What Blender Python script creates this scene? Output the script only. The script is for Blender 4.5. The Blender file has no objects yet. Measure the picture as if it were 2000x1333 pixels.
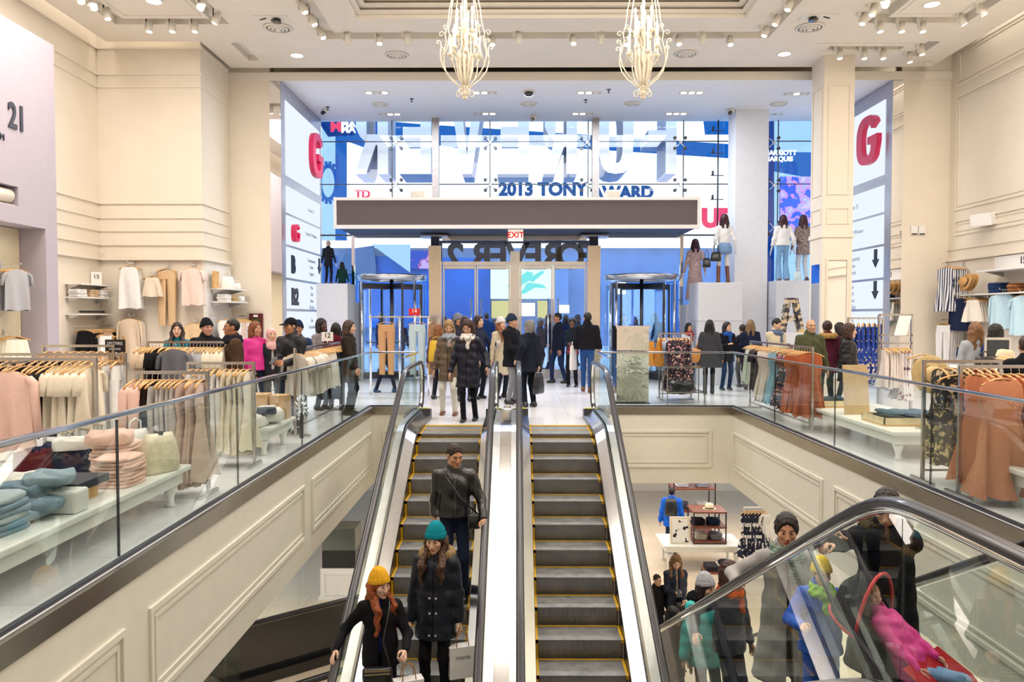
import bpy, math, random
import numpy as np
from mathutils import Vector, Matrix
C = bpy.context.scene.collection
S = bpy.context.scene
random.seed(7)
PI = math.pi
R = math.radians
# ---------------------------------------------------------------- camera
F = 1500.0; EYE = 1.72
PITCH = math.atan((666.5-617.5)/F); YAW = 8.0/F
cd = bpy.data.cameras.new('camera'); cam = bpy.data.objects.new('camera', cd); C.objects.link(cam)
cam.location = (0, 0, EYE); cam.rotation_euler = (PI/2-PITCH, 0, YAW)
cd.sensor_width = 36; cd.lens = F*36/2000; cd.clip_end = 400; cd.clip_start = .05
S.camera = cam
# ---------------------------------------------------------------- world and exposure
S.view_settings.view_transform = 'Standard'; S.view_settings.look = 'None'
S.view_settings.gamma = 1; S.view_settings.use_curve_mapping = False
S.view_settings.exposure = 0.0
w = bpy.data.worlds.new('sky'); S.world = w; w.use_nodes = True
w.node_tree.nodes['Background'].inputs[0].default_value = (.42, .66, 1.0, 1)
w.node_tree.nodes['Background'].inputs[1].default_value = 2.7
cy = S.cycles
cy.max_bounces = 7; cy.diffuse_bounces = 3; cy.glossy_bounces = 3; cy.transmission_bounces = 4; cy.transparent_max_bounces = 14
cy.caustics_reflective = False; cy.caustics_refractive = False
cy.use_denoising = True; cy.sample_clamp_indirect = 4
cy.use_adaptive_sampling = True; cy.adaptive_threshold = .02
# ---------------------------------------------------------------- big ceiling lights of the hall
def area(name, loc, sx, sy, power, col=(1, .88, .74), rot=(0, 0, 0)):
    l = bpy.data.lights.new(name, 'AREA'); l.shape = 'RECTANGLE'; l.size = sx; l.size_y = sy; l.energy = power; l.color = col
    o = bpy.data.objects.new(name, l); C.objects.link(o); o.location = loc; o.rotation_euler = rot
    return o
WARM = (1, .91, .825)
LP = .77
area('hall_light', (.6, 11, 7.70), 6.2, 3.5, 520*LP, WARM)
area('hall_light', (.6, 4.5, 7.2), 6.2, 4, 420*LP, WARM)
area('hall_light', (-6.2, 11.2, 7.2), 2.6, 5, 420*LP, WARM)
area('hall_light', (-6.2, 4, 7.2), 2.6, 5, 260*LP, WARM)
area('hall_light', (7.2, 11.2, 7.2), 3, 5, 420*LP, WARM)
area('hall_light', (7.2, 4, 7.2), 3, 5, 260*LP, WARM)
area('soffit_light', (.2, 19.2, 7.0), 8.4, 1.6, 800*LP, (.90, .94, 1))
area('cove_light', (-8.53, 9.5, 7.95), .25, 12, 48, WARM)
area('cove_light', (-7.5, 15.93, 7.95), 1.9, .2, 9, WARM)
area('cove_light', (9.58, 9.5, 7.95), .25, 14, 60, WARM)
area('lower_light', (3, 18.5, -1.6), 8, 4, 270, WARM)
area('lower_light', (-5, 10, -1.6), 2.5, 9, 210, WARM)
area('lower_light', (6.5, 10, -1.6), 2.5, 9, 210, WARM)
# ---------------------------------------------------------------- pixel (of the 2000x1333 frame) to place
RM = cam.rotation_euler.to_matrix()
def ray(px, py): return RM @ Vector(((px-1000)/F, -(py-666.5)/F, -1))
def at(px, py, Y):
    d = ray(px, py); t = Y/d.y; return Vector((d.x*t, Y, EYE+d.z*t))
def atx(px, py, X):
    d = ray(px, py); t = X/d.x; return Vector((X, d.y*t, EYE+d.z*t))
def atz(px, py, z=0.):
    d = ray(px, py); t = (z-EYE)/d.z; return Vector((d.x*t, d.y*t, z))
# ---------------------------------------------------------------- mesh helpers
def tag(o, label=None, cat=None, group=None, kind=None):
    if label: o['label'] = label
    if cat: o['category'] = cat
    if group: o['group'] = group
    if kind: o['kind'] = kind
    return o
def thing(name, label, cat, loc=(0, 0, 0), rz=0, group=None):
    o = bpy.data.objects.new(name, None); C.objects.link(o); o.location = loc; o.rotation_euler = (0, 0, rz)
    o.empty_display_size = .1
    return tag(o, label, cat, group)
def link_mesh(name, me, parent=None):
    o = bpy.data.objects.new(name, me); C.objects.link(o)
    if parent is not None: o.parent = parent
    return o
def kids(o): return CH.get(o.name, [])
def copy_tree(o, loc=None, rz=None, label=None, group=None, parent=None):
    c = o.copy(); C.objects.link(c)
    if parent is not None: c.parent = parent
    for ch in o.children: copy_tree(ch, parent=c)
    if loc is not None: c.location = loc
    if rz is not None: c.rotation_euler = (0, 0, rz)
    if label: c['label'] = label
    if group: c['group'] = group
    return c
V3 = lambda *a: Vector(a)
class MB:
    def __init__(s): s.v = []; s.f = []; s.m = []; s.s = []
    def add(s, vs, fs, mi=0, sm=False):
        b = len(s.v); s.v += [tuple(p) for p in vs]
        for f in fs: s.f.append(tuple(i+b for i in f)); s.m.append(mi); s.s.append(sm)
        return s
    def box(s, x0, y0, z0, x1, y1, z1, mi=0):
        return s.add([(x0, y0, z0), (x1, y0, z0), (x1, y1, z0), (x0, y1, z0), (x0, y0, z1), (x1, y0, z1), (x1, y1, z1), (x0, y1, z1)],
                     [(3, 2, 1, 0), (4, 5, 6, 7), (0, 1, 5, 4), (1, 2, 6, 5), (2, 3, 7, 6), (3, 0, 4, 7)], mi)
    def obox(s, c, u, v, w, mi=0):
        c, u, v, w = Vector(c), Vector(u), Vector(v), Vector(w); P = []
        for k in (-1, 1):
            for a, b in ((-1, -1), (1, -1), (1, 1), (-1, 1)): P.append(c+u*a+v*b+w*k)
        return s.add(P, [(3, 2, 1, 0), (4, 5, 6, 7), (0, 1, 5, 4), (1, 2, 6, 5), (2, 3, 7, 6), (3, 0, 4, 7)], mi)
    def bar(s, p, q, a, b, up=(0, 0, 1), mi=0):
        p, q = Vector(p), Vector(q); d = (q-p); L = d.length; d = d/L
        u = Vector(up); x = d.cross(u)
        if x.length < 1e-4: x = d.cross(Vector((1, 0, 0)))
        x.normalize(); z = x.cross(d)
        return s.obox((p+q)/2, x*a/2, d*L/2, z*b/2, mi)
    def tube(s, pts, r, n=8, mi=0, caps=True, closed=False, ry=None, up=None):
        pts = [Vector(p) for p in pts]; N = len(pts)
        rs = r if isinstance(r, (list, tuple)) else [r]*N
        vs = []; nx = None
        for i, p in enumerate(pts):
            a = pts[(i-1) % N] if (i > 0 or closed) else p; b = pts[(i+1) % N] if (i < N-1 or closed) else p
            d = (b-a)
            d = d.normalized() if d.length > 1e-9 else Vector((0, 0, 1))
            if up is not None: x = d.cross(Vector(up))
            elif nx is None: x = d.cross(Vector((0, 0, 1)) if abs(d.z) < .9 else Vector((1, 0, 0)))
            else: x = nx-d*nx.dot(d)
            if x.length < 1e-6: x = d.orthogonal()
            x.normalize(); nx = x; y = d.cross(x)
            for k in range(n):
                t = 2*PI*k/n; yy = rs[i] if ry is None else ry
                vs.append(p+x*rs[i]*math.cos(t)+y*yy*math.sin(t))
        fs = []
        for i in range(N if closed else N-1):
            j = (i+1) % N
            for k in range(n): fs.append((i*n+k, i*n+(k+1) % n, j*n+(k+1) % n, j*n+k))
        s.add(vs, fs, mi, True)
        if caps and not closed:
            b = len(s.v)-N*n
            s.f.append(tuple(b+k for k in reversed(range(n)))); s.m.append(mi); s.s.append(False)
            s.f.append(tuple(b+(N-1)*n+k for k in range(n))); s.m.append(mi); s.s.append(False)
        return s
    def cyl(s, p, q, r, r2=None, n=12, mi=0): return s.tube([p, q], [r, r if r2 is None else r2], n, mi)
    def lathe(s, prof, c=(0, 0, 0), n=16, mi=0, sm=True):
        cx, cy_, cz = c; vs = []; m = len(prof)
        for r, z in prof:
            for k in range(n): vs.append((cx+r*math.cos(2*PI*k/n), cy_+r*math.sin(2*PI*k/n), cz+z))
        fs = [(i*n+k, i*n+(k+1) % n, (i+1)*n+(k+1) % n, (i+1)*n+k) for i in range(m-1) for k in range(n)]
        s.add(vs, fs, mi, sm)
        b = len(s.v)-m*n
        if prof[0] == prof[-1]: return s
        if prof[0][0] > 1e-5: s.f.append(tuple(b+k for k in reversed(range(n)))); s.m.append(mi); s.s.append(False)
        if prof[-1][0] > 1e-5: s.f.append(tuple(b+(m-1)*n+k for k in range(n))); s.m.append(mi); s.s.append(False)
        return s
    def ell(s, c, r, n=12, m=8, mi=0):
        rx, ry, rz = r if isinstance(r, (tuple, list)) else (r, r, r); vs = []
        for i in range(m+1):
            a = -PI/2+PI*i/m
            for k in range(n):
                t = 2*PI*k/n; vs.append((c[0]+rx*math.cos(a)*math.cos(t), c[1]+ry*math.cos(a)*math.sin(t), c[2]+rz*math.sin(a)))
        fs = [(i*n+k, i*n+(k+1) % n, (i+1)*n+(k+1) % n, (i+1)*n+k) for i in range(m) for k in range(n)]
        return s.add(vs, fs, mi, True)
    def prism(s, poly, p0, u, v, w, mi=0):
        p0, u, v, w = Vector(p0), Vector(u), Vector(v), Vector(w); n = len(poly)
        a = [p0+u*x+v*y for x, y in poly]; b = [p+w for p in a]
        return s.add(a+b, [tuple(reversed(range(n))), tuple(range(n, 2*n))]+[(i, (i+1) % n, n+(i+1) % n, n+i) for i in range(n)], mi)
    def rings(s, rings, mi=0, sm=True, closed=True, caps=False):
        n = len(rings[0]); vs = [p for r in rings for p in r]; fs = []
        for i in range(len(rings)-1):
            for k in range(n if closed else n-1): fs.append((i*n+k, i*n+(k+1) % n, (i+1)*n+(k+1) % n, (i+1)*n+k))
        if caps:
            fs.append(tuple(reversed(range(n)))); fs.append(tuple(range((len(rings)-1)*n, len(rings)*n)))
        return s.add(vs, fs, mi, sm)
    def xf(s, M, start=0):
        s.v[start:] = [tuple(M @ Vector(p)) for p in s.v[start:]]; return s
    def mesh(s, name, mats, off=None):
        me = bpy.data.meshes.new(name)
        vs = s.v if off is None else [(a-off[0], b-off[1], c-off[2]) for a, b, c in s.v]
        me.from_pydata(vs, [], s.f)
        for m in (mats if isinstance(mats, (list, tuple)) else [mats]): me.materials.append(m)
        me.polygons.foreach_set('material_index', s.m); me.polygons.foreach_set('use_smooth', s.s); me.update()
        return me
    def build(s, name, mats, parent=None, world=False, bevel=0, **kw):
        off = parent.location if (world and parent is not None) else None
        o = link_mesh(name, s.mesh(name, mats, off), parent)
        if bevel:
            b = o.modifiers.new('bevel', 'BEVEL'); b.width = bevel; b.segments = 2; b.limit_method = 'ANGLE'
        return tag(o, **kw)
def struct(name, mb, mats, label=None, bevel=0): return mb.build(name, mats, kind='structure', label=label, bevel=bevel)
# ---------------------------------------------------------------- materials
MC = {}
def srgb(h):
    h = h.lstrip('#'); c = [int(h[i:i+2], 16)/255 for i in (0, 2, 4)]
    return tuple(x/12.92 if x <= .04045 else ((x+.055)/1.055)**2.4 for x in c)
def mat(name, col, rough=.5, metal=0, noise=.06, scale=8, bump=0, bscale=60, emit=None, es=0, coat=0, spec=.5):
    if name in MC: return MC[name]
    if isinstance(col, str): col = srgb(col)
    m = bpy.data.materials.new(name); m.use_nodes = True; nt = m.node_tree; b = nt.nodes['Principled BSDF']
    b.inputs['Roughness'].default_value = rough; b.inputs['Metallic'].default_value = metal
    b.inputs['Coat Weight'].default_value = coat; b.inputs['Specular IOR Level'].default_value = spec
    b.inputs['Base Color'].default_value = (*col, 1)
    if noise:
        t = nt.nodes.new('ShaderNodeTexCoord'); n = nt.nodes.new('ShaderNodeTexNoise'); n.inputs['Scale'].default_value = scale
        nt.links.new(t.outputs['Object'], n.inputs['Vector'])
        r = nt.nodes.new('ShaderNodeValToRGB')
        r.color_ramp.elements[0].position = .3; r.color_ramp.elements[1].position = .7
        r.color_ramp.elements[0].color = (*[max(0, c*(1-noise)) for c in col], 1); r.color_ramp.elements[1].color = (*[min(1, c*(1+noise)) for c in col], 1)
        nt.links.new(n.outputs['Fac'], r.inputs['Fac']); nt.links.new(r.outputs['Color'], b.inputs['Base Color'])
        if bump:
            n2 = nt.nodes.new('ShaderNodeTexNoise'); n2.inputs['Scale'].default_value = bscale; n2.inputs['Detail'].default_value = 3
            nt.links.new(t.outputs['Object'], n2.inputs['Vector'])
            bp = nt.nodes.new('ShaderNodeBump'); bp.inputs['Strength'].default_value = bump; bp.inputs['Distance'].default_value = .01
            nt.links.new(n2.outputs['Fac'], bp.inputs['Height']); nt.links.new(bp.outputs['Normal'], b.inputs['Normal'])
    if emit is not None:
        if isinstance(emit, str): emit = srgb(emit)
        b.inputs['Emission Color'].default_value = (*emit, 1); b.inputs['Emission Strength'].default_value = es
    MC[name] = m; return m
def fab(col, rough=.85): return mat('fabric '+col, col, rough, noise=.035, scale=30, bump=.25, bscale=90, spec=.2)
def glassmat(name, tint, refl=.08, rough=0.0, mx=.4):
    if name in MC: return MC[name]
    m = bpy.data.materials.new(name); m.use_nodes = True; nt = m.node_tree; nt.nodes.clear()
    o = nt.nodes.new('ShaderNodeOutputMaterial'); ms = nt.nodes.new('ShaderNodeMixShader')
    t = nt.nodes.new('ShaderNodeBsdfTransparent'); t.inputs[0].default_value = (*tint, 1)
    g = nt.nodes.new('ShaderNodeBsdfGlossy'); g.inputs['Roughness'].default_value = rough; g.inputs['Color'].default_value = (1, 1, 1, 1)
    fr = nt.nodes.new('ShaderNodeLayerWeight'); fr.inputs['Blend'].default_value = .22
    mp = nt.nodes.new('ShaderNodeMapRange'); mp.inputs['To Min'].default_value = refl; mp.inputs['To Max'].default_value = mx
    nt.links.new(fr.outputs['Fresnel'], mp.inputs['Value'])
    nt.links.new(mp.outputs[0], ms.inputs[0]); nt.links.new(t.outputs[0], ms.inputs[1]); nt.links.new(g.outputs[0], ms.inputs[2]); nt.links.new(ms.outputs[0], o.inputs[0])
    MC[name] = m; return m
def emis(name, col, st):
    if name in MC: return MC[name]
    if isinstance(col, str): col = srgb(col)
    m = bpy.data.materials.new(name); m.use_nodes = True; nt = m.node_tree; nt.nodes.clear()
    o = nt.nodes.new('ShaderNodeOutputMaterial'); e = nt.nodes.new('ShaderNodeEmission'); e.inputs[0].default_value = (*col, 1); e.inputs[1].default_value = st
    nt.links.new(e.outputs[0], o.inputs[0]); MC[name] = m; return m
def pattern(name, base, spots, scale=30, thr=.55, rough=.85, detail=2, kind='noise', cols3=None):
    if name in MC: return MC[name]
    m = mat(name, base, rough, noise=0); nt = m.node_tree; b = nt.nodes['Principled BSDF']
    t = nt.nodes.new('ShaderNodeTexCoord')
    if kind == 'stripe':
        n = nt.nodes.new('ShaderNodeTexWave'); n.inputs['Scale'].default_value = scale; n.bands_direction = 'DIAGONAL' if cols3 == 'd' else 'X'
        n.inputs['Distortion'].default_value = .6
    elif kind == 'z':
        n = nt.nodes.new('ShaderNodeTexWave'); n.inputs['Scale'].default_value = scale; n.bands_direction = 'Z'
    else:
        n = nt.nodes.new('ShaderNodeTexNoise'); n.inputs['Scale'].default_value = scale; n.inputs['Detail'].default_value = detail
    nt.links.new(t.outputs['Object'], n.inputs['Vector'])
    r = nt.nodes.new('ShaderNodeValToRGB'); r.color_ramp.interpolation = 'CONSTANT' if kind == 'noise' else 'LINEAR'
    e = r.color_ramp.elements
    sp = spots if isinstance(spots, (list, tuple)) else [spots]
    e[0].position = 0; e[0].color = (*srgb(base), 1); e[1].position = thr; e[1].color = (*srgb(sp[0]), 1)
    for k, c in enumerate(sp[1:]):
        x = e.new(thr+.06*(k+1)); x.color = (*srgb(c), 1)
    nt.links.new(n.outputs['Fac'], r.inputs['Fac']); nt.links.new(r.outputs['Color'], b.inputs['Base Color'])
    return m
WALL = mat('cream wall paint', '#EFE4D2', .6, noise=.02, scale=2)
CEIL = mat('ceiling paint', '#F2EADB', .7, noise=.02, scale=2)
WHITE = mat('white paint', '#F4F2EE', .45, noise=.02)
LILAC = mat('pale lilac panel', '#B9AFB8', .6, noise=.02)
FASC = mat('fascia paint', '#E6E2D4', .6, noise=.02)
STEEL = mat('brushed steel', (.78, .78, .78), .22, 1, noise=.05, scale=3)
CHROME = mat('polished chrome', (.86, .86, .87), .06, 1, noise=.02)
BRONZE = mat('bronze steel band', (.42, .38, .32), .28, 1, noise=.06, scale=3)
DARKMET = mat('dark metal', (.07, .075, .09), .35, .8, noise=.05)
BLACK = mat('black rubber', (.012, .012, .018), .38, 0, noise=.1, coat=.3)
WOOD = mat('pale hanger wood', '#D9A96A', .45, noise=.18, scale=20)
RACKMET = mat('rack steel', (.55, .53, .52), .25, 1, noise=.05)
GLASS = glassmat('balustrade glass', (.945, .98, .965), .010, mx=.16)
WGLASS = glassmat('window glass', (.96, .985, .995), .02, mx=.4)
def text(s, name, size, M, m, parent=None, depth=.004, bold=0, align='CENTER', off=None):
    cu = bpy.data.curves.new('txt', 'FONT'); cu.body = s; cu.size = size; cu.extrude = depth; cu.offset = bold; cu.align_x = align; cu.align_y = 'CENTER'
    cu.resolution_u = 3
    o = bpy.data.objects.new('txt', cu); C.objects.link(o)
    dg = bpy.context.evaluated_depsgraph_get(); me = bpy.data.meshes.new_from_object(o.evaluated_get(dg))
    bpy.data.objects.remove(o); bpy.data.curves.remove(cu)
    me.transform(M); me.name = name
    if parent is not None: me.transform(Matrix.Translation(-parent.location))
    me.materials.clear(); me.materials.append(m)
    return link_mesh(name, me, parent)
def frameM(p, u, v):
    u, v = Vector(u).normalized(), Vector(v).normalized(); n = u.cross(v)
    return Matrix(((u.x, v.x, n.x, p[0]), (u.y, v.y, n.y, p[1]), (u.z, v.z, n.z, p[2]), (0, 0, 0, 1)))
# ================================================================ the building
def tilemat(name, a, b, mort, sc, rough, w=.6, h=.6, spec=.5):
    m = mat(name, a, rough, noise=0, spec=spec); nt = m.node_tree; p = nt.nodes['Principled BSDF']
    t = nt.nodes.new('ShaderNodeTexCoord'); k = nt.nodes.new('ShaderNodeTexBrick')
    k.inputs['Color1'].default_value = (*srgb(a), 1); k.inputs['Color2'].default_value = (*srgb(b), 1); k.inputs['Mortar'].default_value = (*srgb(mort), 1)
    k.inputs['Scale'].default_value = 1; k.inputs['Mortar Size'].default_value = .005; k.inputs['Brick Width'].default_value = w; k.inputs['Row Height'].default_value = h
    k.offset = 0
    nt.links.new(t.outputs['Object'], k.inputs['Vector']); nt.links.new(k.outputs['Color'], p.inputs['Base Color']); return m
TILE = tilemat('white stone tile', '#F3F1F4', '#EEECF0', '#CFCBD0', 1, .22, .9, .9)
TILE2 = tilemat('beige stone tile', '#E6D6BE', '#E0CFB6', '#C4B090', 1, .3, .6, .6)
X0, X1, YF = -2.74, 4.08, 14.5          # the opening in the floor
ZL, ZB = -4.0, -1.45                    # lower floor, underside of the upper one
f = MB()
for a in ((-10, -4, X0, 21.3), (X1, -4, 11, 21.3), (X0, YF, X1, 21.3), (-1.78, 11.94, 1.46, YF), (X0, -4, X1, 1.9)):
    f.box(a[0], a[1], -.03, a[2], a[3], 0, 0); f.box(a[0], a[1], ZB if a[1] != 11.94 else -.9, a[2], a[3], -.03, 1)
struct('floor', f, [TILE, FASC], 'white stone tiled upper sales floor around the escalator opening')
struct('floor_lower', MB().box(-16, -6, ZL-.2, 16, 30, ZL), TILE2, 'beige stone floor of the lower level')
f = MB()
f.box(-16, 25, ZL, 16, 25.3, ZB); f.box(-14.2, -6, ZL, -14, 25, ZB); f.box(14, -6, ZL, 14.2, 25, ZB); f.box(-16, -6.2, ZL, 16, -6, 9)
struct('wall_lower', f, WALL, 'cream walls of the lower level')
struct('wall_back', MB().box(-11, -4.2, 0, 12, -4, 8.4), WALL)
def frame(mb, p, u, v, a, b, t=.045, pr=.022, mi=0, double=True):
    # picture-frame moulding with lower corner p, sides a (along u) and b (along v)
    p, u, v = Vector(p), Vector(u).normalized(), Vector(v).normalized(); n = u.cross(v)
    for k in ((0,) if not double else (0, .075)):
        pp = p+u*k+v*k; aa, bb = a-2*k, b-2*k; tt = t if k == 0 else t*.55; q = pr if k == 0 else pr*.6
        for c, hu, hv in ((pp+u*aa/2, aa/2+tt/2, tt/2), (pp+u*aa/2+v*bb, aa/2+tt/2, tt/2), (pp+v*bb/2, tt/2, bb/2-tt/2), (pp+u*aa+v*bb/2, tt/2, bb/2-tt/2)):
            mb.obox(c+n*q/2, u*hu, v*hv, n*q/2, mi)
# --- fascia of the opening: bronze band, cream boards and mouldings
fl = MB(); fl.box(X0, 1.9, ZB, X0+.03, YF, -.14, 0); fl.box(X0, 1.9, -.14, X0+.045, YF, -.002, 1)
fr = MB(); fr.box(X1-.03, 1.9, ZB, X1, YF, -.14, 0); fr.box(X1-.045, 1.9, -.14, X1, YF, -.002, 1)
ff = MB(); ff.box(X0, YF-.03, ZB, X1, YF, -.14, 0); ff.box(X0, YF-.045, -.14, X1, YF, -.002, 1)
for k in range(4):
    y1 = 14.2-k*4.5
    y0 = max(y1-4.1, 2.1)
    if y1 < 2.6: break
    frame(fl, (X0+.03, y0, -1.12), (0, 1, 0), (0, 0, 1), y1-y0, .66); frame(fr, (X1-.03, y1, -1.12), (0, -1, 0), (0, 0, 1), y1-y0, .66)
frame(ff, (1.95, YF-.03, -1.12), (1, 0, 0), (0, 0, 1), 1.72, .66); frame(ff, (-2.5, YF-.03, -1.12), (1, 0, 0), (0, 0, 1), .72, .66)
struct('wall_atrium_left', fl, [FASC, BRONZE]); struct('wall_atrium_right', fr, [FASC, BRONZE]); struct('wall_atrium_far', ff, [FASC, BRONZE])
# --- ceiling with its recesses
ZC = 7.32
holes = [(-2.99, 4.29, 8, 14.56, .55), (-3.9, 5.08, 15.35, 15.7, .16), (-3.9, -3.6, 8, 15.35, .16), (4.78, 5.08, 8, 15.35, .16),
         (-7.7, -5.5, 14.62, 14.9, .16), (-7.7, -7.42, 8, 14.62, .16), (-5.78, -5.5, 8, 14.62, .16),
         (6.7, 8.6, 14.62, 14.9, .16), (6.7, 6.98, 8, 14.62, .16), (8.32, 8.6, 8, 14.62, .16),
         (6.52, 8.07, 16.18, 16.38, .16), (8.4, 8.66, 15.9, 16.8, .16), (-5.86, -5.62, 15.9, 17.0, .12)]
c = MB()
xs = sorted({-8.35, -6.42, 9.3, *[h[0] for h in holes], *[h[1] for h in holes]}); ys = sorted({-4, 15.8, 17.5, *[h[2] for h in holes], *[h[3] for h in holes]})
for i in range(len(xs)-1):
    for j in range(len(ys)-1):
        mx, my = (xs[i]+xs[i+1])/2, (ys[j]+ys[j+1])/2
        if any(h[0] < mx < h[1] and h[2] < my < h[3] for h in holes): continue
        if my > 15.8 and mx < -6.42: continue
        c.add([(xs[i], ys[j], ZC), (xs[i], ys[j+1], ZC), (xs[i+1], ys[j+1], ZC), (xs[i+1], ys[j], ZC)], [(0, 1, 2, 3)])
for a, b, y0, y1, d in holes:
    z = ZC+d; side = y0 == 8 and d == .16; far = [h for h in holes if h[3] == y0 and h[2] == 8 and a <= h[0] and h[1] <= b] if d == .16 else []
    if far:
        u0, u1 = sorted(h for q in far for h in q[:2])[1:3]; c.add([(u0, y0, ZC), (u1, y0, ZC), (u1, y0, z), (u0, y0, z)], [(0, 3, 2, 1)])
    c.add([(a, y0, ZC), (b, y0, ZC), (b, y1, ZC), (a, y1, ZC), (a, y0, z), (b, y0, z), (b, y1, z), (a, y1, z)],
          [(4, 7, 6, 5)]+[q for q, t in (((0, 4, 5, 1), not far), ((1, 5, 6, 2), 1), ((2, 6, 7, 3), not side), ((3, 7, 4, 0), 1)) if t])
for a, b, y0, y1 in ((-8.35, 9.3, -4, 17.5),):                                # edge of the dropped ceiling
    c.box(a-.02, y0, ZC, a, 15.8, ZC+.3); c.box(b, y0, ZC, b+.02, 17.5, ZC+.3); c.box(-8.37, 15.8, ZC, -6.42, 15.82, ZC+.3); c.box(-6.44, 15.8, ZC, -6.42, 17.5, ZC+.3)
c.box(-12, -4, 8.3, 13, 18.2, 8.4)
struct('ceiling', c, CEIL, 'cream ceiling with a moulded coffer and lighting slots')
t = MB()
def ringtrim(a, b, y0, y1, z, wd, h):
    t.box(a-wd, y0-wd, z, b+wd, y0, z+h); t.box(a-wd, y1, z, b+wd, y1+wd, z+h); t.box(a-wd, y0, z, a, y1, z+h); t.box(b, y0, z, b+wd, y1, z+h)
ringtrim(-2.99, 4.29, 8, 14.56, ZC-.03, .12, .03); ringtrim(-2.9, 4.2, 8.1, 14.47, ZC+.05, .09, .05); ringtrim(-2.8, 4.1, 8.2, 14.37, ZC+.14, .19, .05); ringtrim(-2.7, 4.0, 8.3, 14.27, ZC+.23, .29, .05)
ringtrim(-7.3, -5.9, 9, 14.45, ZC-.012, .03, .012); ringtrim(7.1, 8.2, 9, 14.45, ZC-.012, .03, .012)
t.box(6.2, 15.98, ZC-.012, 8.3, 16.02, ZC); t.box(6.4, 16.44, ZC-.012, 8.2, 16.47, ZC)
struct('trim_1', t, CEIL, 'crown moulding of the ceiling coffer')
# --- walls of the hall
XL, XR = -8.7, 9.87
a = MB()
a.box(XL-.2, -4, 0, XL, 16.05, 8.3)
for z, h, p in ((7.24, .05, .04), (6.71, .035, .03), (6.45, .03, .025), (4.05, .05, .04), (3.75, .03, .03), (3.48, .03, .03), (3.19, .05, .04), (2.88, .07, .09)):
    a.box(XL, 13.4, z, XL+p, 16.05, z+h)
struct('wall_left', a, WALL, 'cream panelled left wall with horizontal mouldings')
a = MB()
a.box(XL-.2, 16.05, 0, -6.54, 17.85, 8.3)
for z, h, p in ((7.24, .05, .04), (6.71, .035, .03), (6.45, .03, .025), (4.05, .05, .04), (3.75, .03, .03), (3.48, .03, .03), (3.19, .05, .04), (2.88, .07, .09)):
    a.box(XL, 16.05-p, z, -6.54+p, 16.05, z+h); a.box(-6.54, 16.05, z, -6.54+p, 17.5, z+h)
a.box(-6.54, 17.65, 0, -5.62, 21.3, 8.3)
struct('wall_corner', a, WALL, 'cream stepped wall beside the left directory')
a = MB(); a.box(XR, -4, 0, XR+.2, 17.65, 8.3)
for y1 in (17.38, 11.2, 5.0):
    for z0, z1 in ((6.86, 7.6), (4.1, 6.6), (3.54, 3.84)):
        y0 = y1-5.9
        frame(a, (XR, y1, z0), (0, -1, 0), (0, 0, 1), y1-y0, z1-z0, .05, .03)
for z, h, p in ((3.2, .03, .03), (2.95, .05, .07)): a.box(XR-p, -4, z, XR, 17.65, z+h)
struct('wall_right', a, WALL, 'cream panelled right wall with framed mouldings')
struct('wall_right_return', MB().box(8.75, 17.65, 0, XR+.2, 21.3, 8.3), WALL, 'cream wall to the right of the directory')
# beam over the entrance bay and its soffit
b = MB(); b.box(-6.54, 17.65, 7.09, XR, 21.4, 7.27, 0); b.box(-6.54, 17.8, 7.27, XR, 18, 8.3, 1)  # dark back panel put in so the slit above the beam looks dark
struct('ceiling_entrance', b, [mat('soffit paint', '#F6F5F4', .65, noise=.02), BRONZE], 'flat white soffit of the entrance bay')
b = MB(); b.box(-6.54, 17.62, 7.07, XR, 17.65, 7.26)
struct('trim_2', b, CEIL, 'beam edge over the entrance bay')
# pillar at the right with framed panels and a mirrored niche
p = MB(); PX0, PX1, PY0, PY1 = 6.62, 7.27, 16.7, 17.4
p.box(PX0, PY0, 0, PX1, PY1, ZC+.05)
for z0, z1 in ((4.35, 6.68), (3.72, 4.05)):
    frame(p, (PX0+.1, PY0, z0), (1, 0, 0), (0, 0, 1), .45, z1-z0, .03, .02, double=False); frame(p, (PX0, PY1-.1, z0), (0, -1, 0), (0, 0, 1), .5, z1-z0, .03, .02, double=False)
p.box(PX0-.03, PY0-.03, 3.42, PX1+.03, PY1+.03, 3.47); p.box(PX0-.02, PY0-.02, 3.47, PX1+.02, PY1+.02, 3.51)
frame(p, (PX0+.1, PY0, .3), (1, 0, 0), (0, 0, 1), .45, 2.65, .04, .025, double=False)
struct('trim_pillar', p, WALL, 'cream square pillar with framed panels on the right')
q = MB().box(PX0+.13, PY0-.006, .35, PX1-.13, PY0-.001, 2.9); q.box(PX0-.006, PY0+.12, .3, PX0-.001, PY1-.12, 2.85)
MIRR = mat('mirror', (.9, .9, .9), .02, 1, noise=0)
tag(q.build('wall_mirror', MIRR), 'tall mirror panels on the cream pillar', 'mirror')
# pale column standing at the shop window
struct('wall_column', MB().box(5.72, 20.2, 0, 6.58, 20.9, 7.09), mat('cool white column', '#EDEEF3', .5, noise=.02), 'pale column at the shop window')
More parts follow.
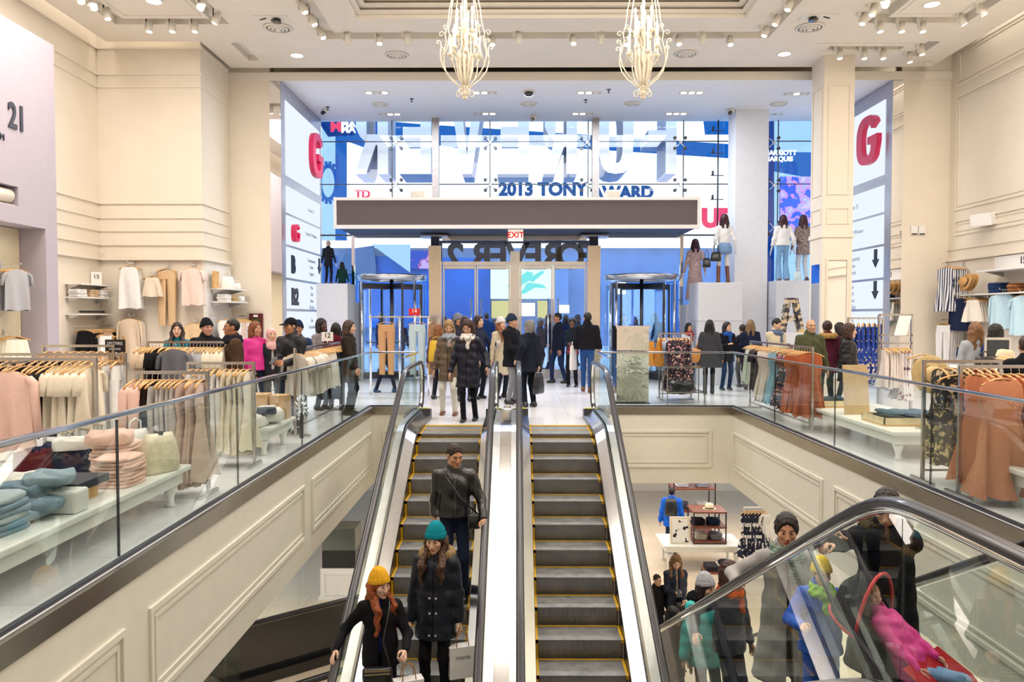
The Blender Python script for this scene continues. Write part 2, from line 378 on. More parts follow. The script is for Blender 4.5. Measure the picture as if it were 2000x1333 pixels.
# portal with niche on the left
p = MB(); XP = -8.0
p.box(XL, 13.07, 0, XP, 13.4, 6.4); p.box(XL, 2, 3.2, XP, 12.37-.75, 6.4); p.box(XL, 12.37-.75, 3.79, XP, 13.07, 6.4); p.box(XL, 12.37-.75, 3.2, XP, 13.07, 3.48); p.box(XL, 12.37, 3.48, XP, 13.07, 3.79)
p.box(XL, 2, 0, XP, 2.4, 3.2)
struct('wall_portal', p, LILAC, 'tall pale lilac panel with a clothes niche below')
n = MB().box(XL+.01, 2.4, 0, -8.45, 13.06, 3.19, 0)
struct('wall_niche', n, mat('niche paint', '#E6D9B8', .6, noise=.02), 'beige back of the niche')
tx = thing('wall_sign', 'black number 21 lettering on tall pale lilac panel', 'sign', (XP+.005, 12.33, 4.88))
INK = mat('black lettering', (.03, .03, .045), .4)
text('21', 'digits', .56, frameM((XP+.012, 12.36, 4.88), (0, 1, 0), (0, 0, 1)) @ Matrix.Scale(.78, 4, (1, 0, 0)), INK, tx, .01, .012)
text('M', 'letter', .15, frameM((XP+.012, 11.99, 4.50), (0, 1, 0), (0, 0, 1)), INK, tx, .008)
r = thing('roller_unit', 'beige roller unit in a slot of the lilac panel', 'ceiling unit', (-8.2, 12, 3.63))
MB().cyl((-8.12, 11.66, 3.64), (-8.12, 12.3, 3.64), .11, n=20).build('drum', WALL, r, world=True)
MB().box(-8.3, 11.64, 3.481, -8.05, 12.36, 3.50).build('tray', WALL, r, world=True)
# ================================================================ entrance bay
YW = 21.3
g = MB()
wx = [-5.37, -3.42, -.72, 1.98, 4.6, 5.72]
for a0, b0 in zip(wx[:-1], wx[1:]):
    for z0, z1 in ((3.95, 5.35), (5.35, 6.52), (6.52, 7.09)): g.box(a0+.008, YW, z0+.008, b0-.008, YW+.014, z1-.008)
for a0, b0 in ((6.58, 7.2), (7.2, 8.55), (-5.37, -4.45), (4.6, 5.72)):
    for z0, z1 in ((.02, 1.9), (1.9, 3.95)): g.box(a0+.008, YW, z0+.008, b0-.008, YW+.014, z1-.008)
for z0, z1 in ((3.95, 5.35), (5.35, 6.52), (6.52, 7.09)): g.box(6.58, YW, z0+.008, 7.19, YW+.014, z1-.008); g.box(7.2, YW, z0+.008, 8.55, YW+.014, z1-.008)
struct('window_1', g, WGLASS, 'tall point fixed glass front above the entrance')
fz = MB()
for x in wx[1:-1]+[7.2]: fz.box(x-.012, YW-.01, 3.95, x+.012, YW+.02, 7.09)
for z in (5.35, 6.52): fz.box(-5.37, YW-.01, z-.012, 8.55, YW+.02, z+.012)
fz.box(-5.37, YW-.02, 3.93, 8.55, YW+.03, 3.97)
struct('window_frame', fz, DARKMET, 'thin dark joints of the glass front')
for px in (851, 1163):
    x = at(px, 300, 21.1).x
    struct('window_post', MB().box(x-.09, 21.0, 4.0, x+.09, 21.2, 7.09), mat('grey stone post', '#A39C98', .4, noise=.08))
def spider(px, py):
    q = at(px, py, YW-.02); t = thing('glass_spider_fitting', LBL, 'fitting', q, group='spider fittings of the glass front')
    m = MB()
    m.cyl((0, -.02, 0), (0, -.12, 0), .03, n=8)
    for a in (45, 135, 225, 315):
        e = Vector((math.cos(R(a))*.2, 0, math.sin(R(a))*.2)); m.tube([(0, -.08, 0), e*.6+Vector((0, -.07, 0)), e+Vector((0, -.03, 0))], .014, 6)
        MB().cyl(e+Vector((0, -.05, 0)), e+Vector((0, .015, 0)), .045, n=10).build('bolt', DARKMET, t)
    m.build('arms', STEEL, t)
LBL = 'steel four armed spider fitting bolting panes of glass front together'
for q in ((774, 280), (958, 280), (1146, 280), (774, 362), (958, 362), (1146, 362), (1328, 280), (1328, 362), (1510, 280), (1510, 363), (1510, 445)): spider(*q)
# steel mast with arms standing in the window
ms = thing('window_mast', 'thin vertical steel mast with cross arms by the pale column', 'mast', (5.5, 21.1, 4.1))
MB().cyl((5.5, 21.1, 4.0), (5.5, 21.1, 7.05), .02, n=8).build('pole', DARKMET, ms, world=True)
for z in (4.9, 5.55, 6.15, 6.75):
    m = MB(); m.bar((5.3, 21.1, z), (5.65, 21.1, z), .02, .02); m.cyl((5.36, 21.1, z), (5.36, 21.1, z+.12), .03, n=8); m.build('arm', DARKMET, ms, world=True)
# canopy over the doors
cz0, cz1 = 3.89, 4.66; cx0, cx1, cy0 = -4.53, 4.56, 19.15
cn = thing('entrance_canopy', 'wide dark grey canopy box with white edges over the doors', 'canopy', ((cx0+cx1)/2, 20, cz0))
MB().box(cx0+.07, cy0, cz0+.09, cx1-.07, cy0+.05, cz1-.07).build('face', mat('dark taupe board', '#5F5558', .55, noise=.04), cn, world=True)
m = MB(); m.box(cx0, cy0-.03, cz0, cx1, cy0+.06, cz0+.09); m.box(cx0, cy0-.03, cz1-.07, cx1, cy0+.06, cz1); m.box(cx0, cy0-.03, cz0+.09, cx0+.07, cy0+.06, cz1-.07); m.box(cx1-.07, cy0-.03, cz0+.09, cx1, cy0+.06, cz1-.07)
m.build('edge_frame', WHITE, cn, world=True)
NAVY = mat('navy soffit metal', '#141B33', .55, 0, noise=.05)
MB().box(cx0+.02, cy0+.06, cz0+.05, cx1-.02, 21.25, cz1-.02).build('soffit', NAVY, cn, world=True)
for i, (px, l) in enumerate(((817, 'small beige speaker box on the canopy, left one'), (1197, 'small beige speaker box on the canopy, right one'))):
    q = at(px, 380, 19.5); o = MB().box(-.18, -.14, 0, .18, .14, .24).build('canopy_speaker', mat('beige plastic', '#D9CDBB', .5), bevel=.03, label=l, cat='lamp'); o.location = (q.x, 19.6, cz1)  # these boxes are speakers and give no light
ex = thing('exit_sign', 'white sign with red EXIT letters hanging below the canopy', 'sign', (0, 19.4, cz0-.25))
q = at(1007, 457, 19.35)
MB().box(q.x-.19, 19.35, cz0-.29, q.x+.19, 19.42, cz0+.0).build('panel', mat('lit sign white', '#FFF3EA', .5, emit='#FFF1E4', es=.5), ex, world=True)
text('EXIT', 'letters', .205, frameM((q.x, 19.345, cz0-.145), (1, 0, 0), (0, 0, 1)), emis('red letters', '#E8261F', .9), ex, .004, .004)
# polished posts
for px0, px1, l in ((838, 862, 'left'), (1147, 1172, 'right')):
    x0, x1 = at(px0, 600, 20.9).x, at(px1, 600, 20.9).x
    t = thing('entrance_post', 'polished steel post at the %s of the central glass doors' % l, 'post', ((x0+x1)/2, 20.9, 0))
    MB().box(x0, 20.8, 0, x1, 21.1, 3.62).build('shaft', mat('polished bronze steel', (.78, .72, .65), .10, 1, noise=.06, scale=2), t, world=True, bevel=.01)
    MB().box(x0+.06, 20.86, 3.62, x1-.06, 21.05, cz0-.045).build('neck', NAVY, t, world=True)
    MB().box(x0-.2, 20.6, cz0-.045, x1+.2, 21.2, cz0-.003).build('cap_plate', STEEL, t, world=True)
# central doors with steel rails
x0, x1 = -2.03, 1.94
d = MB(); d.box(x0, 21.22, 3.12, x1, 21.3, 3.22); d.box(-.16, 21.15, 0, .1, 21.3, 3.5); d.box(x0, 21.22, 3.8, x1, 21.3, 3.93)
struct('door_frame', d, STEEL, 'steel frame of the central doors')
for i, (a, b) in enumerate(((x0, -1.1), (-1.1, -.16), (.1, 1.02), (1.02, x1))):
    dd = thing('door_%d' % (i+1), ('tall glass shop door, %s of the four central leaves' % ('first from left', 'second from left', 'third from left', 'fourth from left')[i]), 'door', ((a+b)/2, 21.25, 0)); dd['kind'] = 'structure'
    m = MB(); m.box(a+.01, 21.23, 0.005, b-.01, 21.29, .24); m.box(a+.01, 21.23, 3.02, b-.01, 21.29, 3.11); m.box(a+.01, 21.24, .24, a+.05, 21.28, 3.02); m.box(b-.05, 21.24, .24, b-.01, 21.28, 3.02)
    m.build('frame', STEEL, dd, world=True)
    MB().box(a+.05, 21.255, .24, b-.05, 21.265, 3.02).build('pane', WGLASS, dd, world=True)
    hx = b-.14 if i % 2 == 0 else a+.14
    MB().cyl((hx, 21.16, .45), (hx, 21.16, 2.2), .02, n=8).bar((hx, 21.16, .6), (hx, 21.26, .6), .02, .02).bar((hx, 21.16, 2.05), (hx, 21.26, 2.05), .02, .02).build('pull_handle', CHROME, dd, world=True)
struct('window_2', MB().box(x0, 21.255, 3.22, x1, 21.265, 3.8).box(-4.4, 20.9, 2.86, -2.37, 20.91, 3.86).box(2.28, 20.9, 2.86, 4.5, 20.91, 3.86), WGLASS, 'glass transoms over the doors')
m = MB()
for x in (-4.42, 4.48): m.box(x-.04, 20.86, 0, x+.04, 20.96, 3.9)
m.box(-4.42, 20.88, 3.84, -2.37, 20.94, 3.9); m.box(2.28, 20.88, 3.84, 4.5, 20.94, 3.9)
struct('trim_3', m, CHROME)
def revolving(xc, r, lab):
    t = thing('revolving_door', lab, 'door', (xc, 21.0, 0)); YC = 21.0
    def arc(a0, a1, rr, n=14): return [(xc+rr*math.cos(R(a0+(a1-a0)*k/n)), YC+rr*math.sin(R(a0+(a1-a0)*k/n))) for k in range(n+1)]
    m = MB(); m.lathe([(r-.06, 2.68), (r+.02, 2.68), (r+.02, 2.76), (r+.035, 2.77), (r+.035, 2.83), (0.01, 2.84), (0.01, 2.79), (r-.06, 2.79), (r-.06, 2.68)], (xc, YC, 0), 40); m.build('drum', STEEL, t, world=True)
    for a0, a1 in ((140, 220), (-40, 40)):
        g = MB(); P = arc(a0, a1, r); g.rings([[(x, y, .12) for x, y in P], [(x, y, 2.62) for x, y in P]], closed=False); g.build('curved_glass', WGLASS, t, world=True)
        s = MB()
        for a in (a0, a1): s.cyl((xc+r*math.cos(R(a)), YC+r*math.sin(R(a)), 0), (xc+r*math.cos(R(a)), YC+r*math.sin(R(a)), 2.64), .035, n=10)
        s.tube([(x, y, .06) for x, y in P], .05, 6, ry=.06); s.build('end_posts', CHROME, t, world=True)
    MB().cyl((xc, YC, 0), (xc, YC, 2.8), .05, n=10).build('shaft', DARKMET, t, world=True)
    for a in (28, 118, 208, 298):
        e = Vector((math.cos(R(a)), math.sin(R(a)), 0)); w_ = MB(); c0 = Vector((xc, YC, 0)); q = r-.05
        for z0, z1 in ((.02, .2), (2.45, 2.6)): w_.bar(c0+e*.05+Vector((0, 0, (z0+z1)/2)), c0+e*q+Vector((0, 0, (z0+z1)/2)), .04, z1-z0)
        w_.bar(c0+e*q+Vector((0, 0, .02)), c0+e*q+Vector((0, 0, 2.6)), .05, .05); w_.bar(c0+e*(q-.14)+Vector((0, 0, 1.0)), c0+e*(.1)+Vector((0, 0, 1.0)), .03, .03)
        ww = w_.build('wing', DARKMET, t, world=True)
        g = MB().bar(c0+e*.06+Vector((0, 0, 1.33)), c0+e*(q-.02)+Vector((0, 0, 1.33)), .01, 2.24)
        link_mesh('pane', g.mesh('pane', WGLASS, t.location), ww)
revolving(-3.40, .92, 'glass revolving door with steel drum, left of the central doors'); revolving(3.42, 1.0, 'glass revolving door with steel drum, right of the central doors')
# directory walls: steel framed lit screens either side of the bay
SCR = emis('lit screen white', '#EAF3FF', 1.05); SCRB = emis('lit screen pale blue', '#9FCBFF', 1.0)
FRM = mat('grey screen frame', '#B4B4BE', .25, .6, noise=.04)
def directory(X, sgn, lab, rows, cols, zt, zsplit, side):
    # screens face +x (sgn 1) or -x (sgn -1)
    t = thing('store_directory', lab, 'directory', (X, 19.5, 0)); y0, y1 = 17.66, 21.28
    MB().box(min(X, X-sgn*.24), y0, 0, max(X, X-sgn*.24), y1, 7.08).build('frame', FRM, t, world=True)
    MB().box(min(X-sgn*.005, X-sgn*.25), y0-.012, 0.02, max(X-sgn*.005, X-sgn*.25), y0-.002, 7.06).build('mirror_strip', MIRR, t, world=True)
    k = 0
    for (z0, z1) in rows:
        for (ya, yb) in cols:
            MB().box(min(X, X+sgn*.02), ya+.02, z0+.02, max(X, X+sgn*.02), yb-.02, z1-.02).build('screen', SCR, t, world=True)
    return t
RED = mat('raspberry red letter', '#D81E52', .35, noise=.03); BK = mat('black letter', '#101828', .4)
rows = [(4.35, 6.6), (3.25, 4.2), (2.30, 3.22), (1.36, 2.28), (.42, 1.34), (-.0, .40)]
rows = [(4.98, 6.75), (4.12, 4.78), (3.38, 4.10), (2.60, 3.36), (1.87, 2.58), (1.10, 1.85), (.33, 1.08)]
dl = directory(-5.37, 1, 'tall lit white directory screens with floor letters, left of entrance', rows, ((17.95, 19.35), (19.38, 21.05)), 0, 0, 0)
dr = directory(8.55, -1, 'tall lit white directory screens with red G, right of entrance', rows, ((17.95, 20.9),), 0, 0, 0)
UZ = (0, 0, 1)
def letterG(X, sgn, y, z, h, par):
    # chunky octagonal G, proud of its screen
    M = frameM((X+sgn*.03, y, z), (0, sgn, 0), UZ)
    wv, hv = .47*h, .5*h; q = lambda t, k: (k*math.copysign(abs(math.cos(R(t)))**.75, math.cos(R(t))), k*math.copysign(abs(math.sin(R(t)))**.75, math.sin(R(t))))
    outer = [(wv*q(t, 1)[0], hv*q(t, 1)[1]) for t in range(32, 331, 13)]+[(wv, -.10*h), (wv, .05*h), (.08*wv, .05*h), (.08*wv, -.10*h), (.46*wv, -.10*h)]+[(wv*.48*q(t, 1)[0], (hv-.16*h)*q(t, 1)[1]) for t in range(318, 31, -13)]
    m = MB(); m.prism(outer, M @ Vector((0, 0, 0)), Vector((0, sgn, 0)), Vector(UZ), Vector((sgn*.12, 0, 0)))
    return m.build('letter', RED, par, world=True)
letterG(-5.37, 1, 20.42, 5.95, 1.15, dl); letterG(8.55, -1, 18.62, 5.93, 1.15, dr)
letterG(-5.37, 1, 18.45, 3.70, .42, dl)
text('B', 'letter', .55, frameM((-5.345, 18.42, 2.93), (0, 1, 0), UZ), BK, dl, .02, .03); text('B2', 'letter', .55, frameM((-5.345, 18.55, 2.16), (0, 1, 0), UZ), BK, dl, .02, .02)
GR = mat('grey small print', '#8C97A8', .5)
for z, ls in ((4.25, ('Forever 21', )), (3.62, ('Forever 21 Women',)), (2.95, ('Contemporary', 'Active', 'Lingerie')), (2.25, ('Men', 'Girls', 'Shoes', 'Plus Size')), (1.4, ('Sale', 'Accessories'))):
    for k, s_ in enumerate(ls):
        text(s_, 'lines', .13, frameM((-5.345, 20.1, z+.2-.17*k), (0, 1, 0), UZ), GR, dl, .002)
        text(s_, 'lines', .15, frameM((8.525, 19.6, z+.2-.17*k), (0, -1, 0), UZ), GR, dr, .002)
for z in (3.06, 2.31):                                                     # arrows on the right, three on the far edge of the left
    ar = [(-.05, .2), (.05, .2), (.05, 0), (.12, 0), (0, -.16), (-.12, 0), (-.05, 0)]
    m = MB(); m.prism(ar, (8.528, 18.3, z), (0, -1.4, 0), (0, 0, 1.2), (-.02, 0, 0)); m.build('arrow', BK, dr, world=True)
    m = MB(); m.prism(ar, (-5.346, 20.85, z-.02), (0, 1.4, 0), (0, 0, 1.2), (.02, 0, 0)); m.build('arrow', BK, dl, world=True)
# ================================================================ escalators
RIB = mat('ribbed step aluminium', (.30, .30, .30), .42, .6, noise=.12, scale=5)
TREADM = mat('step tread', (.25, .245, .24), .5, .4, noise=.22, scale=9)
YEL = mat('yellow safety paint', '#E0B020', .5, noise=.08)
DECK = mat('bright stainless deck', (.80, .80, .80), .16, 1, noise=.05, scale=2)
CLAD = mat('outer steel cladding', (.62, .62, .62), .3, 1, noise=.05)
def escalator(lab, Yc, sg, tan, xts, xhs, n, hh=.97, s_end=8.45):
    t = thing('escalator', lab, 'escalator', ((xts[0]+xts[1])/2, Yc, 0)); s0 = 1.06; wd = .12
    Yf = lambda s: Yc-sg*s
    def prof(s):
        e = (s-s0)/wd
        return -tan*wd*(e if e > 30 else math.log1p(math.exp(e)))
    SS = [-.7, 0, .4, .6, .8, .95, 1.06, 1.17, 1.3, 1.5, 1.8, 2.5, 3.5, 4.5, 5.5, 6.5, 7.5, s_end]
    def sweep(poly, ss, mi=0, mb=None, dzf=None):
        m = mb or MB(); m.rings([[(x, Yf(s), prof(s)+z) for x, z in poly] for s in ss], mi, False, True, True); return m
    a, b = xts
    # steps
    for k in range(n):
        sk = .39+.37*k; z = prof(sk); zn = prof(sk+.37)
        y0, y1 = Yf(sk-.37), Yf(sk)
        m = MB(); N = 46; wdt = (b-a-.07)/N; xa = a+.035
        m.box(a+.03, min(y0, y1), z-.03, b-.03, max(y0, y1)-0, z, 0)
        for i in range(N):                                                   # grooves of the tread
            pass
        P = []
        for i in range(N):
            x = xa+wdt*i
            P += [(x, .0), (x+wdt*.5, .0), (x+wdt*.5, .012), (x+wdt, .012)]
        r0 = [(x, y1-sg*(.002+d)-0, z-.004) for x, d in P]; r1 = [(x, y1-sg*(.002+d)+sg*.012, (z+zn)/2) for x, d in P]; r2 = [(x, y1-sg*(.002+d)+sg*.05, zn-.02) for x, d in P]
        m.rings([r0, r1, r2], 1, False, False)
        # yellow demarcation: left, right and rear edge
        m.box(a+.004, min(y0, y1), z-.035, a+.03, max(y0, y1), z+.002, 2); m.box(b-.03, min(y0, y1), z-.035, b-.004, max(y0, y1), z+.002, 2)
        yb = y1-sg*.024; m.box(a+.003, min(y1+sg*.055, y1+sg*.07), zn-.05, b-.003, max(y1+sg*.055, y1+sg*.07), z-.03, 1)
        m.box(a+.03, min(yb, yb+sg*.02), zn-.004, b-.03, max(yb, yb+sg*.02), zn+.006, 2)
        m.box(a+.004, min(y1, y1+sg*.06), zn, a+.03, max(y1, y1+sg*.06), z, 2) if k % 1 == 0 else 0
        m.build('step', [TREADM, RIB, YEL], t, world=True)
    MB().box(a, min(Yf(-.05), Yf(.02)), -.01, b, max(Yf(-.05), Yf(.02)), .012).build('comb_strip', YEL, t, world=True)
    m = MB()
    for i in range(1): m.box(a, min(Yf(-1.1), Yf(-.05)), .0, b, max(Yf(-1.1), Yf(-.05)), .006)
    m.build('landing_plate', TILE, t, world=True)
    for i, (xt, xh) in enumerate(zip(xts, xhs)):
        d = 1 if xt > xh else -1
        sweep([(xt, -.3), (xt-d*.012, -.3), (xt-d*.012, .07), (xt, .07)], SS).build('skirt', BLACK, t, world=True)
        sweep([(xt-d*.004, .05), (xt-d*.004, .075), (xh+d*.03, .165), (xh+d*.03, .14)], SS).build('inner_deck', DECK, t, world=True)
        sweep([(xh+d*.03, .14), (xh+d*.03, .18), (xh+d*.012, .18), (xh+d*.012, .14)], SS).build('glass_clamp', BLACK, t, world=True)
        ox = xh-d*.11
        sweep([(xh-d*.012, .16), (xh-d*.012, .18), (ox, .17), (ox, -.75), (ox+d*.01, -.75), (ox+d*.01, .15)], SS).build('outer_cladding', CLAD, t, world=True)
        # end cap at the newel
        e = MB(); ys = [Yf(-.7), Yf(-1.0)]; x0, x1 = sorted((xt-d*.0, xh-d*.1))
        e.rings([[(x0, Yf(-.7), -.0), (x1, Yf(-.7), 0), (x1, Yf(-.7), .18), (x0, Yf(-.7), .18)], [(x0, Yf(-.95), 0), (x1, Yf(-.95), 0), (x1, Yf(-.95), .16), (x0, Yf(-.95), .16)], [(x0+.02, Yf(-1.05), 0), (x1-.02, Yf(-1.05), 0), (x1-.02, Yf(-1.05), .08), (x0+.02, Yf(-1.05), .08)]], 0, False, True, True)
        ec = e.build('end_cap', DARKMET, t, world=True)
        link_mesh('sticker', MB().box(x0+.03, min(Yf(-.8), Yf(-.9)), .176, x1-.03, max(Yf(-.8), Yf(-.9)), .182).mesh('sticker', mat('yellow sticker', '#E8E03A', .5), t.location), ec)
        # glass panels
        edges = [-.78, .9, 2.5, 4.6, 6.7, s_end]
        for e0, e1 in zip(edges[:-1], edges[1:]):
            ss = [e0+.004]+[s for s in SS if e0 < s < e1]+[e1-.004]
            sweep([(xh-.006, .15), (xh+.006, .15), (xh+.006, hh-.03), (xh-.006, hh-.03)], ss).build('glass_panel', GLASS, t, world=True)
        nw = [(-.70, .22), (-.82, .27), (-.90, .38), (-.94, .52), (-.94, .68), (-.91, .80), (-.84, .90), (-.72, hh-.01), (-.55, hh)]
        path = [(xh, Yf(s), z) for s, z in nw]+[(xh, Yf(s), prof(s)+hh) for s in [.2]+[q for q in SS if q > .3]]
        MB().tube(path, .04, 10, ry=.024, up=(0, 0, 1) if False else None).build('handrail', BLACK, t, world=True)
        gp = [(xh, Yf(s+.045 if s < -.6 else s), z-.03 if s > -.9 else z) for s, z in nw]+[(xh, Yf(s), prof(s)+hh-.03) for s in [.2]+[q for q in SS if q > .3]]
        MB().tube(gp, .022, 8).build('handrail_guide', CHROME, t, world=True)
    return t, prof
escL, profC = escalator('left moving stair with dark ribbed steps, carrying people down', 11.94, 1, .54, (-1.42, -.5), (-1.58, -.33), 23)
escR, _ = escalator('empty ribbed moving stair, middle one of the three escalators', 11.94, 1, .54, (.2, 1.12), (.04, 1.28), 23)
escN, profN = escalator('moving stair climbing towards the viewer behind glass, nearest escalator', 2.21, -1, .53, (1.76, 2.66), (1.58, 2.84), 22)
zC = lambda y: profC(11.94-y)
zN = lambda y: profN(y-2.21)
t = escL
m = MB(); SS = [-.7, 0, .4, .6, .8, .95, 1.06, 1.17, 1.3, 1.5, 1.8, 2.5, 3.5, 4.5, 5.5, 6.5, 7.5, 8.45]
m.rings([[(-.218, 11.94-s, profC(s)+.175), (-.072, 11.94-s, profC(s)+.175), (-.072, 11.94-s, profC(s)+.1), (-.218, 11.94-s, profC(s)+.1)] for s in SS], 0, False, True, True)
m.build('middle_deck', DECK, t, world=True)
MB().box(-.21, 12.6, 0, -.08, 12.9, .2).build('end_block', CHROME, t, world=True, bevel=.02)
# ================================================================ glass balustrades of the opening
RAIL = mat('steel top rail', (.50, .52, .58), .12, 1, noise=.05)
def balustrade(lab, pts, joints):
    t = thing('glass_balustrade', lab, 'railing', (*pts[0], 0)); Z = 1.03
    for k, (p, q) in enumerate(zip(pts[:-1], pts[1:])):
        p, q = Vector((*p, 0)), Vector((*q, 0)); d = (q-p).normalized(); L = (q-p).length
        cuts = [0]+[j for j in joints[k]]+[L]
        for a, b in zip(cuts[:-1], cuts[1:]):
            MB().bar(p+d*(a+.006)+Vector((0, 0, .51)), p+d*(b-.006)+Vector((0, 0, .51)), .014, .98).build('glass_panel', GLASS, t, world=True)
            if b < L-.01: MB().bar(p+d*b+Vector((0, 0, .04)), p+d*b+Vector((0, 0, 1.0)), .015, .012, up=(d.x, d.y, 0)).build('joint', DARKMET, t, world=True)
        MB().bar(p+Vector((0, 0, Z)), q+Vector((0, 0, Z)), .055, .035).build('top_rail', RAIL, t, world=True, bevel=.008)
        MB().bar(p+Vector((0, 0, .012)), q+Vector((0, 0, .012)), .04, .024).build('base_shoe', DARKMET, t, world=True)
    return t
e = .035
balustrade('glass railing with steel top rail along the left side of the opening', [(X0-e, 1.9), (X0-e, YF+e), (-1.9, YF+e)], [[1.1, 3.4, 5.7, 8.0, 10.3], []])
balustrade('glass railing with steel top rail along the right side of the opening', [(X1+e, 1.9), (X1+e, YF+e), (1.56, YF+e)], [[1.1, 3.4, 5.7, 8.0, 10.3], []])
balustrade('short glass railing at left of the escalator landing', [(-1.88, YF), (-1.88, 12.9)], [[]])
balustrade('short glass railing at right of the escalator landing', [(1.56, YF), (1.56, 12.9)], [[]])
# ================================================================ the street outside
st = MB(); st.box(-60, 21.4, -.12, 60, 34, -.02); st.box(-60, 34, -.25, 60, 80, -.14)
struct('pavement', st, mat('pavement paled for bounce', '#B9C4D6', .4, noise=.12, scale=1))  # pavement colour lightened to bounce daylight up to the soffit
bl = mat('blue grey street building', '#7A90B8', .6, noise=.1, scale=.5)
b = thing('street_building', 'street building with lit white screens seen through the glass front', 'building', (0, 48, 0))
MB().box(-45, 48, -.2, 50, 60, 30).build('wall', bl, b, world=True)
def quad(name, pts, Y, m, dep=.3, par=b):
    P = [at(x, y, Y) for x, y in pts]; n = len(P); mb = MB()
    mb.add(P+[p+Vector((0, dep, 0)) for p in P], [tuple(range(n)), tuple(reversed(range(n, 2*n)))]+[((i+1) % n, i, n+i, n+(i+1) % n) for i in range(n)])
    return mb.build(name, m, par, world=True)
SW = emis('billboard white', '#F4FAFF', 1.3); SB = emis('billboard blue', '#1668C8', 1.0); SP = emis('billboard pale blue', '#A9D8FF', 1.1); SD = emis('billboard deep blue', '#0A3F9A', .9)
PINK = emis('billboard pink', '#FF4F7E', 1.0); CY = emis('screen cyan', '#7FF3F5', 1.0); YS = emis('shop window glow', '#E9E6A8', .9)
quad('screen', [(560, 150), (1430, 150), (1430, 470), (560, 470)], 47.6, SW); quad('screen', [(1440, 150), (1700, 150), (1700, 560), (1440, 560)], 47.6, SP)
quad('band', [(640, 150), (745, 150), (745, 300), (640, 262)], 47.5, SB); quad('strip', [(655, 235), (676, 235), (676, 470), (655, 470)], 47.4, SB)
quad('band', [(860, 245), (1430, 282), (1430, 309), (860, 272)], 47.5, SB); quad('band', [(745, 236), (905, 250), (905, 290), (745, 268)], 47.45, SB)
quad('band', [(1375, 236), (1440, 236), (1440, 262), (1378, 262)], 47.45, SB)
quad('panel', [(628, 235), (655, 235), (655, 470), (628, 470)], 47.4, SP)
quad('screen', [(1492, 296), (1700, 300), (1700, 360), (1575, 345), (1492, 330)], 47.4, SB); quad('strip', [(1440, 236), (1512, 236), (1512, 600), (1440, 600)], 47.3, SD)
quad('flower_poster', [(1525, 345), (1700, 345), (1700, 470), (1525, 470)], 47.2, pattern('flower poster', '#2B55C0', ['#F08BC0', '#C4A4F0', '#F7B7D0'], scale=1.6, thr=.5, rough=.6, detail=6))
quad('sign', [(620, 236), (690, 236), (690, 262), (640, 266)], 47.2, SD)
def facing(s_, px, py, size, m, Y=47.0, bold=.0, par=b, name='lettering', depth=.05, mirror=False, al='CENTER'):
    q = at(px, py, Y); M = frameM(q, (1, 0, 0), UZ)
    if mirror: M = M @ Matrix.Scale(-1, 4, (1, 0, 0))
    return text(s_, name, size, M, m, par, depth, bold, al)
SIGNB = emis('billboard lettering blue', '#1C63B8', .8)
facing('2013 TONY', 1060, 371, 1.05, SIGNB, bold=.05); facing('AWARD', 1216, 377, 1.0, SIGNB, bold=.05)
facing('MARRIOTT', 1524, 299, .40, SW, bold=.01); facing('MARQUIS', 1521, 311, .40, SW, bold=.01); facing('MA', 680, 242, .6, SW, bold=.02); facing('MA', 680, 253, .6, SW, bold=.02); facing('M', 656, 248, .9, PINK, bold=.03)
facing('UP', 1400, 428, 1.5, PINK, bold=.09); facing('TD', 708, 380, .7, PINK, bold=.02)
q = at(641, 357, 47.0); m = MB()
for k in range(18):
    a = 2*PI*k/18; m.bar(q+Vector((.5*math.cos(a), 0, 1.0*math.sin(a))), q+Vector((.78*math.cos(a), 0, 1.3*math.sin(a))), .16, .16)
m.tube([q+Vector((.5*math.cos(2*PI*k/24), 0, 1.0*math.sin(2*PI*k/24))) for k in range(24)], .12, 6, closed=True); m.build('cog_emblem', SB, b, world=True)
# lower storey of the street
quad('band', [(600, 470), (1450, 470), (1450, 484), (600, 484)], 47.3, SW); quad('shopfront', [(600, 498), (958, 505), (958, 640), (600, 640)], 47.0, mat('deep blue shopfront', '#1C5CA6', .3, noise=.3, scale=.3))
quad('screen', [(958, 518), (1082, 518), (1082, 584), (958, 584)], 46.8, emis('screen white cyan', '#E8FFFF', 1.15))
for P in ([(990, 560), (1005, 548), (1030, 530), (1042, 534), (1035, 548), (1010, 562)], [(1015, 575), (1030, 552), (1060, 556), (1068, 564), (1045, 562), (1025, 574)], [(1030, 545), (1060, 528), (1063, 533), (1040, 552)]): quad('splash', P, 46.7, CY, .05)
quad('shop_window', [(960, 588), (1000, 588), (1000, 622), (960, 622)], 46.8, YS); quad('shop_window', [(1003, 592), (1045, 592), (1045, 618), (1003, 618)], 46.8, SW); quad('shop_window', [(1050, 588), (1070, 588), (1070, 622), (1050, 622)], 46.8, YS)
quad('pillar', [(1082, 518), (1110, 518), (1110, 640), (1082, 640)], 46.7, bl); quad('shop_window', [(1092, 596), (1112, 596), (1112, 612), (1092, 612)], 46.6, SW); quad('shop_window', [(1205, 550), (1222, 550), (1222, 575), (1205, 575)], 46.6, SW)
quad('shopfront', [(1225, 545), (1330, 545), (1330, 650), (1225, 650)], 46.8, mat('deep blue shopfront', '#1C5CA6', .3))
quad('banner', [(660, 490), (730, 480), (735, 540), (700, 535), (660, 535)], 46.5, mat('slate hoarding', '#5B6A86', .6)); quad('banner', [(725, 478), (800, 478), (800, 532)], 46.4, SP); quad('billboard', [(802, 490), (838, 490), (838, 525), (802, 525)], 46.4, pattern('crowd poster', '#334B9A', ['#C05A86', '#E4A6C8'], scale=1.2, thr=.5))
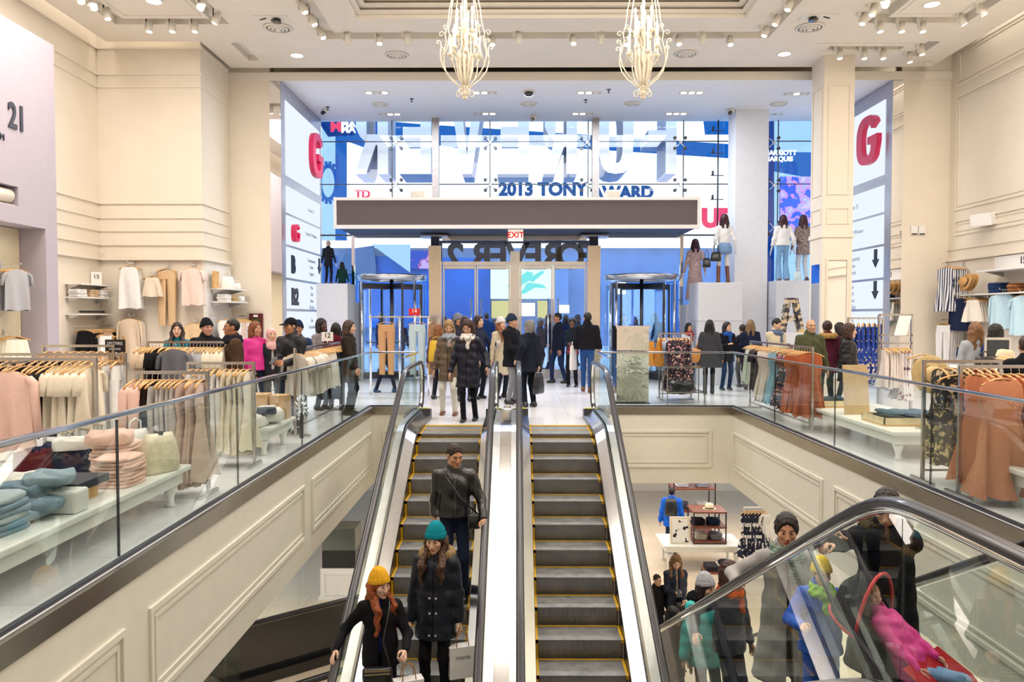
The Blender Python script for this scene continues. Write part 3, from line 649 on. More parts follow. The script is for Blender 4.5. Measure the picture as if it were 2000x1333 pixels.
# street sign letters that hang outside: backs seen in mirror writing
def big_letters():
    t = thing('sign_letters', 'giant white block letters hung outside, read from behind', 'sign', (0, 22.4, 5.5))
    LT = mat('letter enamel with added glow', '#F3F3F6', .4, noise=.02, emit='#F6F8FF', es=.16); LTS = mat('letter return', '#A9B4CC', .35, noise=.03)  # slight glow added to whiten the backs of the letters
    d0, d1 = 21.9, 23.3; zb = at(1000, 340, d0).z; H = 2.35; sw = .30
    def seg(poly, xc):
        m = MB(); P = [(xc-x, z) for x, z in poly]; n = len(P)
        m.add([(x, d0, zb+z) for x, z in P], [tuple(range(n))], 0); m.add([(x, d1, zb+z) for x, z in P], [tuple(reversed(range(n)))], 0)
        m.add([(x, d0, zb+z) for x, z in P]+[(x, d1, zb+z) for x, z in P], [(i, (i+1) % n, n+(i+1) % n, n+i) for i in range(n)], 1); return m
    w2 = .45
    E = [(-w2, 0), (w2, 0), (w2, sw), (-w2+sw, sw), (-w2+sw, H/2-sw/2), (w2-.1, H/2-sw/2), (w2-.1, H/2+sw/2), (-w2+sw, H/2+sw/2), (-w2+sw, H-sw), (w2, H-sw), (w2, H), (-w2, H)]
    Fp = [(-w2, 0), (-w2+sw, 0), (-w2+sw, H/2-.25), (w2-.1, H/2-.25), (w2-.1, H/2+.05), (-w2+sw, H/2+.05), (-w2+sw, H-sw), (w2, H-sw), (w2, H), (-w2, H)]
    Vp = [(-.14, 0), (.14, 0), (.5, H), (.2, H), (0, .55), (-.2, H), (-.5, H)]
    Rp = [(-w2, 0), (-w2+sw, 0), (-w2+sw, .82), (-.08, .82), (.2, 0), (.52, 0), (.2, .92), (.42, 1.12), (.46, 1.35), (.46, 2.0), (.34, 2.27), (.16, H), (-w2, H)]
    def bowl(xc): return [(-w2+sw, 1.14), (.06, 1.14), (.16, 1.25), (.16, 1.95), (.06, 2.05), (-w2+sw, 2.05)]
    def Oc(rx, rz, n=20): return [(rx*math.copysign(abs(math.cos(2*PI*k/n))**.7, math.cos(2*PI*k/n)), H/2+rz*math.copysign(abs(math.sin(2*PI*k/n))**.6, math.sin(2*PI*k/n))) for k in range(n)]
    for ch, px in (('R', 727), ('E', 811), ('V', 912), ('E', 1002), ('R', 1096), ('O', 1203), ('F', 1290)):
        xc = at(px, 300, d0).x
        if ch == 'O':
            m = MB(); o, i_ = Oc(.5, H/2), Oc(.2, H/2-.3); n = len(o)
            for Y in (d0, d1): m.add([(xc+x, Y, zb+z) for x, z in o]+[(xc+x, Y, zb+z) for x, z in i_], [(k, (k+1) % n, n+(k+1) % n, n+k) for k in range(n)], 0)
            for pl in (o, i_): m.add([(xc+x, d0, zb+z) for x, z in pl]+[(xc+x, d1, zb+z) for x, z in pl], [(k, (k+1) % n, n+(k+1) % n, n+k) for k in range(n)], 1)
        elif ch == 'R':
            m = seg([(-w2, 0), (-w2+sw, 0), (-w2+sw, H), (-w2, H)], xc)
            for pl in ([(-w2+sw, .82), (-.1, .82), (.18, 0), (.5, 0), (.2, .88), (.2, 1.12), (-w2+sw, 1.12)], [(.16, .92), (.34, 1.05), (.46, 1.3), (.46, 2.05), (.34, 2.28), (.16, 2.05)], [(-w2+sw, 2.05), (.16, 2.05), (.34, 2.28), (.16, H), (-w2+sw, H)]):
                q2 = seg(pl, xc); bb = len(m.v); m.v += q2.v; m.f += [tuple(i+bb for i in f_) for f_ in q2.f]; m.m += q2.m; m.s += q2.s
        else: m = seg({'E': E, 'V': Vp, 'F': Fp}[ch], xc)
        m.build('letter', [LT, LTS], t, world=True)
big_letters()
t = thing('door_sign_letters', 'black shop name letters above the doors outside, read from behind', 'sign', (0, 22.6, 3.4))
for ch, px in zip('12 REVEROF', (858, 888, 910, 939, 974, 1010, 1042, 1078, 1114, 1146)):
    if ch != ' ': facing(ch, px, 503, 1.05, INK, 22.6, .035, t, 'letter', .04, True)
MB().box(-2.3, 22.62, 3.86, 2.2, 22.7, 3.93).build('bar', INK, t, world=True)
# ================================================================ lamps and fittings on the ceilings
LENS = emis('lamp lens', '#FFF6E6', 6.0); LENS.cycles.emission_sampling = 'NONE'
BULB = emis('candle bulb', '#FFF2D8', 3.5); BULB.cycles.emission_sampling = 'NONE'
CAN = mat('white lamp housing', '#EFEADC', .45, noise=.02); VOID = mat('dark opening', '#3A3430', .8)
def track_spot(px, py, lit=True, tilt=(0, -.25), lab='', grp='track spotlights in the ceiling slots', z=7.16):
    p = atz(px, py, z); t = thing('track_spotlight', lab, 'spotlight', p, group=grp)
    ax = Vector((tilt[0], tilt[1], -1)).normalized(); c0 = Vector((0, 0, .05))
    m = MB(); m.tube([c0-ax*.09, c0-ax*.085, c0+ax*.10, c0+ax*.105], [.04, .06, .066, .06], 14); m.build('housing', CAN, t)
    MB().cyl(c0+ax*.104, c0+ax*.109, .05, n=14).build('lens', LENS if lit else VOID, t)
    MB().box(-.09, -.02, .0, -.06, .02, .29).box(-.12, -.035, .1, -.06, .035, .29).build('gear_box', CAN, t)
L1 = 'white spotlight can in the slot around the big ceiling coffer'; L2 = 'white spotlight can in the square slot over the left clothes wall'; L3 = 'white spotlight can in the square slot over the right clothes wall'
for px, py, lit in ((679, 80, 0), (742, 82, 1), (796, 80, 0), (962, 84, 1), (1013, 79, 0), (1120, 82, 1), (1174, 80, 0), (1223, 84, 1), (1326, 83, 1), (1372, 80, 0), (1426, 84, 1)):
    track_spot(px, py, lit, (0, -.35) if lit else (0, .5), ('lit ' if lit else 'unlit ')+L1, ('lit' if lit else 'unlit')+' spotlights of the coffer slot')
for px, py in ((592, 20), (611, 44), (628, 70)): track_spot(px, py, 1, (.4, -.1), 'lit '+L1, 'lit spotlights of the coffer slot')
for px, py in ((1542, 15), (1517, 44), (1496, 66)): track_spot(px, py, 1, (-.4, -.1), 'lit '+L1, 'lit spotlights of the coffer slot')
for px, py, tl in ((182, 13, .2), (209, 32, .2), (292, 57, 0), (337, 57, 0), (381, 57, 0), (395, 14, -.4), (423, 41, -.4), (157, 0, .2)): track_spot(px, py, 1, (tl, -.1), 'lit '+L2, 'spotlights over the left clothes wall')
for px, py, tl in ((1706, 25, -.3), (1731, 8, -.3), (1687, 42, -.3), (1719, 57, 0), (1761, 57, 0), (1802, 57, 0), (1878, 44, .5), (1917, 25, .5)): track_spot(px, py, 1, (tl, -.1), 'lit '+L3, 'spotlights over the right clothes wall')
for px, py in ((1640, 110), (1688, 110), (1725, 110)): track_spot(px, py, 1, (0, -.1), 'lit white spotlight can in the short slot in front of the pillar', 'spotlights in front of the pillar')
for px, py in ((1776, 117), (1800, 102)): track_spot(px, py, 1, (.1, -.1), 'lit white spotlight can in the short slot near the right wall', 'two spotlights near the right wall')
for px, py in ((504, 107), (518, 120)):
    p = atz(px, py, ZC+.04); t = thing('recessed_spotlight', 'small lit lamp in the narrow slot near the left directory', 'spotlight', p, group='two lamps of the narrow left slot')
    MB().lathe([(.03, .05), (.06, .04), (.07, 0), (.05, 0), (.05, .02), (.03, .05)], n=14).build('housing', CAN, t); MB().cyl((0, 0, .004), (0, 0, .012), .05).build('lens', LENS, t)
def downlight(px, py, lab, r=.13):
    p = atz(px, py, ZC); t = thing('downlight', lab, 'ceiling light', p)
    MB().lathe([(r, -.012), (r+.025, -.008), (r+.025, 0), (r, 0), (r, -.012)], n=24).build('trim_ring', CAN, t); MB().cyl((0, 0, -.010), (0, 0, -.004), r, n=24).build('diffuser', LENS, t)
downlight(580, 108, 'round lit downlight near the left end of the beam'); downlight(1532, 105, 'round lit downlight left of the cream pillar')
downlight(301, 2, 'round lit downlight inside the left square slot'); downlight(1820, 8, 'round lit downlight inside the right square slot')
def vent(px, py, z, lab, r=.22, grp=None):
    p = atz(px, py, z); t = thing('ceiling_vent', lab, 'vent', p, group=grp)
    MB().cyl((0, 0, -.006), (0, 0, 0), r*.92, n=24).build('throat', VOID, t)
    for k, (a, zz) in enumerate(((1.0, -.02), (.72, -.035), (.45, -.05))): MB().lathe([(r*a, zz+.02), (r*a+.02, zz+.012), (r*(a-.13), zz-.012), (r*(a-.15), zz+.0), (r*a, zz+.02)], n=28).build('ring', CAN, t)
    MB().cyl((0, 0, -.06), (0, 0, -.05), r*.22, n=16).build('cone', CAN, t)
vent(775, 107, ZC, 'round white air vent in the main ceiling, left of the left chandelier', .24); vent(1340, 105, ZC, 'round white air vent in the main ceiling, right of the right chandelier', .24)
vent(543, 54, ZC, 'round white air vent over the left clothes floor', .26); vent(1582, 53, ZC, 'round white air vent over the right clothes floor', .26)
ZS = 7.09
for px, py, l in ((742, 204, 'round air vent in the entrance soffit, first from left'), (1033, 203, 'round air vent in the entrance soffit, second from left'), (1235, 202, 'round air vent in the entrance soffit, third from left'), (1521, 203, 'round air vent in the entrance soffit, fourth from left')): vent(px, py, ZS, l, .2)
def triple(px, py, on, lab, grp):
    p = atz(px, py, ZS); t = thing('recessed_lamp', lab, 'ceiling light', p, group=grp)
    m = MB()
    for a in ((-.30, -.10, .30, -.085), (-.30, .085, .30, .10), (-.30, -.085, -.285, .085), (.285, -.085, .30, .085)): m.box(a[0], a[1], -.012, a[2], a[3], 0)
    m.build('trim_frame', CAN, t); MB().box(-.285, -.085, -.004, .285, .085, -.001).build('backing', mat('lamp backing', '#B9AFA4', .6), t)
    for k in range(3): MB().cyl((-.19+.19*k, 0, -.014), (-.19+.19*k, 0, -.004), .07, n=16).build('lens', LENS if on[k] else CAN, t)
for px, py, on, l in ((736, 181, (1, 0, 1), 'first from left'), (946, 181, (1, 1, 0), 'second from left'), (1150, 181, (1, 1, 0), 'third from left'), (1351, 181, (1, 1, 1), 'fourth from left'), (1556, 183, (0, 1, 0), 'last, beside the pillar')):
    triple(px, py, on, 'three lamp recessed fitting, front soffit row, '+l, 'front row of soffit lamps')
for px, py, on, l in ((762, 223, (0, 1, 1), 'first from left'), (948, 222, (0, 1, 1), 'second from left'), (1138, 222, (1, 1, 0), 'third from left'), (1321, 222, (1, 1, 1), 'fourth from left'), (1506, 223, (1, 0, 0), 'last, beside the pillar')):
    triple(px, py, on, 'three lamp recessed fitting, rear soffit row, '+l, 'rear row of soffit lamps')
SM = mat('smoked dome', '#14141C', .08, coat=.6)
p = atz(1033, 178, ZS); t = thing('dome_camera', 'black security dome in the soffit above the exit sign', 'camera', p)
MB().lathe([(.15, 0), (.15, -.03), (.11, -.03)], n=20).build('base', CAN, t); m = MB(); m.lathe([(.11, -.03), (.105, -.08), (.07, -.12), (0.0, -.135)], n=20); m.build('dome', SM, t)
for px, py, l in ((635, 214, 'white ceiling camera beside the left directory'), (1042, 227, 'white ceiling camera behind the black dome'), (1427, 214, 'white ceiling camera above the pale column')):
    p = atz(px, py, ZS); t = thing('ceiling_camera', l, 'camera', p); MB().lathe([(.1, 0), (.1, -.06), (.06, -.1), (0, -.11)], n=16).build('base', CAN, t); MB().cyl((0, -.03, -.07), (-.05, -.11, -.12), .05, n=14).build('eye', SM, t)
for px, py in ((1144, 195), (804, 193), (1189, 175), (640, 262-53)): 
    p = atz(px, py, ZS); MB().lathe([(.05, 0), (.05, -.01), (.012, -.012), (.012, -.07), (.03, -.075), (.03, -.08), (0, -.08)], n=12).build('sprinkler_head', DARKMET, label='small dark sprinkler head poking from the entrance soffit', cat='sprinkler', group='soffit sprinklers').location = p
for px, py, s_, l in ((530, 36, 1, 'ceiling sensor plate beside the left round vent'), (1598, 33, -1, 'ceiling sensor plate beside the right round vent')):
    p = atz(px, py, ZC); t = thing('sensor_plate', l, 'sensor', p); MB().box(-.32, -.16, -.015, .32, .16, 0).build('plate', CAN, t); MB().cyl((.1*s_, 0, -.08), (.1*s_, 0, -.015), .08, n=16).build('camera_eye', SM, t)
    MB().bar((-.22*s_, .02, -.02), (-.08*s_, -.06, -.02), .03, .01).build('slot', VOID, t); MB().cyl((0, .05, -.03), (0, .05, -.015), .025).build('button', VOID, t)
p = atz(1810, 122, ZC); MB().lathe([(.07, 0), (.07, -.03), (.05, -.05), (0, -.05)], n=16).build('smoke_detector', CAN, label='small white smoke detector near the right ceiling edge', cat='detector').location = p
# --- chandeliers
IV = mat('ivory painted iron', '#E9DFC8', .5, noise=.12, scale=25)
def chandelier(X, Y, lab):
    t = thing('chandelier', lab, 'chandelier', (X, Y, 5.2))
    sp = lambda k, n, pts: [Vector((r*math.cos(2*PI*k/n+.3), r*math.sin(2*PI*k/n+.3), z)) for r, z in pts]
    m = MB(); m.lathe([(0, 0), (.03, .01), (.05, .04), (.035, .07), (.07, .09), (.03, .13), (.05, .17), (.06, .2), (.03, .24), (.025, .5), (.04, .55), (.025, .7), (.03, 1.2), (.045, 1.25), (.02, 1.3), (.02, 2.1)], n=12); m.build('column', IV, t)
    MB().tube([(0, 0, 2.1), (0, 0, 2.66)], .012, 6).build('chain', IV, t)
    def scroll(c, r0, a0, turns, rz=1, n=14): return [(c[0]+r0*(1-.75*i/n)*math.cos(a0+turns*2*PI*i/n), c[1]+rz*r0*(1-.75*i/n)*math.sin(a0+turns*2*PI*i/n)) for i in range(n+1)]
    for k in range(8):
        pts = [(.03, .17), (.12, .24), (.26, .36), (.36, .5), (.40, .64), (.40, .74), (.385, .82), (.395, .87)]+scroll((.435, .87), .04, PI, -.9)
        MB().tube(sp(k, 8, pts), .011, 6).build('cage_arm', IV, t)
        up = [(.40, .62), (.34, .78), (.30, .95), (.32, 1.06), (.29, 1.16), (.27, 1.26), (.25, 1.45), (.2, 1.66), (.1, 1.85), (.03, 1.95)]
        MB().tube(sp(k+.5, 8, up), .010, 6).build('upper_arm', IV, t)
        MB().tube(sp(k+.5, 8, scroll((.38, 1.06), .05, PI, -1.0)+[(.36, 1.06)]), .008, 5).build('scroll', IV, t)
    for k in range(10):
        b = MB(); b.tube(sp(k, 10, [(.03, .19), (.08, .34), (.12, .5), (.13, .66), (.10, .80)]), [.008, .02, .024, .018, .006], 6); b.build('leaf_blade', IV, t)
    for k in range(5): MB().tube(sp(k, 5, [(.03, .16)]+scroll((.10, .10), .06, 1.6, -1.0)), .010, 6).build('foot_scroll', IV, t)
    for k in range(16):
        ring, i = (0, k) if k < 8 else (1, k-8)
        r = .24 if ring == 0 else .13; a = 2*PI*i/8+.15+ring*.3; z0 = (.72, .78, .70, .82)[i % 4] if ring == 0 else (1.02, 1.1)[i % 2]; h = (.22, .28, .2, .3)[i % 4]
        x, y = r*math.cos(a), r*math.sin(a)
        c = MB(); c.lathe([(.0, -.05), (.02, -.04), (.05, 0), (.045, .012), (.016, .012), (.016, h), (.0, h)], (x, y, z0), 10); c.tube([(x, y, z0-.04), (x*.75, y*.75, z0-.16), (x*.4, y*.4, z0-.12), (x*.15, y*.15, z0-.25)], .008, 5)
        cc = c.build('candle', IV, t)
        bl_ = MB(); bl_.lathe([(0, 0), (.018, .01), (.026, .035), (.02, .065), (.006, .085), (0, .09)], (x, y, z0+h), 10); link_mesh('bulb', bl_.mesh('bulb', BULB), cc)
chandelier(at(908, 150, 12.5).x, 12.5, 'ivory iron cage chandelier with candle bulbs, the left of two'); chandelier(at(1256, 150, 12.5).x, 12.5, 'ivory iron cage chandelier with candle bulbs, the right of two')
p = at(1376, 5, 14.0); MB().lathe([(.0, -.14), (.05, -.12), (.14, -.04), (.17, 0)], n=12).build('ceiling_rosette', IV, label='small ivory plaster rosette inside the coffer corner', cat='rosette').location = (p.x, 13.6, 7.87)
# ================================================================ figures: surfaces grown from distance fields
A3 = lambda *a: np.array(a, dtype=float)
def rc(P, a, b, r1, r2=None, q=None):
    a, b = np.asarray(a, float), np.asarray(b, float); r2 = r1 if r2 is None else r2
    if q is not None: q = np.asarray(q, float); P, a, b = P*q, a*q, b*q
    ba = b-a; pa = P-a; L = ba @ ba
    h = np.clip(pa @ ba/L, 0, 1) if L > 1e-12 else np.zeros(len(P))
    return np.linalg.norm(pa-h[:, None]*ba, axis=1)-(r1+(r2-r1)*h)
def el(P, c, r):
    r = np.asarray(r, float); d = (P-np.asarray(c, float)); k0 = np.linalg.norm(d/r, axis=1); k1 = np.linalg.norm(d/(r*r), axis=1)
    return k0*(k0-1)/np.maximum(k1, 1e-6)
def smin(a, b, k):
    h = np.clip(.5+.5*(b-a)/k, 0, 1); return b+(a-b)*h-k*h*(1-h)
def smax(a, b, k): return -smin(-a, -b, k)
def torus(P, c, R0, r, q=(1, 1, 1)):
    d = (P-np.asarray(c))*np.asarray(q); x = np.sqrt(d[:, 0]**2+d[:, 1]**2)-R0; return np.sqrt(x*x+d[:, 2]**2)-r
def surfnet(fn, lo, hi, h):
    lo = np.asarray(lo, float); n = np.maximum(np.ceil((np.asarray(hi)-lo)/h).astype(int)+1, 3)
    g = np.stack(np.meshgrid(*[lo[i]+h*np.arange(n[i]) for i in range(3)], indexing='ij'), -1)
    v = fn(g.reshape(-1, 3)).reshape(n); ins = v < 0
    cs = [(i, j, k) for i in (0, 1) for j in (0, 1) for k in (0, 1)]
    m = n-1; sl = lambda A, c: A[c[0]:c[0]+m[0], c[1]:c[1]+m[1], c[2]:c[2]+m[2]]
    cnt = np.zeros(m); acc = np.zeros((*m, 3))
    for c in cs:
        for ax in range(3):
            if c[ax]: continue
            d = list(c); d[ax] = 1
            a, b = sl(v, c), sl(v, d); x = (a < 0) != (b < 0)
            t = np.where(x, a/np.where(x, a-b, 1), 0)
            for i in range(3): acc[..., i] += np.where(x, c[i]+(t if i == ax else 0), 0)
            cnt += x
    act = cnt > 0; idx = -np.ones(m, int); idx[act] = np.arange(act.sum())
    base = np.stack(np.nonzero(act), -1)
    V = lo+h*(base+acc[act]/cnt[act][:, None]); Q = []
    for ax in range(3):
        u, w_ = (ax+1) % 3, (ax+2) % 3; s0 = [slice(None)]*3; s1 = [slice(None)]*3; s0[ax] = slice(0, -1); s1[ax] = slice(1, None)
        a, b = ins[tuple(s0)], ins[tuple(s1)]; e = np.stack(np.nonzero(a != b), -1)
        ok = (e[:, u] > 0) & (e[:, w_] > 0) & (e[:, u] < m[u]) & (e[:, w_] < m[w_]) & (e[:, ax] < m[ax]); e = e[ok]
        flip = ~a[tuple(e.T)]; q = []
        for du, dw in ((-1, -1), (0, -1), (0, 0), (-1, 0)):
            f = e.copy(); f[:, u] += du; f[:, w_] += dw; q.append(idx[tuple(f.T)])
        q = np.stack(q, -1); q[flip] = q[flip][:, ::-1]; Q.append(q)
    return V, np.concatenate(Q)
def npmesh(name, parts, mats):
    # parts: list of (V, Q, material index or array)
    me = bpy.data.meshes.new(name); nv = sum(len(p[0]) for p in parts); nq = sum(len(p[1]) for p in parts)
    V = np.concatenate([p[0] for p in parts]); o = 0; Q = []; M = []
    for v, q, m in parts: Q.append(q+o); o += len(v); M.append(np.full(len(q), m) if np.isscalar(m) else m)
    Q = np.concatenate(Q).astype(np.int32); M = np.concatenate(M).astype(np.int32)
    me.vertices.add(nv); me.vertices.foreach_set('co', V.ravel().astype(np.float32)); me.loops.add(nq*4); me.loops.foreach_set('vertex_index', Q.ravel())
    me.polygons.add(nq); me.polygons.foreach_set('loop_start', np.arange(0, nq*4, 4, dtype=np.int32)); me.polygons.foreach_set('loop_total', np.full(nq, 4, np.int32))
    for m in mats: me.materials.append(m)
    me.polygons.foreach_set('material_index', M); me.polygons.foreach_set('use_smooth', np.ones(nq, bool)); me.update(calc_edges=True); me.validate(); return me
def mbparts(mb, mi):
    # quads of an MB as numpy (triangles become degenerate quads)
    return np.array(mb.v, float), np.array([(*f, f[-1]) if len(f) == 3 else f[:4] for f in mb.f if len(f) in (3, 4)]), mi
def headfn(P, g):
    j = 1.0 if g == 'm' else .93
    d = el(P, (0, .012, .028), (.074, .094, .095)); d = smin(d, el(P, (0, -.035, -.02), (.061, .058, .085)), .03)
    d = smin(d, el(P, (0, -.035, -.068), (.050*j, .05, .045)), .025); d = smin(d, el(P, (0, -.072, -.098), (.024*j, .02, .018)), .02)
    X = P.copy(); X[:, 0] = np.abs(X[:, 0])
    d = smin(d, el(X, (.043, -.062, -.018), (.022, .02, .02)), .02)
    if g == 'm': d = smin(d, rc(X, (0, -.083, .03), (.045, -.072, .03), .010), .015)
    d = smax(d, -el(X, (.031, -.103, .008), (.019, .016, .013)), .014)
    d = smin(d, rc(P, (0, -.088, .018), (0, -.109, -.024), .007, .0115), .012); d = smin(d, el(X, (.012, -.101, -.031), (.0085, .010, .0075)), .006)
    d = smin(d, el(P, (0, -.0915, -.0575), (.022, .009, .0055)), .005); d = smin(d, el(P, (0, -.0900, -.0685), (.018, .009, .0062)), .005)
    d = smax(d, -rc(X, (0, -.104, -.0625), (.024, -.094, -.0625), .0022), .003)
    d = smin(d, el(X, (.076, .010, -.004), (.011, .021, .031)), .006)
    return smin(d, rc(P, (0, .018, -.08), (0, .035, -.24), .050 if g == 'f' else .058, .056 if g == 'f' else .064), .03)
HEADC = {}
def head_parts(g, h):
    if (g, h) in HEADC: return HEADC[g, h]
    V, Q = surfnet(lambda P: headfn(P, g), (-.1, -.14, -.23), (.1, .125, .14), h)
    C_ = V[Q].mean(1); mi = np.where((C_[:, 1] < -.086) & ((C_[:, 0]/.023)**2+((C_[:, 2]+.063)/.0115)**2 < 1), 1, 0)
    def sy(x, z):
        ys = np.linspace(-.13, 0, 260); d = headfn(np.stack([np.full(260, x), ys, np.full(260, z)], -1), g); return ys[np.argmax(d < 0)]
    out = [(V, Q, mi)]
    e = MB(); ir = MB(); br = MB()
    for s in (-1, 1):
        y = sy(.031, .008); e.ell((s*.031, y+.004, .008), (.0145, .008, .0078), 12, 8); ir.ell((s*.031, y-.0025, .008), (.0064, .0028, .0066), 10, 6)
        br.tube([(s*x, sy(x, z)-.0005, z) for x, z in ((.013, .027), (.024, .032), (.036, .0335), (.05, .027))], [.0030, .0042, .0038, .0018], 6)
        br.tube([(s*x, sy(x, z)-.0025, z) for x, z in ((.0165, .009), (.024, .0150), (.034, .0160), (.045, .0090))], .0017, 5)
    out += [mbparts(e, 2), mbparts(ir, 3), mbparts(br, 4)]
    HEADC[g, h] = out; return out
HANDC = {}
def hand_parts(curl, h):
    if (curl, h) in HANDC: return HANDC[curl, h]
    c = {'relax': .32, 'grip': .95, 'flat': .1}[curl]; segs = []
    for y, L in ((-.029, .072), (-.0095, .080), (.010, .074), (.029, .058)):
        p = A3(0, y, -.088); a = .12+c*.5
        for k, f in enumerate((.45, .31, .26)):
            q = p+A3(math.sin(a), (y*.12 if k == 0 else 0), -math.cos(a))*L*f; segs.append((p, q, .0088-.0008*k, .0082-.001*k)); p = q; a += c
    th = [A3(.004, -.03, -.022), A3(.014, -.056, -.05), A3(.024, -.062, -.08), A3(.03+.02*c, -.056+.02*c, -.10)]
    def fn(P):
        d = np.full(len(P), 1.)
        for a, b, r1, r2 in segs: d = np.minimum(d, rc(P, a, b, r1, r2))
        t = np.full(len(P), 1.)
        for a, b, r in zip(th[:-1], th[1:], (.0125, .0105, .009)): t = smin(t, rc(P, a, b, r, r*.92), .008)
        pl = rc(P, (0, -.012, -.03), (0, -.02, -.082), .016, q=(1.15, 1, 1)); pl = smin(pl, rc(P, (0, .012, -.03), (0, .022, -.082), .015, q=(1.15, 1, 1)), .015)
        d = smin(d, pl, .008); d = smin(d, t, .008); return smin(d, rc(P, (0, 0, .07), (0, 0, -.02), .026, .022, q=(1.15, 1, 1)), .015)
    V, Q = surfnet(fn, (-.05, -.085, -.19), (.11, .06, .075), h); HANDC[curl, h] = (V, Q); return V, Q
def ik(a, b, l1, l2, pole):
    a, b, pole = A3(*a), A3(*b), A3(*pole); d = b-a; L = np.linalg.norm(d)
    if L > (l1+l2)*.998: b = a+d/L*(l1+l2)*.998; d = b-a; L = np.linalg.norm(d)
    u = d/L; p = pole-u*(pole@u); p /= max(np.linalg.norm(p), 1e-6); x = (l1*l1-l2*l2+L*L)/(2*L); return a+u*x+p*math.sqrt(max(l1*l1-x*x, 0)), b
def hairmat(c): return mat('hair '+c, c, .5, noise=.35, scale=45, spec=.4)
def skinmat(c): return mat('skin '+c, c, .5, noise=.05, scale=20)
def lipmat(c): return mat('lips '+c, c, .4, noise=0)
EYEW = mat('eye white', '#E9E5E0', .25, noise=0); IRIS = mat('dark iris', '#1E1410', .15, noise=0)
def leather(c): return mat('leather '+c, c, .35, noise=.12, scale=18, bump=.25, bscale=40, coat=.3)
def quilt(c): return mat('puffer '+c, c, .5, noise=.10, scale=10, bump=.2, bscale=30, spec=.35)
def person(label, X, Y, z=0., rz=0., H=1.68, g='f', skin='#C99B7E', hair=('long', '#2A1B15', .3), hat=None, top=None, bottom=None, shoes='#1A1A1E', scarf=None, fur=None,
           RH=None, LH=None, feet=None, head=(0, 0), lean=0., q=1, hands=('relax', 'relax'), lips='#B5655C', group=None, seat=None, fat=1., thumbs=(None, None), trim=None):
    # local frame at height 1.70: faces -y, own right hand at -x; q 0 far, 1 middle, 2 near
    s = H/1.70; t = thing('person', label, 'person', (X, Y, z), R(rz), group); hv = (.022, .017, .0125)[q]; hh = (.011, .0085, .0058)[q]; hd = (.0075, .006, .0045)[q]
    top = dict(top or dict(c='#22242C')); bottom = dict(bottom or dict(c='#1F2430')); top.setdefault('hem', .78); top.setdefault('m', fab); top.setdefault('r', 0.); top.setdefault('sl', True)
    sh = .152 if g == 'f' else .178; fw = fat
    hipz = .90; lx = lambda zz: -math.tan(lean)*max(0, zz-.9)         # forward lean moves the trunk to -y
    pt = lambda x, y, zz: A3(x, y+lx(zz), zz)
    feet = feet or ((-.10, 0, 0), (.10, .0, 0)); RH = RH or (-.29, -.04, .80); LH = LH or (.29, -.04, .80)
    SR, SL = pt(-sh, .01, 1.355), pt(sh, .01, 1.355)
    ER, WR = ik(SR, RH, .285, .25, (-.35, 1, -.35)); EL, WL = ik(SL, LH, .285, .25, (.35, 1, -.35))
    hipR, hipL = A3(-.08, 0, hipz), A3(.08, 0, hipz)
    aR, aL = A3(*feet[0])+A3(0, 0, .09), A3(*feet[1])+A3(0, 0, .09)
    KR, aR = ik(hipR, aR, .42, .41, (0, -1, .0)); KL, aL = ik(hipL, aL, .42, .41, (0, -1, .0))
    hc = pt(0, .0-.02, 1.575); hc[1] -= math.sin(lean)*.03
    Mh = Matrix.Translation(Vector(hc)) @ Matrix.Rotation(R(head[0]), 4, 'Z') @ Matrix.Rotation(R(head[1]), 4, 'X'); Mn = np.array(Mh)
    tr = lambda V, M: V @ M[:3, :3].T+M[:3, 3]
    # ---- body: one surface with head, trunk, limbs and hands
    skm = [skinmat(skin), lipmat(lips), EYEW, IRIS, hairmat(hair[1] if hair else '#2A1B15')]
    parts = [(tr(V, Mn)*s, Q, m) for V, Q, m in head_parts(g, hh)]
    nk = tr(A3(0, .03, -.2)[None], Mn)[0]
    def core(P):
        d = rc(P, pt(0, 0, .93), pt(0, .0, 1.30), .095, .10, (1, 1.3, 1)); d = smin(d, rc(P, SR, SL, .03), .05); d = smin(d, rc(P, pt(0, .01, 1.36), nk, .052, .05), .03)
        for a, b, c in ((SR, ER, WR), (SL, EL, WL)): d = smin(d, rc(P, a, b, .035, .03), .03); d = smin(d, rc(P, b, c, .03, .022), .02)
        for a, b, c in ((hipR, KR, aR), (hipL, KL, aL)): d = smin(d, rc(P, a, b, .06, .045), .04); d = smin(d, rc(P, b, c, .043, .032), .02)
        return d
    allp = np.array([SR, SL, ER, EL, WR, WL, KR, KL, aR, aL, nk, hipR, hipL]); lo, hi = allp.min(0), allp.max(0)
    V, Q = surfnet(core, lo-.14, hi+.14, .024); parts.append((V*s, Q, 0))
    for side, (E_, W_) in ((-1, (ER, WR)), (1, (EL, WL))):
        V, Q = hand_parts(hands[0 if side < 0 else 1], hd); V = V.copy()
        if side > 0: V[:, 0] *= -1; Q = Q[:, ::-1]
        zz = -(W_-E_)/np.linalg.norm(W_-E_); th = thumbs[0 if side < 0 else 1]; th = A3(0, -1, .0) if th is None else A3(*th)
        if abs(th@zz) > .9: th = th+A3(-side*.6, 0, .5)
        y_ = -(th-zz*(th@zz)); y_ /= np.linalg.norm(y_); x_ = np.cross(y_, zz); Mx = np.stack([x_, y_, zz], 1)
        parts.append(((V*.93 @ Mx.T+W_+(-zz)*.01)*s, Q, 0))
    link_mesh('body', npmesh('body', parts, skm), t)
    # ---- trousers, skirt or tights
    kind = bottom.get('kind', 'trousers'); w0 = bottom.get('w', 1.)
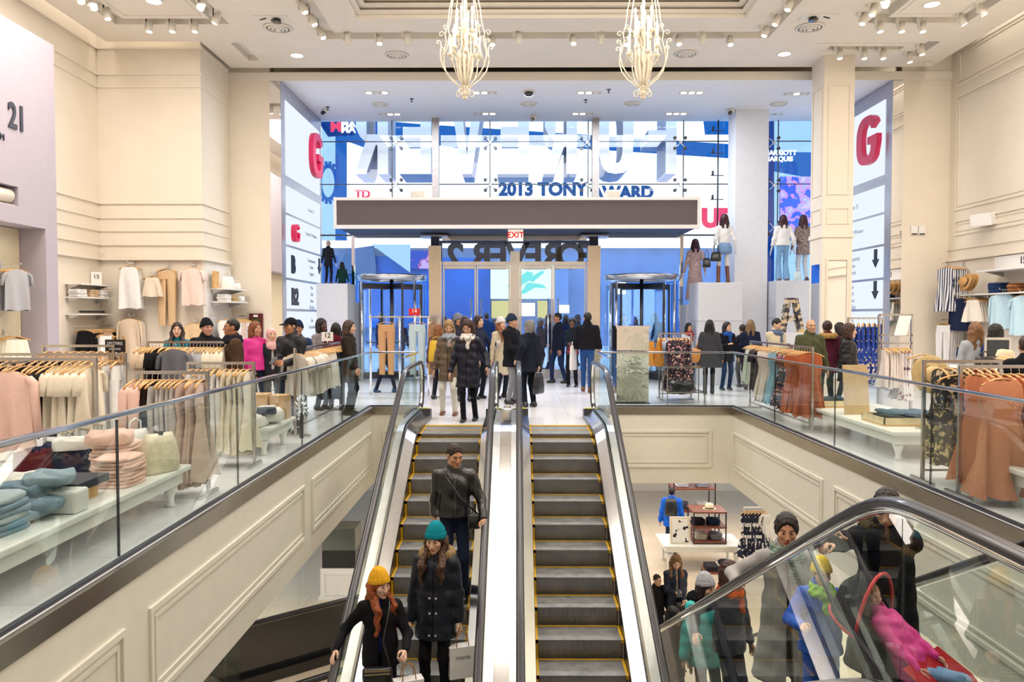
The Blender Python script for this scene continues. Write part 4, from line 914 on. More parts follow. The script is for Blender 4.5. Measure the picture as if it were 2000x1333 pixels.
    def legs(P):
        d = rc(P, pt(-.04, 0, .93), pt(.04, 0, .93), .108*fw, q=(1, 1.12, 1))
        for a, b, c in ((hipR, KR, aR), (hipL, KL, aL)):
            d = smin(d, rc(P, a, b, .076*w0, .060*w0), .05); d = smin(d, rc(P, b, c, .059*w0, .048*w0+bottom.get('flare', 0)), .03)
        d = d+.003*np.sin(P[:, 2]*55+P[:, 0]*20)*np.sin(P[:, 0]*31+2)
        return np.maximum(d, P[:, 2]-bottom.get('cut', 1.02))
    L_ = np.array([hipR, hipL, KR, KL, aR, aL]); V, Q = surfnet(legs, L_.min(0)-.16, L_.max(0)+.16, hv)
    link_mesh(kind, npmesh(kind, [(V*s, Q, 0)], [bottom.get('m', fab)(bottom['c'])]), t)
    for i, (a, k_) in enumerate(((aR, KR), (aL, KL))):
        y0 = bottom.get('boot', 0); ft = A3(*feet[i])
        def shoe(P):
            d = rc(P, ft+A3(0, .045, .045), ft+A3(0, -.10, .03), .042, .036, (1, 1, 1)); d = smin(d, rc(P, ft+A3(0, .04, .05), a+(k_-a)*y0+A3(0, .02*(1-y0), 0), .045, .05 if y0 else .042), .03)
            return np.maximum(d, ft[2]-P[:, 2]+.002)
        V, Q = surfnet(shoe, np.minimum(ft, a+(k_-a)*y0)-.2, np.maximum(ft, a+(k_-a)*y0)+A3(.12, .16, .1), max(hv*.8, .012)); link_mesh('shoe', npmesh('shoe', [(V*s, Q, 0)], [leather(shoes)]), t)
    # ---- coat or jacket
    hem, r0, puff = top['hem'], top['r'], top.get('puff', 0); slr = .045+r0*.7
    def coat(P):
        d = rc(P, pt(0, 0, 1.0), pt(0, 0, 1.25), .146*fw+r0, .150*fw+r0+(.012 if g == 'm' else 0), (1, 1.3, 1)); nb = pt(0, .015, 1.405)
        for S_ in (SR, SL): d = smin(d, rc(P, nb, S_, .066+r0*.4, .050+r0*.6), .05)
        if hem < .95: d = smin(d, rc(P, pt(0, 0, 1.0), A3(0, lx(hem)*.5, hem), .152*fw+r0, .178*fw+r0+top.get('flare', .0)+max(0, .75-hem)*.08, (1, 1.25, 1)), .06)
        for a, b, c in ((SR, ER, WR), (SL, EL, WL)):
            if top['sl']: d = smin(d, rc(P, a, b, slr+.012, slr), .04); d = smin(d, rc(P, b, b+(c-b)*.97, slr, slr-.012), .025)
            else: d = smin(d, rc(P, a, a+(b-a)*.3, slr+.012, slr+.01), .04)
        col = rc(P, pt(0, .02, 1.40), pt(0, .015, 1.455+top.get('collar', 0)), .075+r0*.4, .072+r0*.4); d = smin(d, col, .03)
        d = smax(d, -rc(P, pt(0, .0, 1.47+top.get('collar', 0)), pt(0, -.06, 1.62), .052, .10), .012)
        if puff: d = d-.009*np.abs(np.sin(P[:, 2]*PI/puff))*np.clip((1.4-P[:, 2])*8, 0, 1)+.004
        d = d+.0035*np.sin(P[:, 2]*38+P[:, 0]*25+P[:, 1]*20)+.003*np.sin(P[:, 0]*47-P[:, 2]*21+1.3)
        if top.get('open'):                                              # coat worn open: a gap down the front
            d = smax(d, -(np.maximum(np.abs(P[:, 0])-top['open']*(1.15-P[:, 2]*.6), P[:, 1]+.02)), .015)
        return np.maximum(d, hem-P[:, 2])
    cp = np.array([SR, SL, ER, EL, WR, WL, pt(0, 0, 1.5), A3(0, 0, hem)]); lo, hi = cp.min(0)-.13, cp.max(0)+.13; lo[0] = min(lo[0], -.33); hi[0] = max(hi[0], .33); lo[1] = min(lo[1], -.3); hi[1] = max(hi[1], .26); lo[2] = min(hem, cp[:, 2].min())-.1
    V, Q = surfnet(coat, lo, hi, hv); nm = top.get('n', 'coat'); co = link_mesh(nm, npmesh(nm, [(V*s, Q, 0)], [top['m'](top['c'])]), t)
    if top.get('zip'):
        zs = np.linspace(hem+.02, 1.40, 16); P_ = []
        ys = np.linspace(-.5, .1, 220)
        for z_ in zs: d = coat(np.stack([np.zeros(220), ys, np.full(220, z_)], -1)); P_.append(Vector((0, ys[np.argmax(d < 0)]-.001, z_))*s)
        MB().tube(P_, .006, 6).build('zip', mat('zip '+top['zip'], top['zip'], .3, .5), co)
    if top.get('buttons'):
        ys = np.linspace(-.5, .1, 220)
        for z_ in top['buttons']:
            for x_ in top.get('bx', (0,)):
                d = coat(np.stack([np.full(220, x_), ys, np.full(220, z_)], -1)); MB().ell(Vector((x_, ys[np.argmax(d < 0)]-.002, z_))*s, (.011, .006, .011), 8, 6).build('button', mat('pale button', '#C9C6C0', .3), co)
    if top.get('inner'):
        def inn(P): return np.maximum(rc(P, pt(0, 0, 1.0), pt(0, .01, 1.38), .128, .10, (1, 1.3, 1)), .9-P[:, 2])
        V, Q = surfnet(inn, (-.25, -.35, .85), (.25, .25, 1.55), hv); link_mesh('shirt', npmesh('shirt', [(V*s, Q, 0)], [fab(top['inner'])]), t)
    # ---- hair, hat, scarf, fur
    hl = lambda fn, lo, hi, h: (lambda V, Q: (tr(V, Mn)*s, Q, 0))(*surfnet(fn, lo, hi, h))
    if hair and hair[0] != 'bald':
        kind, colr, *rest = hair; Lh = rest[0] if rest else .2
        def hf(P):
            th = .006 if kind in ('short', 'buzz') else .014
            if kind == 'buzz': th = .002
            d = el(P, (0, .018, .032), (.076+th, .096+th, .098+th))
            cut = el(P, (0, -.105, -.045), (.066 if kind != 'short' else .080, .10, .120 if kind in ('short', 'buzz') else .121)); d = smax(d, -cut, .012)
            if kind in ('short', 'buzz'):
                d = smax(d, -(P[:, 2]+.015+np.clip(P[:, 1]*.6+.02, -.03, .06)*1.0), .01)
                X_ = P.copy(); X_[:, 0] = np.abs(X_[:, 0]); d = smax(d, -el(X_, (.085, .0, -.01), (.02, .03, .045)), .008)
            elif kind in ('bun', 'tail'): d = smax(d, -(P[:, 2]+.07-.02*np.sign(P[:, 1])), .02); d = smax(d, -el(P, (0, -.115, -.03), (.075, .10, .118)), .012)
            X = P.copy(); X[:, 0] = np.abs(X[:, 0])
            if kind in ('long', 'wavy', 'bob'):
                wv = (.010 if kind == 'wavy' else .003)*np.sin(P[:, 2]*48)
                X[:, 0] = X[:, 0]+wv; q_ = (1, .8, 1)
                d = smin(d, rc(X, (.066, .015, .02), (.086, .03 if kind != 'bob' else .0, -.10), .030, .036, q_), .03)
                if kind != 'bob':
                    if len(rest) > 1:
                        yf = -.10-2.6*r0; d = smin(d, rc(X, (.082, .0, -.08), (.078+.02*rest[1], yf, -.19), .034, .034, q_), .03); d = smin(d, rc(X, (.078+.02*rest[1], yf, -.19), (.08+.03*rest[1], yf-.03, -.12-Lh), .034, .016, q_), .02)
                    else: d = smin(d, rc(X, (.08, .03, -.10), (.085, .06, -.10-Lh), .034, .016, q_), .03)
                    d = smin(d, rc(X, (.03, .075, .0), (.05, .10, -.10-Lh), .055, .03), .03)
                else: d = smin(d, rc(X, (.03, .06, .0), (.045, .06, -.10), .055, .045), .03)
            if kind == 'bun': d = smin(d, el(P, (0, .125, .07), (.042, .04, .042)), .01)
            if kind == 'tail': d = smin(d, rc(P, (0, .10, .05), (0, .15, .02), .03), .02); d = smin(d, rc(P, (0, .15, .03), (0, .13, -.10-Lh), .036, .016), .02)
            sc = 1 if kind != 'buzz' else .2
            return d+sc*(.0032*np.sin(X[:, 0]*210+np.arctan2(P[:, 1], P[:, 2]+.1)*14)+.002*np.sin(P[:, 1]*170+P[:, 2]*40))
        lo_z = -.16-(Lh if kind not in ('short', 'buzz', 'bun') else 0)
        cm = hl(hf, (-.19, -.27, lo_z-.03), (.19, .24, .16), hh*1.15); link_mesh('hair', npmesh('hair', [cm], [hairmat(colr)]), t)
    if hat:
        kind, colr = hat[:2]
        def bf(P):
            if kind == 'beanie':
                d = el(P, (0, .022, .045), (.092, .112, .115)); d = smin(d, el(P, (0, .035, .13), (.05, .06, .035)), .03)
                zc = P[:, 2]-.02+P[:, 1]*.32; d = smax(d, -zc, .006); br_ = smax(el(P, (0, .018, .03), (.099, .119, .12)), np.abs(zc-.024)-.026, .006); d = smin(d, br_, .004)
                return d+.0018*np.sin(np.arctan2(P[:, 0], P[:, 1]-.02)*44)
            if kind == 'cap':
                d = smax(el(P, (0, .018, .045), (.086, .106, .092)), -(P[:, 2]-.035+P[:, 1]*.1), .006); vis = np.maximum(el(P, (0, -.105, .05), (.075, .085, .03)), np.abs(P[:, 2]-.046-(P[:, 1]+.1)*.15)-.005); return smin(d, vis, .006)
            if kind == 'hijab':
                d = el(P, (0, .02, .03), (.092, .11, .115)); d = smin(d, rc(P, (0, .02, -.06), (0, .01, -.19), .085, .12, (1, 1.1, 1)), .05); d = smax(d, -el(P, (0, -.11, -.012), (.058, .10, .088)), .012)
                return d+.003*np.sin(P[:, 2]*60+np.abs(P[:, 0])*50)
            d = el(P, (0, .03, .02), (.115, .135, .14)); d = smin(d, rc(P, (0, .05, -.05), (0, .05, -.17), .11, .13, (1, 1.1, 1)), .05); return smax(d, -el(P, (0, -.13, -.01), (.075, .13, .11)), .02)   # hood
        cm = hl(bf, (-.17, -.22, -.31), (.17, .20, .19), hh*1.15); link_mesh(kind, npmesh(kind, [cm], [hat[2](colr) if len(hat) > 2 else mat('knit '+colr, colr, .9, noise=.14, scale=60, bump=.5, bscale=140, spec=.15)]), t)
    if scarf:
        cN = pt(0, .0, 1.44)
        def sf(P):
            d = torus(P, cN, .082, .034, (1, .95, 1)); d = smin(d, torus(P, cN+A3(0, -.012, -.045), .100, .038, (1, .95, 1)), .015); d = smin(d, rc(P, cN+A3(.03, -.10, -.03), cN+A3(.02, -.15, -.20), .04, .03, (1, 1.2, 1)), .02)
            return d+.006*np.sin(np.arctan2(P[:, 0]-cN[0], P[:, 1]-cN[1])*9+P[:, 2]*70)
        V, Q = surfnet(sf, cN-A3(.2, .27, .28), cN+A3(.2, .2, .12), hv*.7); link_mesh('scarf', npmesh('scarf', [(V*s, Q, 0)], [scarf if not isinstance(scarf, str) else fab(scarf)]), t)
    if fur:
        cN = pt(0, .07, 1.42)
        def ff_(P):
            d = P-cN; a = np.arctan2(d[:, 0], d[:, 1]); d = torus(P, cN+A3(0, -.015, 0), .125, .048, (1, .95, .9)); d = smax(d, -(P[:, 1]-lx(1.44)+.058), .02)
            return d+.010*np.sin(a*30+P[:, 2]*90)*np.sin(P[:, 2]*110+a*7)
        V, Q = surfnet(ff_, cN-A3(.25, .25, .12), cN+A3(.25, .25, .14), hv*.65); link_mesh('fur_collar', npmesh('fur_collar', [(V*s, Q, 0)], [mat('fur '+fur, fur, .95, noise=.4, scale=70, bump=.8, bscale=160, spec=.1)]), t)
    MW = Matrix.Translation(Vector((X, Y, z))) @ Matrix.Rotation(R(rz), 4, 'Z')
    t_ = lambda v: MW @ (Vector(v)*s)
    return dict(o=t, W=t_, RH=t_(WR), LH=t_(WL), fR=np.array(WR-ER), SR=t_(SR), SL=t_(SL), s=s, MW=MW)
# ================================================================ people
PEOPLE = {}
def PP(key, label, px, py, Y, zf=0., rz=0., RHw=None, LHw=None, X=None, **k):
    p = at(px, py, Y); X = p.x if X is None else X; hh = 1.71+(.035 if k.get('hat') else 0); H = 1.70*(p.z-zf)/hh
    MI = (Matrix.Translation((X, Y, zf)) @ Matrix.Rotation(R(rz), 4, 'Z')).inverted(); s = H/1.7
    if RHw is not None: k['RH'] = tuple((MI @ Vector(RHw))/s)
    if LHw is not None: k['LH'] = tuple((MI @ Vector(LHw))/s)
    r = person(label, X, Y, zf, rz, H, **k); PEOPLE[key] = r; return r
def gr(kind, c, m=fab, **k): return dict(kind=kind, c=c, m=m, **k)
def step_c(Y): k = math.ceil((11.94-Y-.39)/.37-1e-6); return profC(.39+.37*k), 11.94-(.39+.37*k-.2)
def step_n(Y): k = math.ceil((Y-2.21-.39)/.37-1e-6); return profN(.39+.37*k), 2.21+(.39+.37*k-.2)
DK = '#2A1B15'; BLKH = '#15100F'
SK1, SK2, SK3, SK4 = '#D9AE92', '#C6916F', '#A9745A', '#5A3A2C'
# --- on the left escalator, coming down
z, Y = step_c(8.35)
PP('leather', 'man in black leather jacket riding down with a hand on the rail', 888, 866, Y, z, 6, g='m', skin=SK2, hair=('short', '#2A1C15'), q=2, head=(22, 16), top=dict(c='#15151A', hem=.93, m=leather, n='leather_jacket', collar=.0, zip='#55565C', r=.012), bottom=gr('jeans', '#1A2238'),
   RHw=(-.89, Y-.07, z+.86), LHw=(-.345, Y-.22, profC(11.94-Y+.27)+.97+.045), hands=('grip', 'relax'), thumbs=(None, (-1, -.3, 0)), lips='#B0705C')
z, Y = step_c(7.3)
PP('teal', 'woman in teal beanie and long navy parka riding down', 851, 1018, Y, z, -6, q=2, skin=SK1, hat=('beanie', '#0F8290'), hair=('wavy', '#4A3020', .22, .6), head=(-8, 13), top=dict(c='#101522', hem=.66, m=quilt, r=.022, n='parka', puff=.16, zip='#0A0C14', buttons=(.72, .92, 1.06), bx=(-.03, .03)), bottom=gr('leggings', '#0D0D10', w=.95), fur='#A58A62', LHw=(-.53, Y-.05, z+.77), RHw=(-1.02, Y-.03, z+.80), lips='#B8695E')
z, Y = step_c(6.95)
PP('yellow', 'woman in mustard beanie with long red hair reaching for the handrail', 742, 1107, Y, z, 8, q=2, skin='#DDB49C', hat=('beanie', '#E0A62A'), hair=('wavy', '#8A421C', .30, .6), head=(38, 8), top=dict(c='#111116', hem=.80, r=.006, n='jacket', open=.02, inner='#23338C'), bottom=gr('trousers', '#0F0F14'), RHw=(-1.60, 6.72, profC(5.22)+1.0), LHw=(-.98, Y-.26, z+1.0), hands=('relax', 'grip'), lips='#B8695E')
# --- on the near escalator, riding up towards the viewer
z, Y = step_n(5.6)
PP('grey', 'woman with tied dark hair in pale grey coat and striped scarf', 1535, 1003, Y, z, -4, q=2, skin=SK2, hair=('bun', '#1A1210'), head=(-10, 6), top=dict(c='#A3A19E', hem=.42, r=.012, n='coat', flare=.03, open=.035, inner='#23242A'), bottom=gr('trousers', '#26272C'), scarf=pattern('striped scarf', '#3C4A44', ['#D8CDB8', '#A8503C', '#D8CDB8', '#3F7A70'], scale=14, thr=.3, kind='z'), RHw=(1.61, Y-.14, profN(Y-.14-2.21)+1.0), LHw=(2.12, Y-.3, z+.95), lips='#A83A48')
z, Y = step_n(5.15)
PP('child', 'child in bright blue snow jacket and plain yellow knit hat', 1590, 1086, Y, z, -12, q=2, skin=SK1, hat=('beanie', '#E5C83A'), hair=('short', '#5A3A22'), head=(10, 10), top=dict(c='#1A5CC8', hem=.80, r=.03, m=quilt, puff=.15, n='snow_jacket', collar=.02), bottom=gr('snow_trousers', '#1A5CC8', m=quilt, w=1.25), scarf='#8CC43A', X=2.0, hands=('grip', 'grip'), RHw=(1.80, Y-.18, z+.78), LHw=(2.2, Y-.2, z+.72))
z, Y = step_n(4.95)
PP('mother', 'woman in long black coat standing behind the stroller', 1755, 955, Y, z, -20, X=2.42, q=2, skin=SK1, hair=('tail', '#1C1210', .12), head=(-10, 24), top=dict(c='#101116', hem=.45, r=.03, n='coat', flare=.03), bottom=gr('trousers', '#121318'), fur='#5C5340', RHw=(1.83, 4.61, step_n(4.35)[0]+.95), LHw=(2.06, 4.80, step_n(4.35)[0]+.95), hands=('grip', 'grip'), lips='#A03040')
z, Y = step_n(7.05)
PP('navy', 'woman in navy padded jacket with orange scarf on the near escalator', 1425, 1096, Y, z, 35, q=1, skin=SK1, hair=('bob', '#3A2219'), head=(20, 6), top=dict(c='#1B1F33', hem=.80, r=.02, m=quilt, puff=.1, n='padded_jacket'), bottom=gr('jeans', '#1C2438'), scarf='#C2542A', RHw=(1.64, Y-.25, z+1.02))
z, Y = step_n(7.75)
PP('aqua', 'woman in aqua puffer jacket and grey knit hat', 1378, 1117, Y, z, 18, q=1, skin=SK1, hat=('beanie', '#A9ADB2'), hair=('bob', '#20161A'), head=(16, 8), top=dict(c='#3FC6C4', hem=.72, r=.035, m=quilt, puff=.12, n='puffer_jacket'), bottom=gr('trousers', '#3A3C44'), fur='#17171C')
z, Y = step_n(9.3)
PP('dim', 'dark skinned woman with black hair low on the near escalator', 1302, 1185, Y, z, 30, X=1.95, q=0, skin=SK3, hair=('long', BLKH, .2), top=dict(c='#1B1B20', hem=.7, r=.01), head=(20, 0))
# --- lower floor
ZLL = ZL
PP('long', 'young woman with long brown hair standing on the lower floor, looking at phone', 1320, 1083, 13.0, ZLL, 6, q=1, skin=SK1, hair=('wavy', '#6E4A2C', .34, .8), head=(-6, 26), top=dict(c='#141A2C', hem=.78, r=.012, m=quilt, n='jacket', open=.05, inner='#8A8378'), bottom=gr('trousers', '#16161B'), RH=(-.10, -.30, 1.14), LH=(.06, -.26, .98), hands=('grip', 'relax'))
PP('dk', 'person in black jacket beside the young woman on lower floor', 1283, 1122, 13.0, ZLL, 25, q=0, hair=('short', BLKH), g='m', top=dict(c='#121216', hem=.8, r=.02))
PP('blue', 'person in bright blue jacket with black backpack at lower shelves', 1312, 952, 18.3, ZLL, 165, q=0, g='m', hair=('short', BLKH), top=dict(c='#1E62D0', hem=.72, r=.035), bottom=gr('jeans', '#26344E'))
# --- walking off the landing
PP('blond', 'blond woman in taupe puffer coat, grey scarf and white jeans', 877, 625, 13.25, 0, -6, q=1, skin='#D6A68C', hair=('bob', '#94784E'), head=(10, 22), top=dict(c='#6A5A48', hem=.62, r=.012, m=quilt, puff=.11, n='puffer_coat', zip='#3A3028'), bottom=gr('jeans', '#DCD8CC'), shoes='#7A4526', scarf='#8E979E', RH=(-.27, -.02, .80), LH=(.08, -.26, 1.24), feet=((-.13, .03, 0), (.12, -.08, 0)))
PP('lead', 'dark haired woman in navy quilted coat and white patterned scarf', 914, 624, 12.45, 0, -8, q=1, skin='#D2A186', hair=('wavy', '#3A1F1A', .34, .5), head=(-10, 24), top=dict(c='#191B2A', hem=.58, r=.014, m=quilt, puff=.13, n='quilted_coat', zip='#101018'), bottom=gr('tights', '#14121A', w=.85, boot=.9), shoes='#121218', scarf=pattern('white patterned scarf', '#DAD4CC', ['#8A8680'], scale=40, thr=.6), RH=(-.30, -.06, .78), LH=(.34, -.06, .92), feet=((-.06, -.12, 0), (.10, .1, 0)))
PP('coffee', 'man in navy beanie and black wool coat holding a white coffee cup', 999, 612, 15.0, 0, 55, g='m', q=1, skin='#C99A80', hat=('beanie', '#2A3448'), hair=('short', '#555048'), head=(10, 4), top=dict(c='#17181F', hem=.72, r=.02, n='coat'), bottom=gr('trousers', '#8A8C92'), RH=(-.16, -.34, 1.05), hands=('grip', 'relax'))
PP('greyhair', 'grey haired woman in hooded navy parka turned away, carrying a black bag', 1034, 626, 14.45, 0, -150, q=1, skin='#D6AE98', hair=('bob', '#777270'), head=(20, 5), top=dict(c='#171C2A', hem=.70, r=.035, flare=.05, n='parka'), bottom=gr('trousers', '#141826', w=1.1), LHw=(.02, 14.2, .94), RHw=(.42, 14.35, .80))
PP('cap_grey', 'person in grey knit hat seen behind the blond woman', 895, 611, 16.6, 0, 70, g='m', q=0, skin=SK2, hat=('beanie', '#7A7E8A'), hair=('short', DK), top=dict(c='#2A2C34', hem=.75, r=.01))
PP('crew', 'person with dark hair half hidden behind the navy coat woman', 908, 618, 15.4, 0, 175, q=0, hair=('bob', '#2A1A18'), top=dict(c='#2C2D38', hem=.7, r=.01))
PP('cup', 'smiling woman with long dark hair carrying a pale paper cup', 934, 616, 15.9, 0, 50, q=0, skin=SK1, hair=('long', '#2A1B18', .25), top=dict(c='#2B2F46', hem=.75), LH=(.2, -.34, 1.12), hands=('relax', 'grip'))
PP('whitehat', 'woman with long auburn hair, white knit hat and cream coat', 978, 618, 16.0, 0, 40, q=0, skin=SK1, hat=('beanie', '#D8D4D2'), hair=('long', '#8A5532', .25, .5), top=dict(c='#CFC2A6', hem=.5, r=.01))
PP('camo', 'person in patterned brown jacket with yellow bag by the clothes stand', 855, 632, 15.8, 0, 160, q=0, hair=('long', '#8A5A34', .1), top=dict(c='#6A5048', hem=.7, r=.01))
# --- by the doors
PP('doorman', 'man in dark jacket and jeans stepping in through the doors', 1090, 611, 19.6, 0, -75, g='m', q=0, skin='#A5745E', hair=('short', BLKH), top=dict(c='#12182C', hem=.78, r=.01), bottom=gr('jeans', '#1C2C50'), feet=((-.1, -.12, 0), (.1, .16, 0)))
PP('plaid', 'woman in black top with red plaid shirt tied at the waist', 1118, 622, 18.6, 0, -15, q=0, skin=SK4, hair=('bun', BLKH), top=dict(c='#16202A', hem=.95), bottom=dict(kind='trousers', c='#15151B', m=fab), RH=(-.05, -.26, 1.08), LH=(.08, -.26, 1.06))
PP('hoodie', 'man in black hooded jacket and blue jeans walking away to the doors', 1147, 610, 17.3, 0, 172, g='m', q=1, skin='#C0907A', hair=('short', '#1C1614'), head=(28, 0), top=dict(c='#15151C', hem=.92, r=.03, n='hooded_jacket', collar=.02), bottom=gr('jeans', '#2B4F86'), shoes='#6E4A2C', feet=((-.07, .12, 0), (.09, -.16, 0)))
# --- crowd on the pavement
rnd = random.Random(3)
CR = (('#151B30', 848), ('#2A3350', 868), ('#10182C', 889), ('#27406E', 950), ('#1C2238', 965), ('#5A6E94', 1040), ('#20305A', 1055), ('#141C34', 1072), ('#1A2848', 1105), ('#232C46', 1128), ('#101830', 1216), ('#1C2644', 1246), ('#18203C', 1278), ('#23305A', 745), ('#161E38', 780))
for i, (c, px) in enumerate(CR):
    Yc = 23.2+rnd.random()*3.5
    PP('out%d' % i, 'person in dark winter coat out on the pavement beyond the glass doors', px, 610+rnd.random()*16, Yc, -.02, rnd.choice((-90, 90, 70, -70, 180, 10)), g=rnd.choice('mf'), q=0, skin=rnd.choice((SK1, SK2, SK3)), hair=(rnd.choice(('short', 'bob', 'long')), rnd.choice((DK, BLKH, '#5A4030')), .15), hat=('beanie', rnd.choice(('#2A3044', '#6A2030', '#888E98'))) if rnd.random() < .4 else None, top=dict(c=c, hem=.7, r=.02), group='crowd on the pavement outside')
# --- right side of the far floor
PP('tanbag', 'woman with black hair in grey cape coat carrying a tan bag', 1386, 625, 16.9, 0, 165, q=1, skin=SK2, hair=('long', BLKH, .3), top=dict(c='#3C3D42', hem=.62, r=.03, flare=.09, n='cape_coat'), bottom=gr('tights', '#1A1C24', w=.85, boot=.9), shoes='#16161C', feet=((-.07, -.05, 0), (.09, .1, 0)))
PP('bluescarf', 'woman with long black hair, black coat and blue scarf', 1420, 629, 17.8, 0, 10, q=1, skin=SK1, hair=('long', BLKH, .2), head=(20, -2), top=dict(c='#16171E', hem=.72, r=.02, n='coat'), scarf='#23509A', bottom=gr('jeans', '#1F3355'), RH=(-.1, -.26, 1.15), feet=((-.12, 0, 0), (.1, .05, 0)))
PP('blondback', 'woman with blond hair seen from behind in a navy coat', 1466, 625, 17.9, 0, 170, q=0, hair=('long', '#7E6440', .16), top=dict(c='#1A2036', hem=.75, r=.02), bottom=gr('trousers', '#6A5A5E'))
PP('small', 'dark haired person turned away beside the blond woman', 1451, 634, 18.6, 0, 200, q=0, hair=('bun', '#2A1A14'), top=dict(c='#1B1D28', hem=.75))
PP('redbag', 'woman with long dark hair and red scarf by the revolving door', 1345, 631, 19.4, 0, 20, q=0, skin=SK2, hair=('long', BLKH, .25), top=dict(c='#C9D6E4', hem=.8), scarf='#B02030')
PP('phone', 'young man in cream striped jacket looking at a phone', 1516, 622, 15.8, 0, 25, g='m', q=1, skin=SK1, hair=('short', BLKH), head=(14, 18), top=dict(c='#CFC3A8', hem=.85, r=.02, n='jacket'), scarf='#5A6A86', RH=(-.04, -.30, 1.12), LH=(.08, -.30, 1.10), hands=('grip', 'grip'))
PP('olive', 'bald man in olive green field coat', 1583, 623, 13.1, 0, 2, g='m', q=2, skin='#C49678', hair=('bald', '#6A5444'), top=dict(c='#4E5338', hem=.60, r=.022, n='coat', collar=.02, zip='#3A3E2A'), bottom=gr('jeans', '#3A6A74'))
PP('furhood', 'person with brown hair in maroon coat with fur hood, seen from behind', 1616, 627, 14.3, 0, 175, q=1, hair=('bun', '#3A281E'), top=dict(c='#4A1828', hem=.7, r=.025, n='coat'), fur='#B28E54')
PP('curl', 'dark haired woman in profile behind the fur hood', 1640, 630, 15.6, 0, 70, q=0, skin=SK1, hair=('bob', '#20140F'), top=dict(c='#3A2A2A', hem=.75))
PP('puffer', 'woman with straight brown hair in black puffer jacket, in profile', 1657, 632, 12.3, 0, 62, q=2, skin=SK1, hair=('bob', '#3C2419'), head=(12, 2), top=dict(c='#141417', hem=.72, r=.03, m=quilt, puff=.085, n='puffer_jacket', zip='#9A8A5A', collar=.02), bottom=gr('jeans', '#243760'))
PP('greyback', 'woman with long light brown hair in grey cardigan, seen from behind', 1906, 629, 11.2, 0, 172, q=1, hair=('wavy', '#7A5636', .40), top=dict(c='#A9ADB2', hem=.72, r=.012), bottom=gr('jeans', '#2A3A5A'), RH=(-.3, -.2, .95))
PP('navyback', 'woman with black hair in navy coat beside the shelves, seen from behind', 1945, 633, 10.8, 0, 190, q=1, hair=('bob', '#16110F'), scarf='#141418', top=dict(c='#1C2A54', hem=.7, r=.02))
PP('edge', 'person in dark jacket at the far right edge', 2006, 655, 8.0, 0, 160, g='m', q=1, hair=('short', '#3A2A20'), top=dict(c='#17181F', hem=.8, r=.02))
# --- left floor
PP('tealtop', 'woman with dark curly hair in a teal top behind the clothes rails', 346, 630, 12.3, 0, 20, q=1, skin=SK1, hair=('wavy', '#2C1914', .14, .5), top=dict(c='#117A8C', hem=.9, n='top'))
PP('knitcap', 'man in black knit cap and black jacket looking right', 403, 620, 11.6, 0, 45, g='m', q=1, skin='#C68F78', hat=('beanie', '#1A1A20'), hair=('short', DK), top=dict(c='#17181D', hem=.8, r=.025, n='jacket', collar=.02))
PP('brown', 'man in brown wool coat and dark scarf looking left', 455, 622, 10.6, 0, -62, g='m', q=2, skin='#A97250', hair=('buzz', '#1A1210'), top=dict(c='#4A3626', hem=.55, r=.022, n='coat'), scarf='#1B1D2A', bottom=gr('trousers', '#8A7A68'))
PP('pink', 'woman in magenta rain jacket with long auburn hair', 498, 628, 12.4, 0, 50, q=1, skin='#C08A6C', hair=('long', '#7A4526', .22), head=(10, 0), top=dict(c='#D8348E', hem=.88, r=.012, m=quilt, n='rain_jacket'), bottom=gr('jeans', '#1B2340'))
PP('hijab', 'woman in pale pink headscarf and black blazer', 530, 637, 12.5, 0, 30, q=1, skin=SK1, hair=None, hat=('hijab', '#E6B6B2', fab), top=dict(c='#23252B', hem=.75, open=.05, inner='#C9C5C0', n='blazer'), bottom=gr('trousers', '#3A3A40'))
PP('cap', 'man in black baseball cap and black jacket holding a phone', 568, 616, 11.2, 0, -20, g='m', q=2, skin='#B98462', hat=('cap', '#16171E'), hair=('short', BLKH), head=(-14, 4), top=dict(c='#1A1C24', hem=.80, r=.025, m=quilt, n='jacket', collar=.03), bottom=gr('jeans', '#202A40'), RH=(-.02, -.34, 1.08), LH=(.12, -.30, 1.06), hands=('grip', 'grip'))
PP('behind', 'person in blue jacket hidden behind the baseball cap man', 582, 624, 12.9, 0, 10, g='m', q=0, skin=SK3, hat=('beanie', '#1A2440'), hair=('short', BLKH), top=dict(c='#2A3A60', hem=.8))
PP('bobcut', 'dark skinned woman with black bob in grey cardigan and blue top', 627, 622, 14.0, 0, 60, q=1, skin=SK4, hair=('bob', '#120E10'), top=dict(c='#8A8688', hem=.75, open=.05, inner='#1F7AC8', n='cardigan'))
PP('redcoat', 'person with black hair in dark red coat, seen from behind', 656, 631, 13.9, 0, 185, q=1, hair=('bob', '#16100F'), top=dict(c='#5A1826', hem=.7, r=.015))
PP('profile', 'woman with long brown hair in dark brown coat walking right', 681, 626, 13.3, 0, 80, q=1, skin=SK1, hair=('long', '#3E2A20', .2), top=dict(c='#2E2620', hem=.6, r=.015), bottom=gr('trousers', '#14161E'), RH=(-.2, -.2, .85))
PP('legs', 'person in dark clothes striding behind the tan trousers stand', 752, 640, 17.2, 0, 75, q=0, hair=('short', BLKH), g='m', top=dict(c='#23262E', hem=.8), bottom=gr('jeans', '#1B2030'), shoes='#274A78', feet=((-.08, .22, 0), (.08, -.24, 0)))
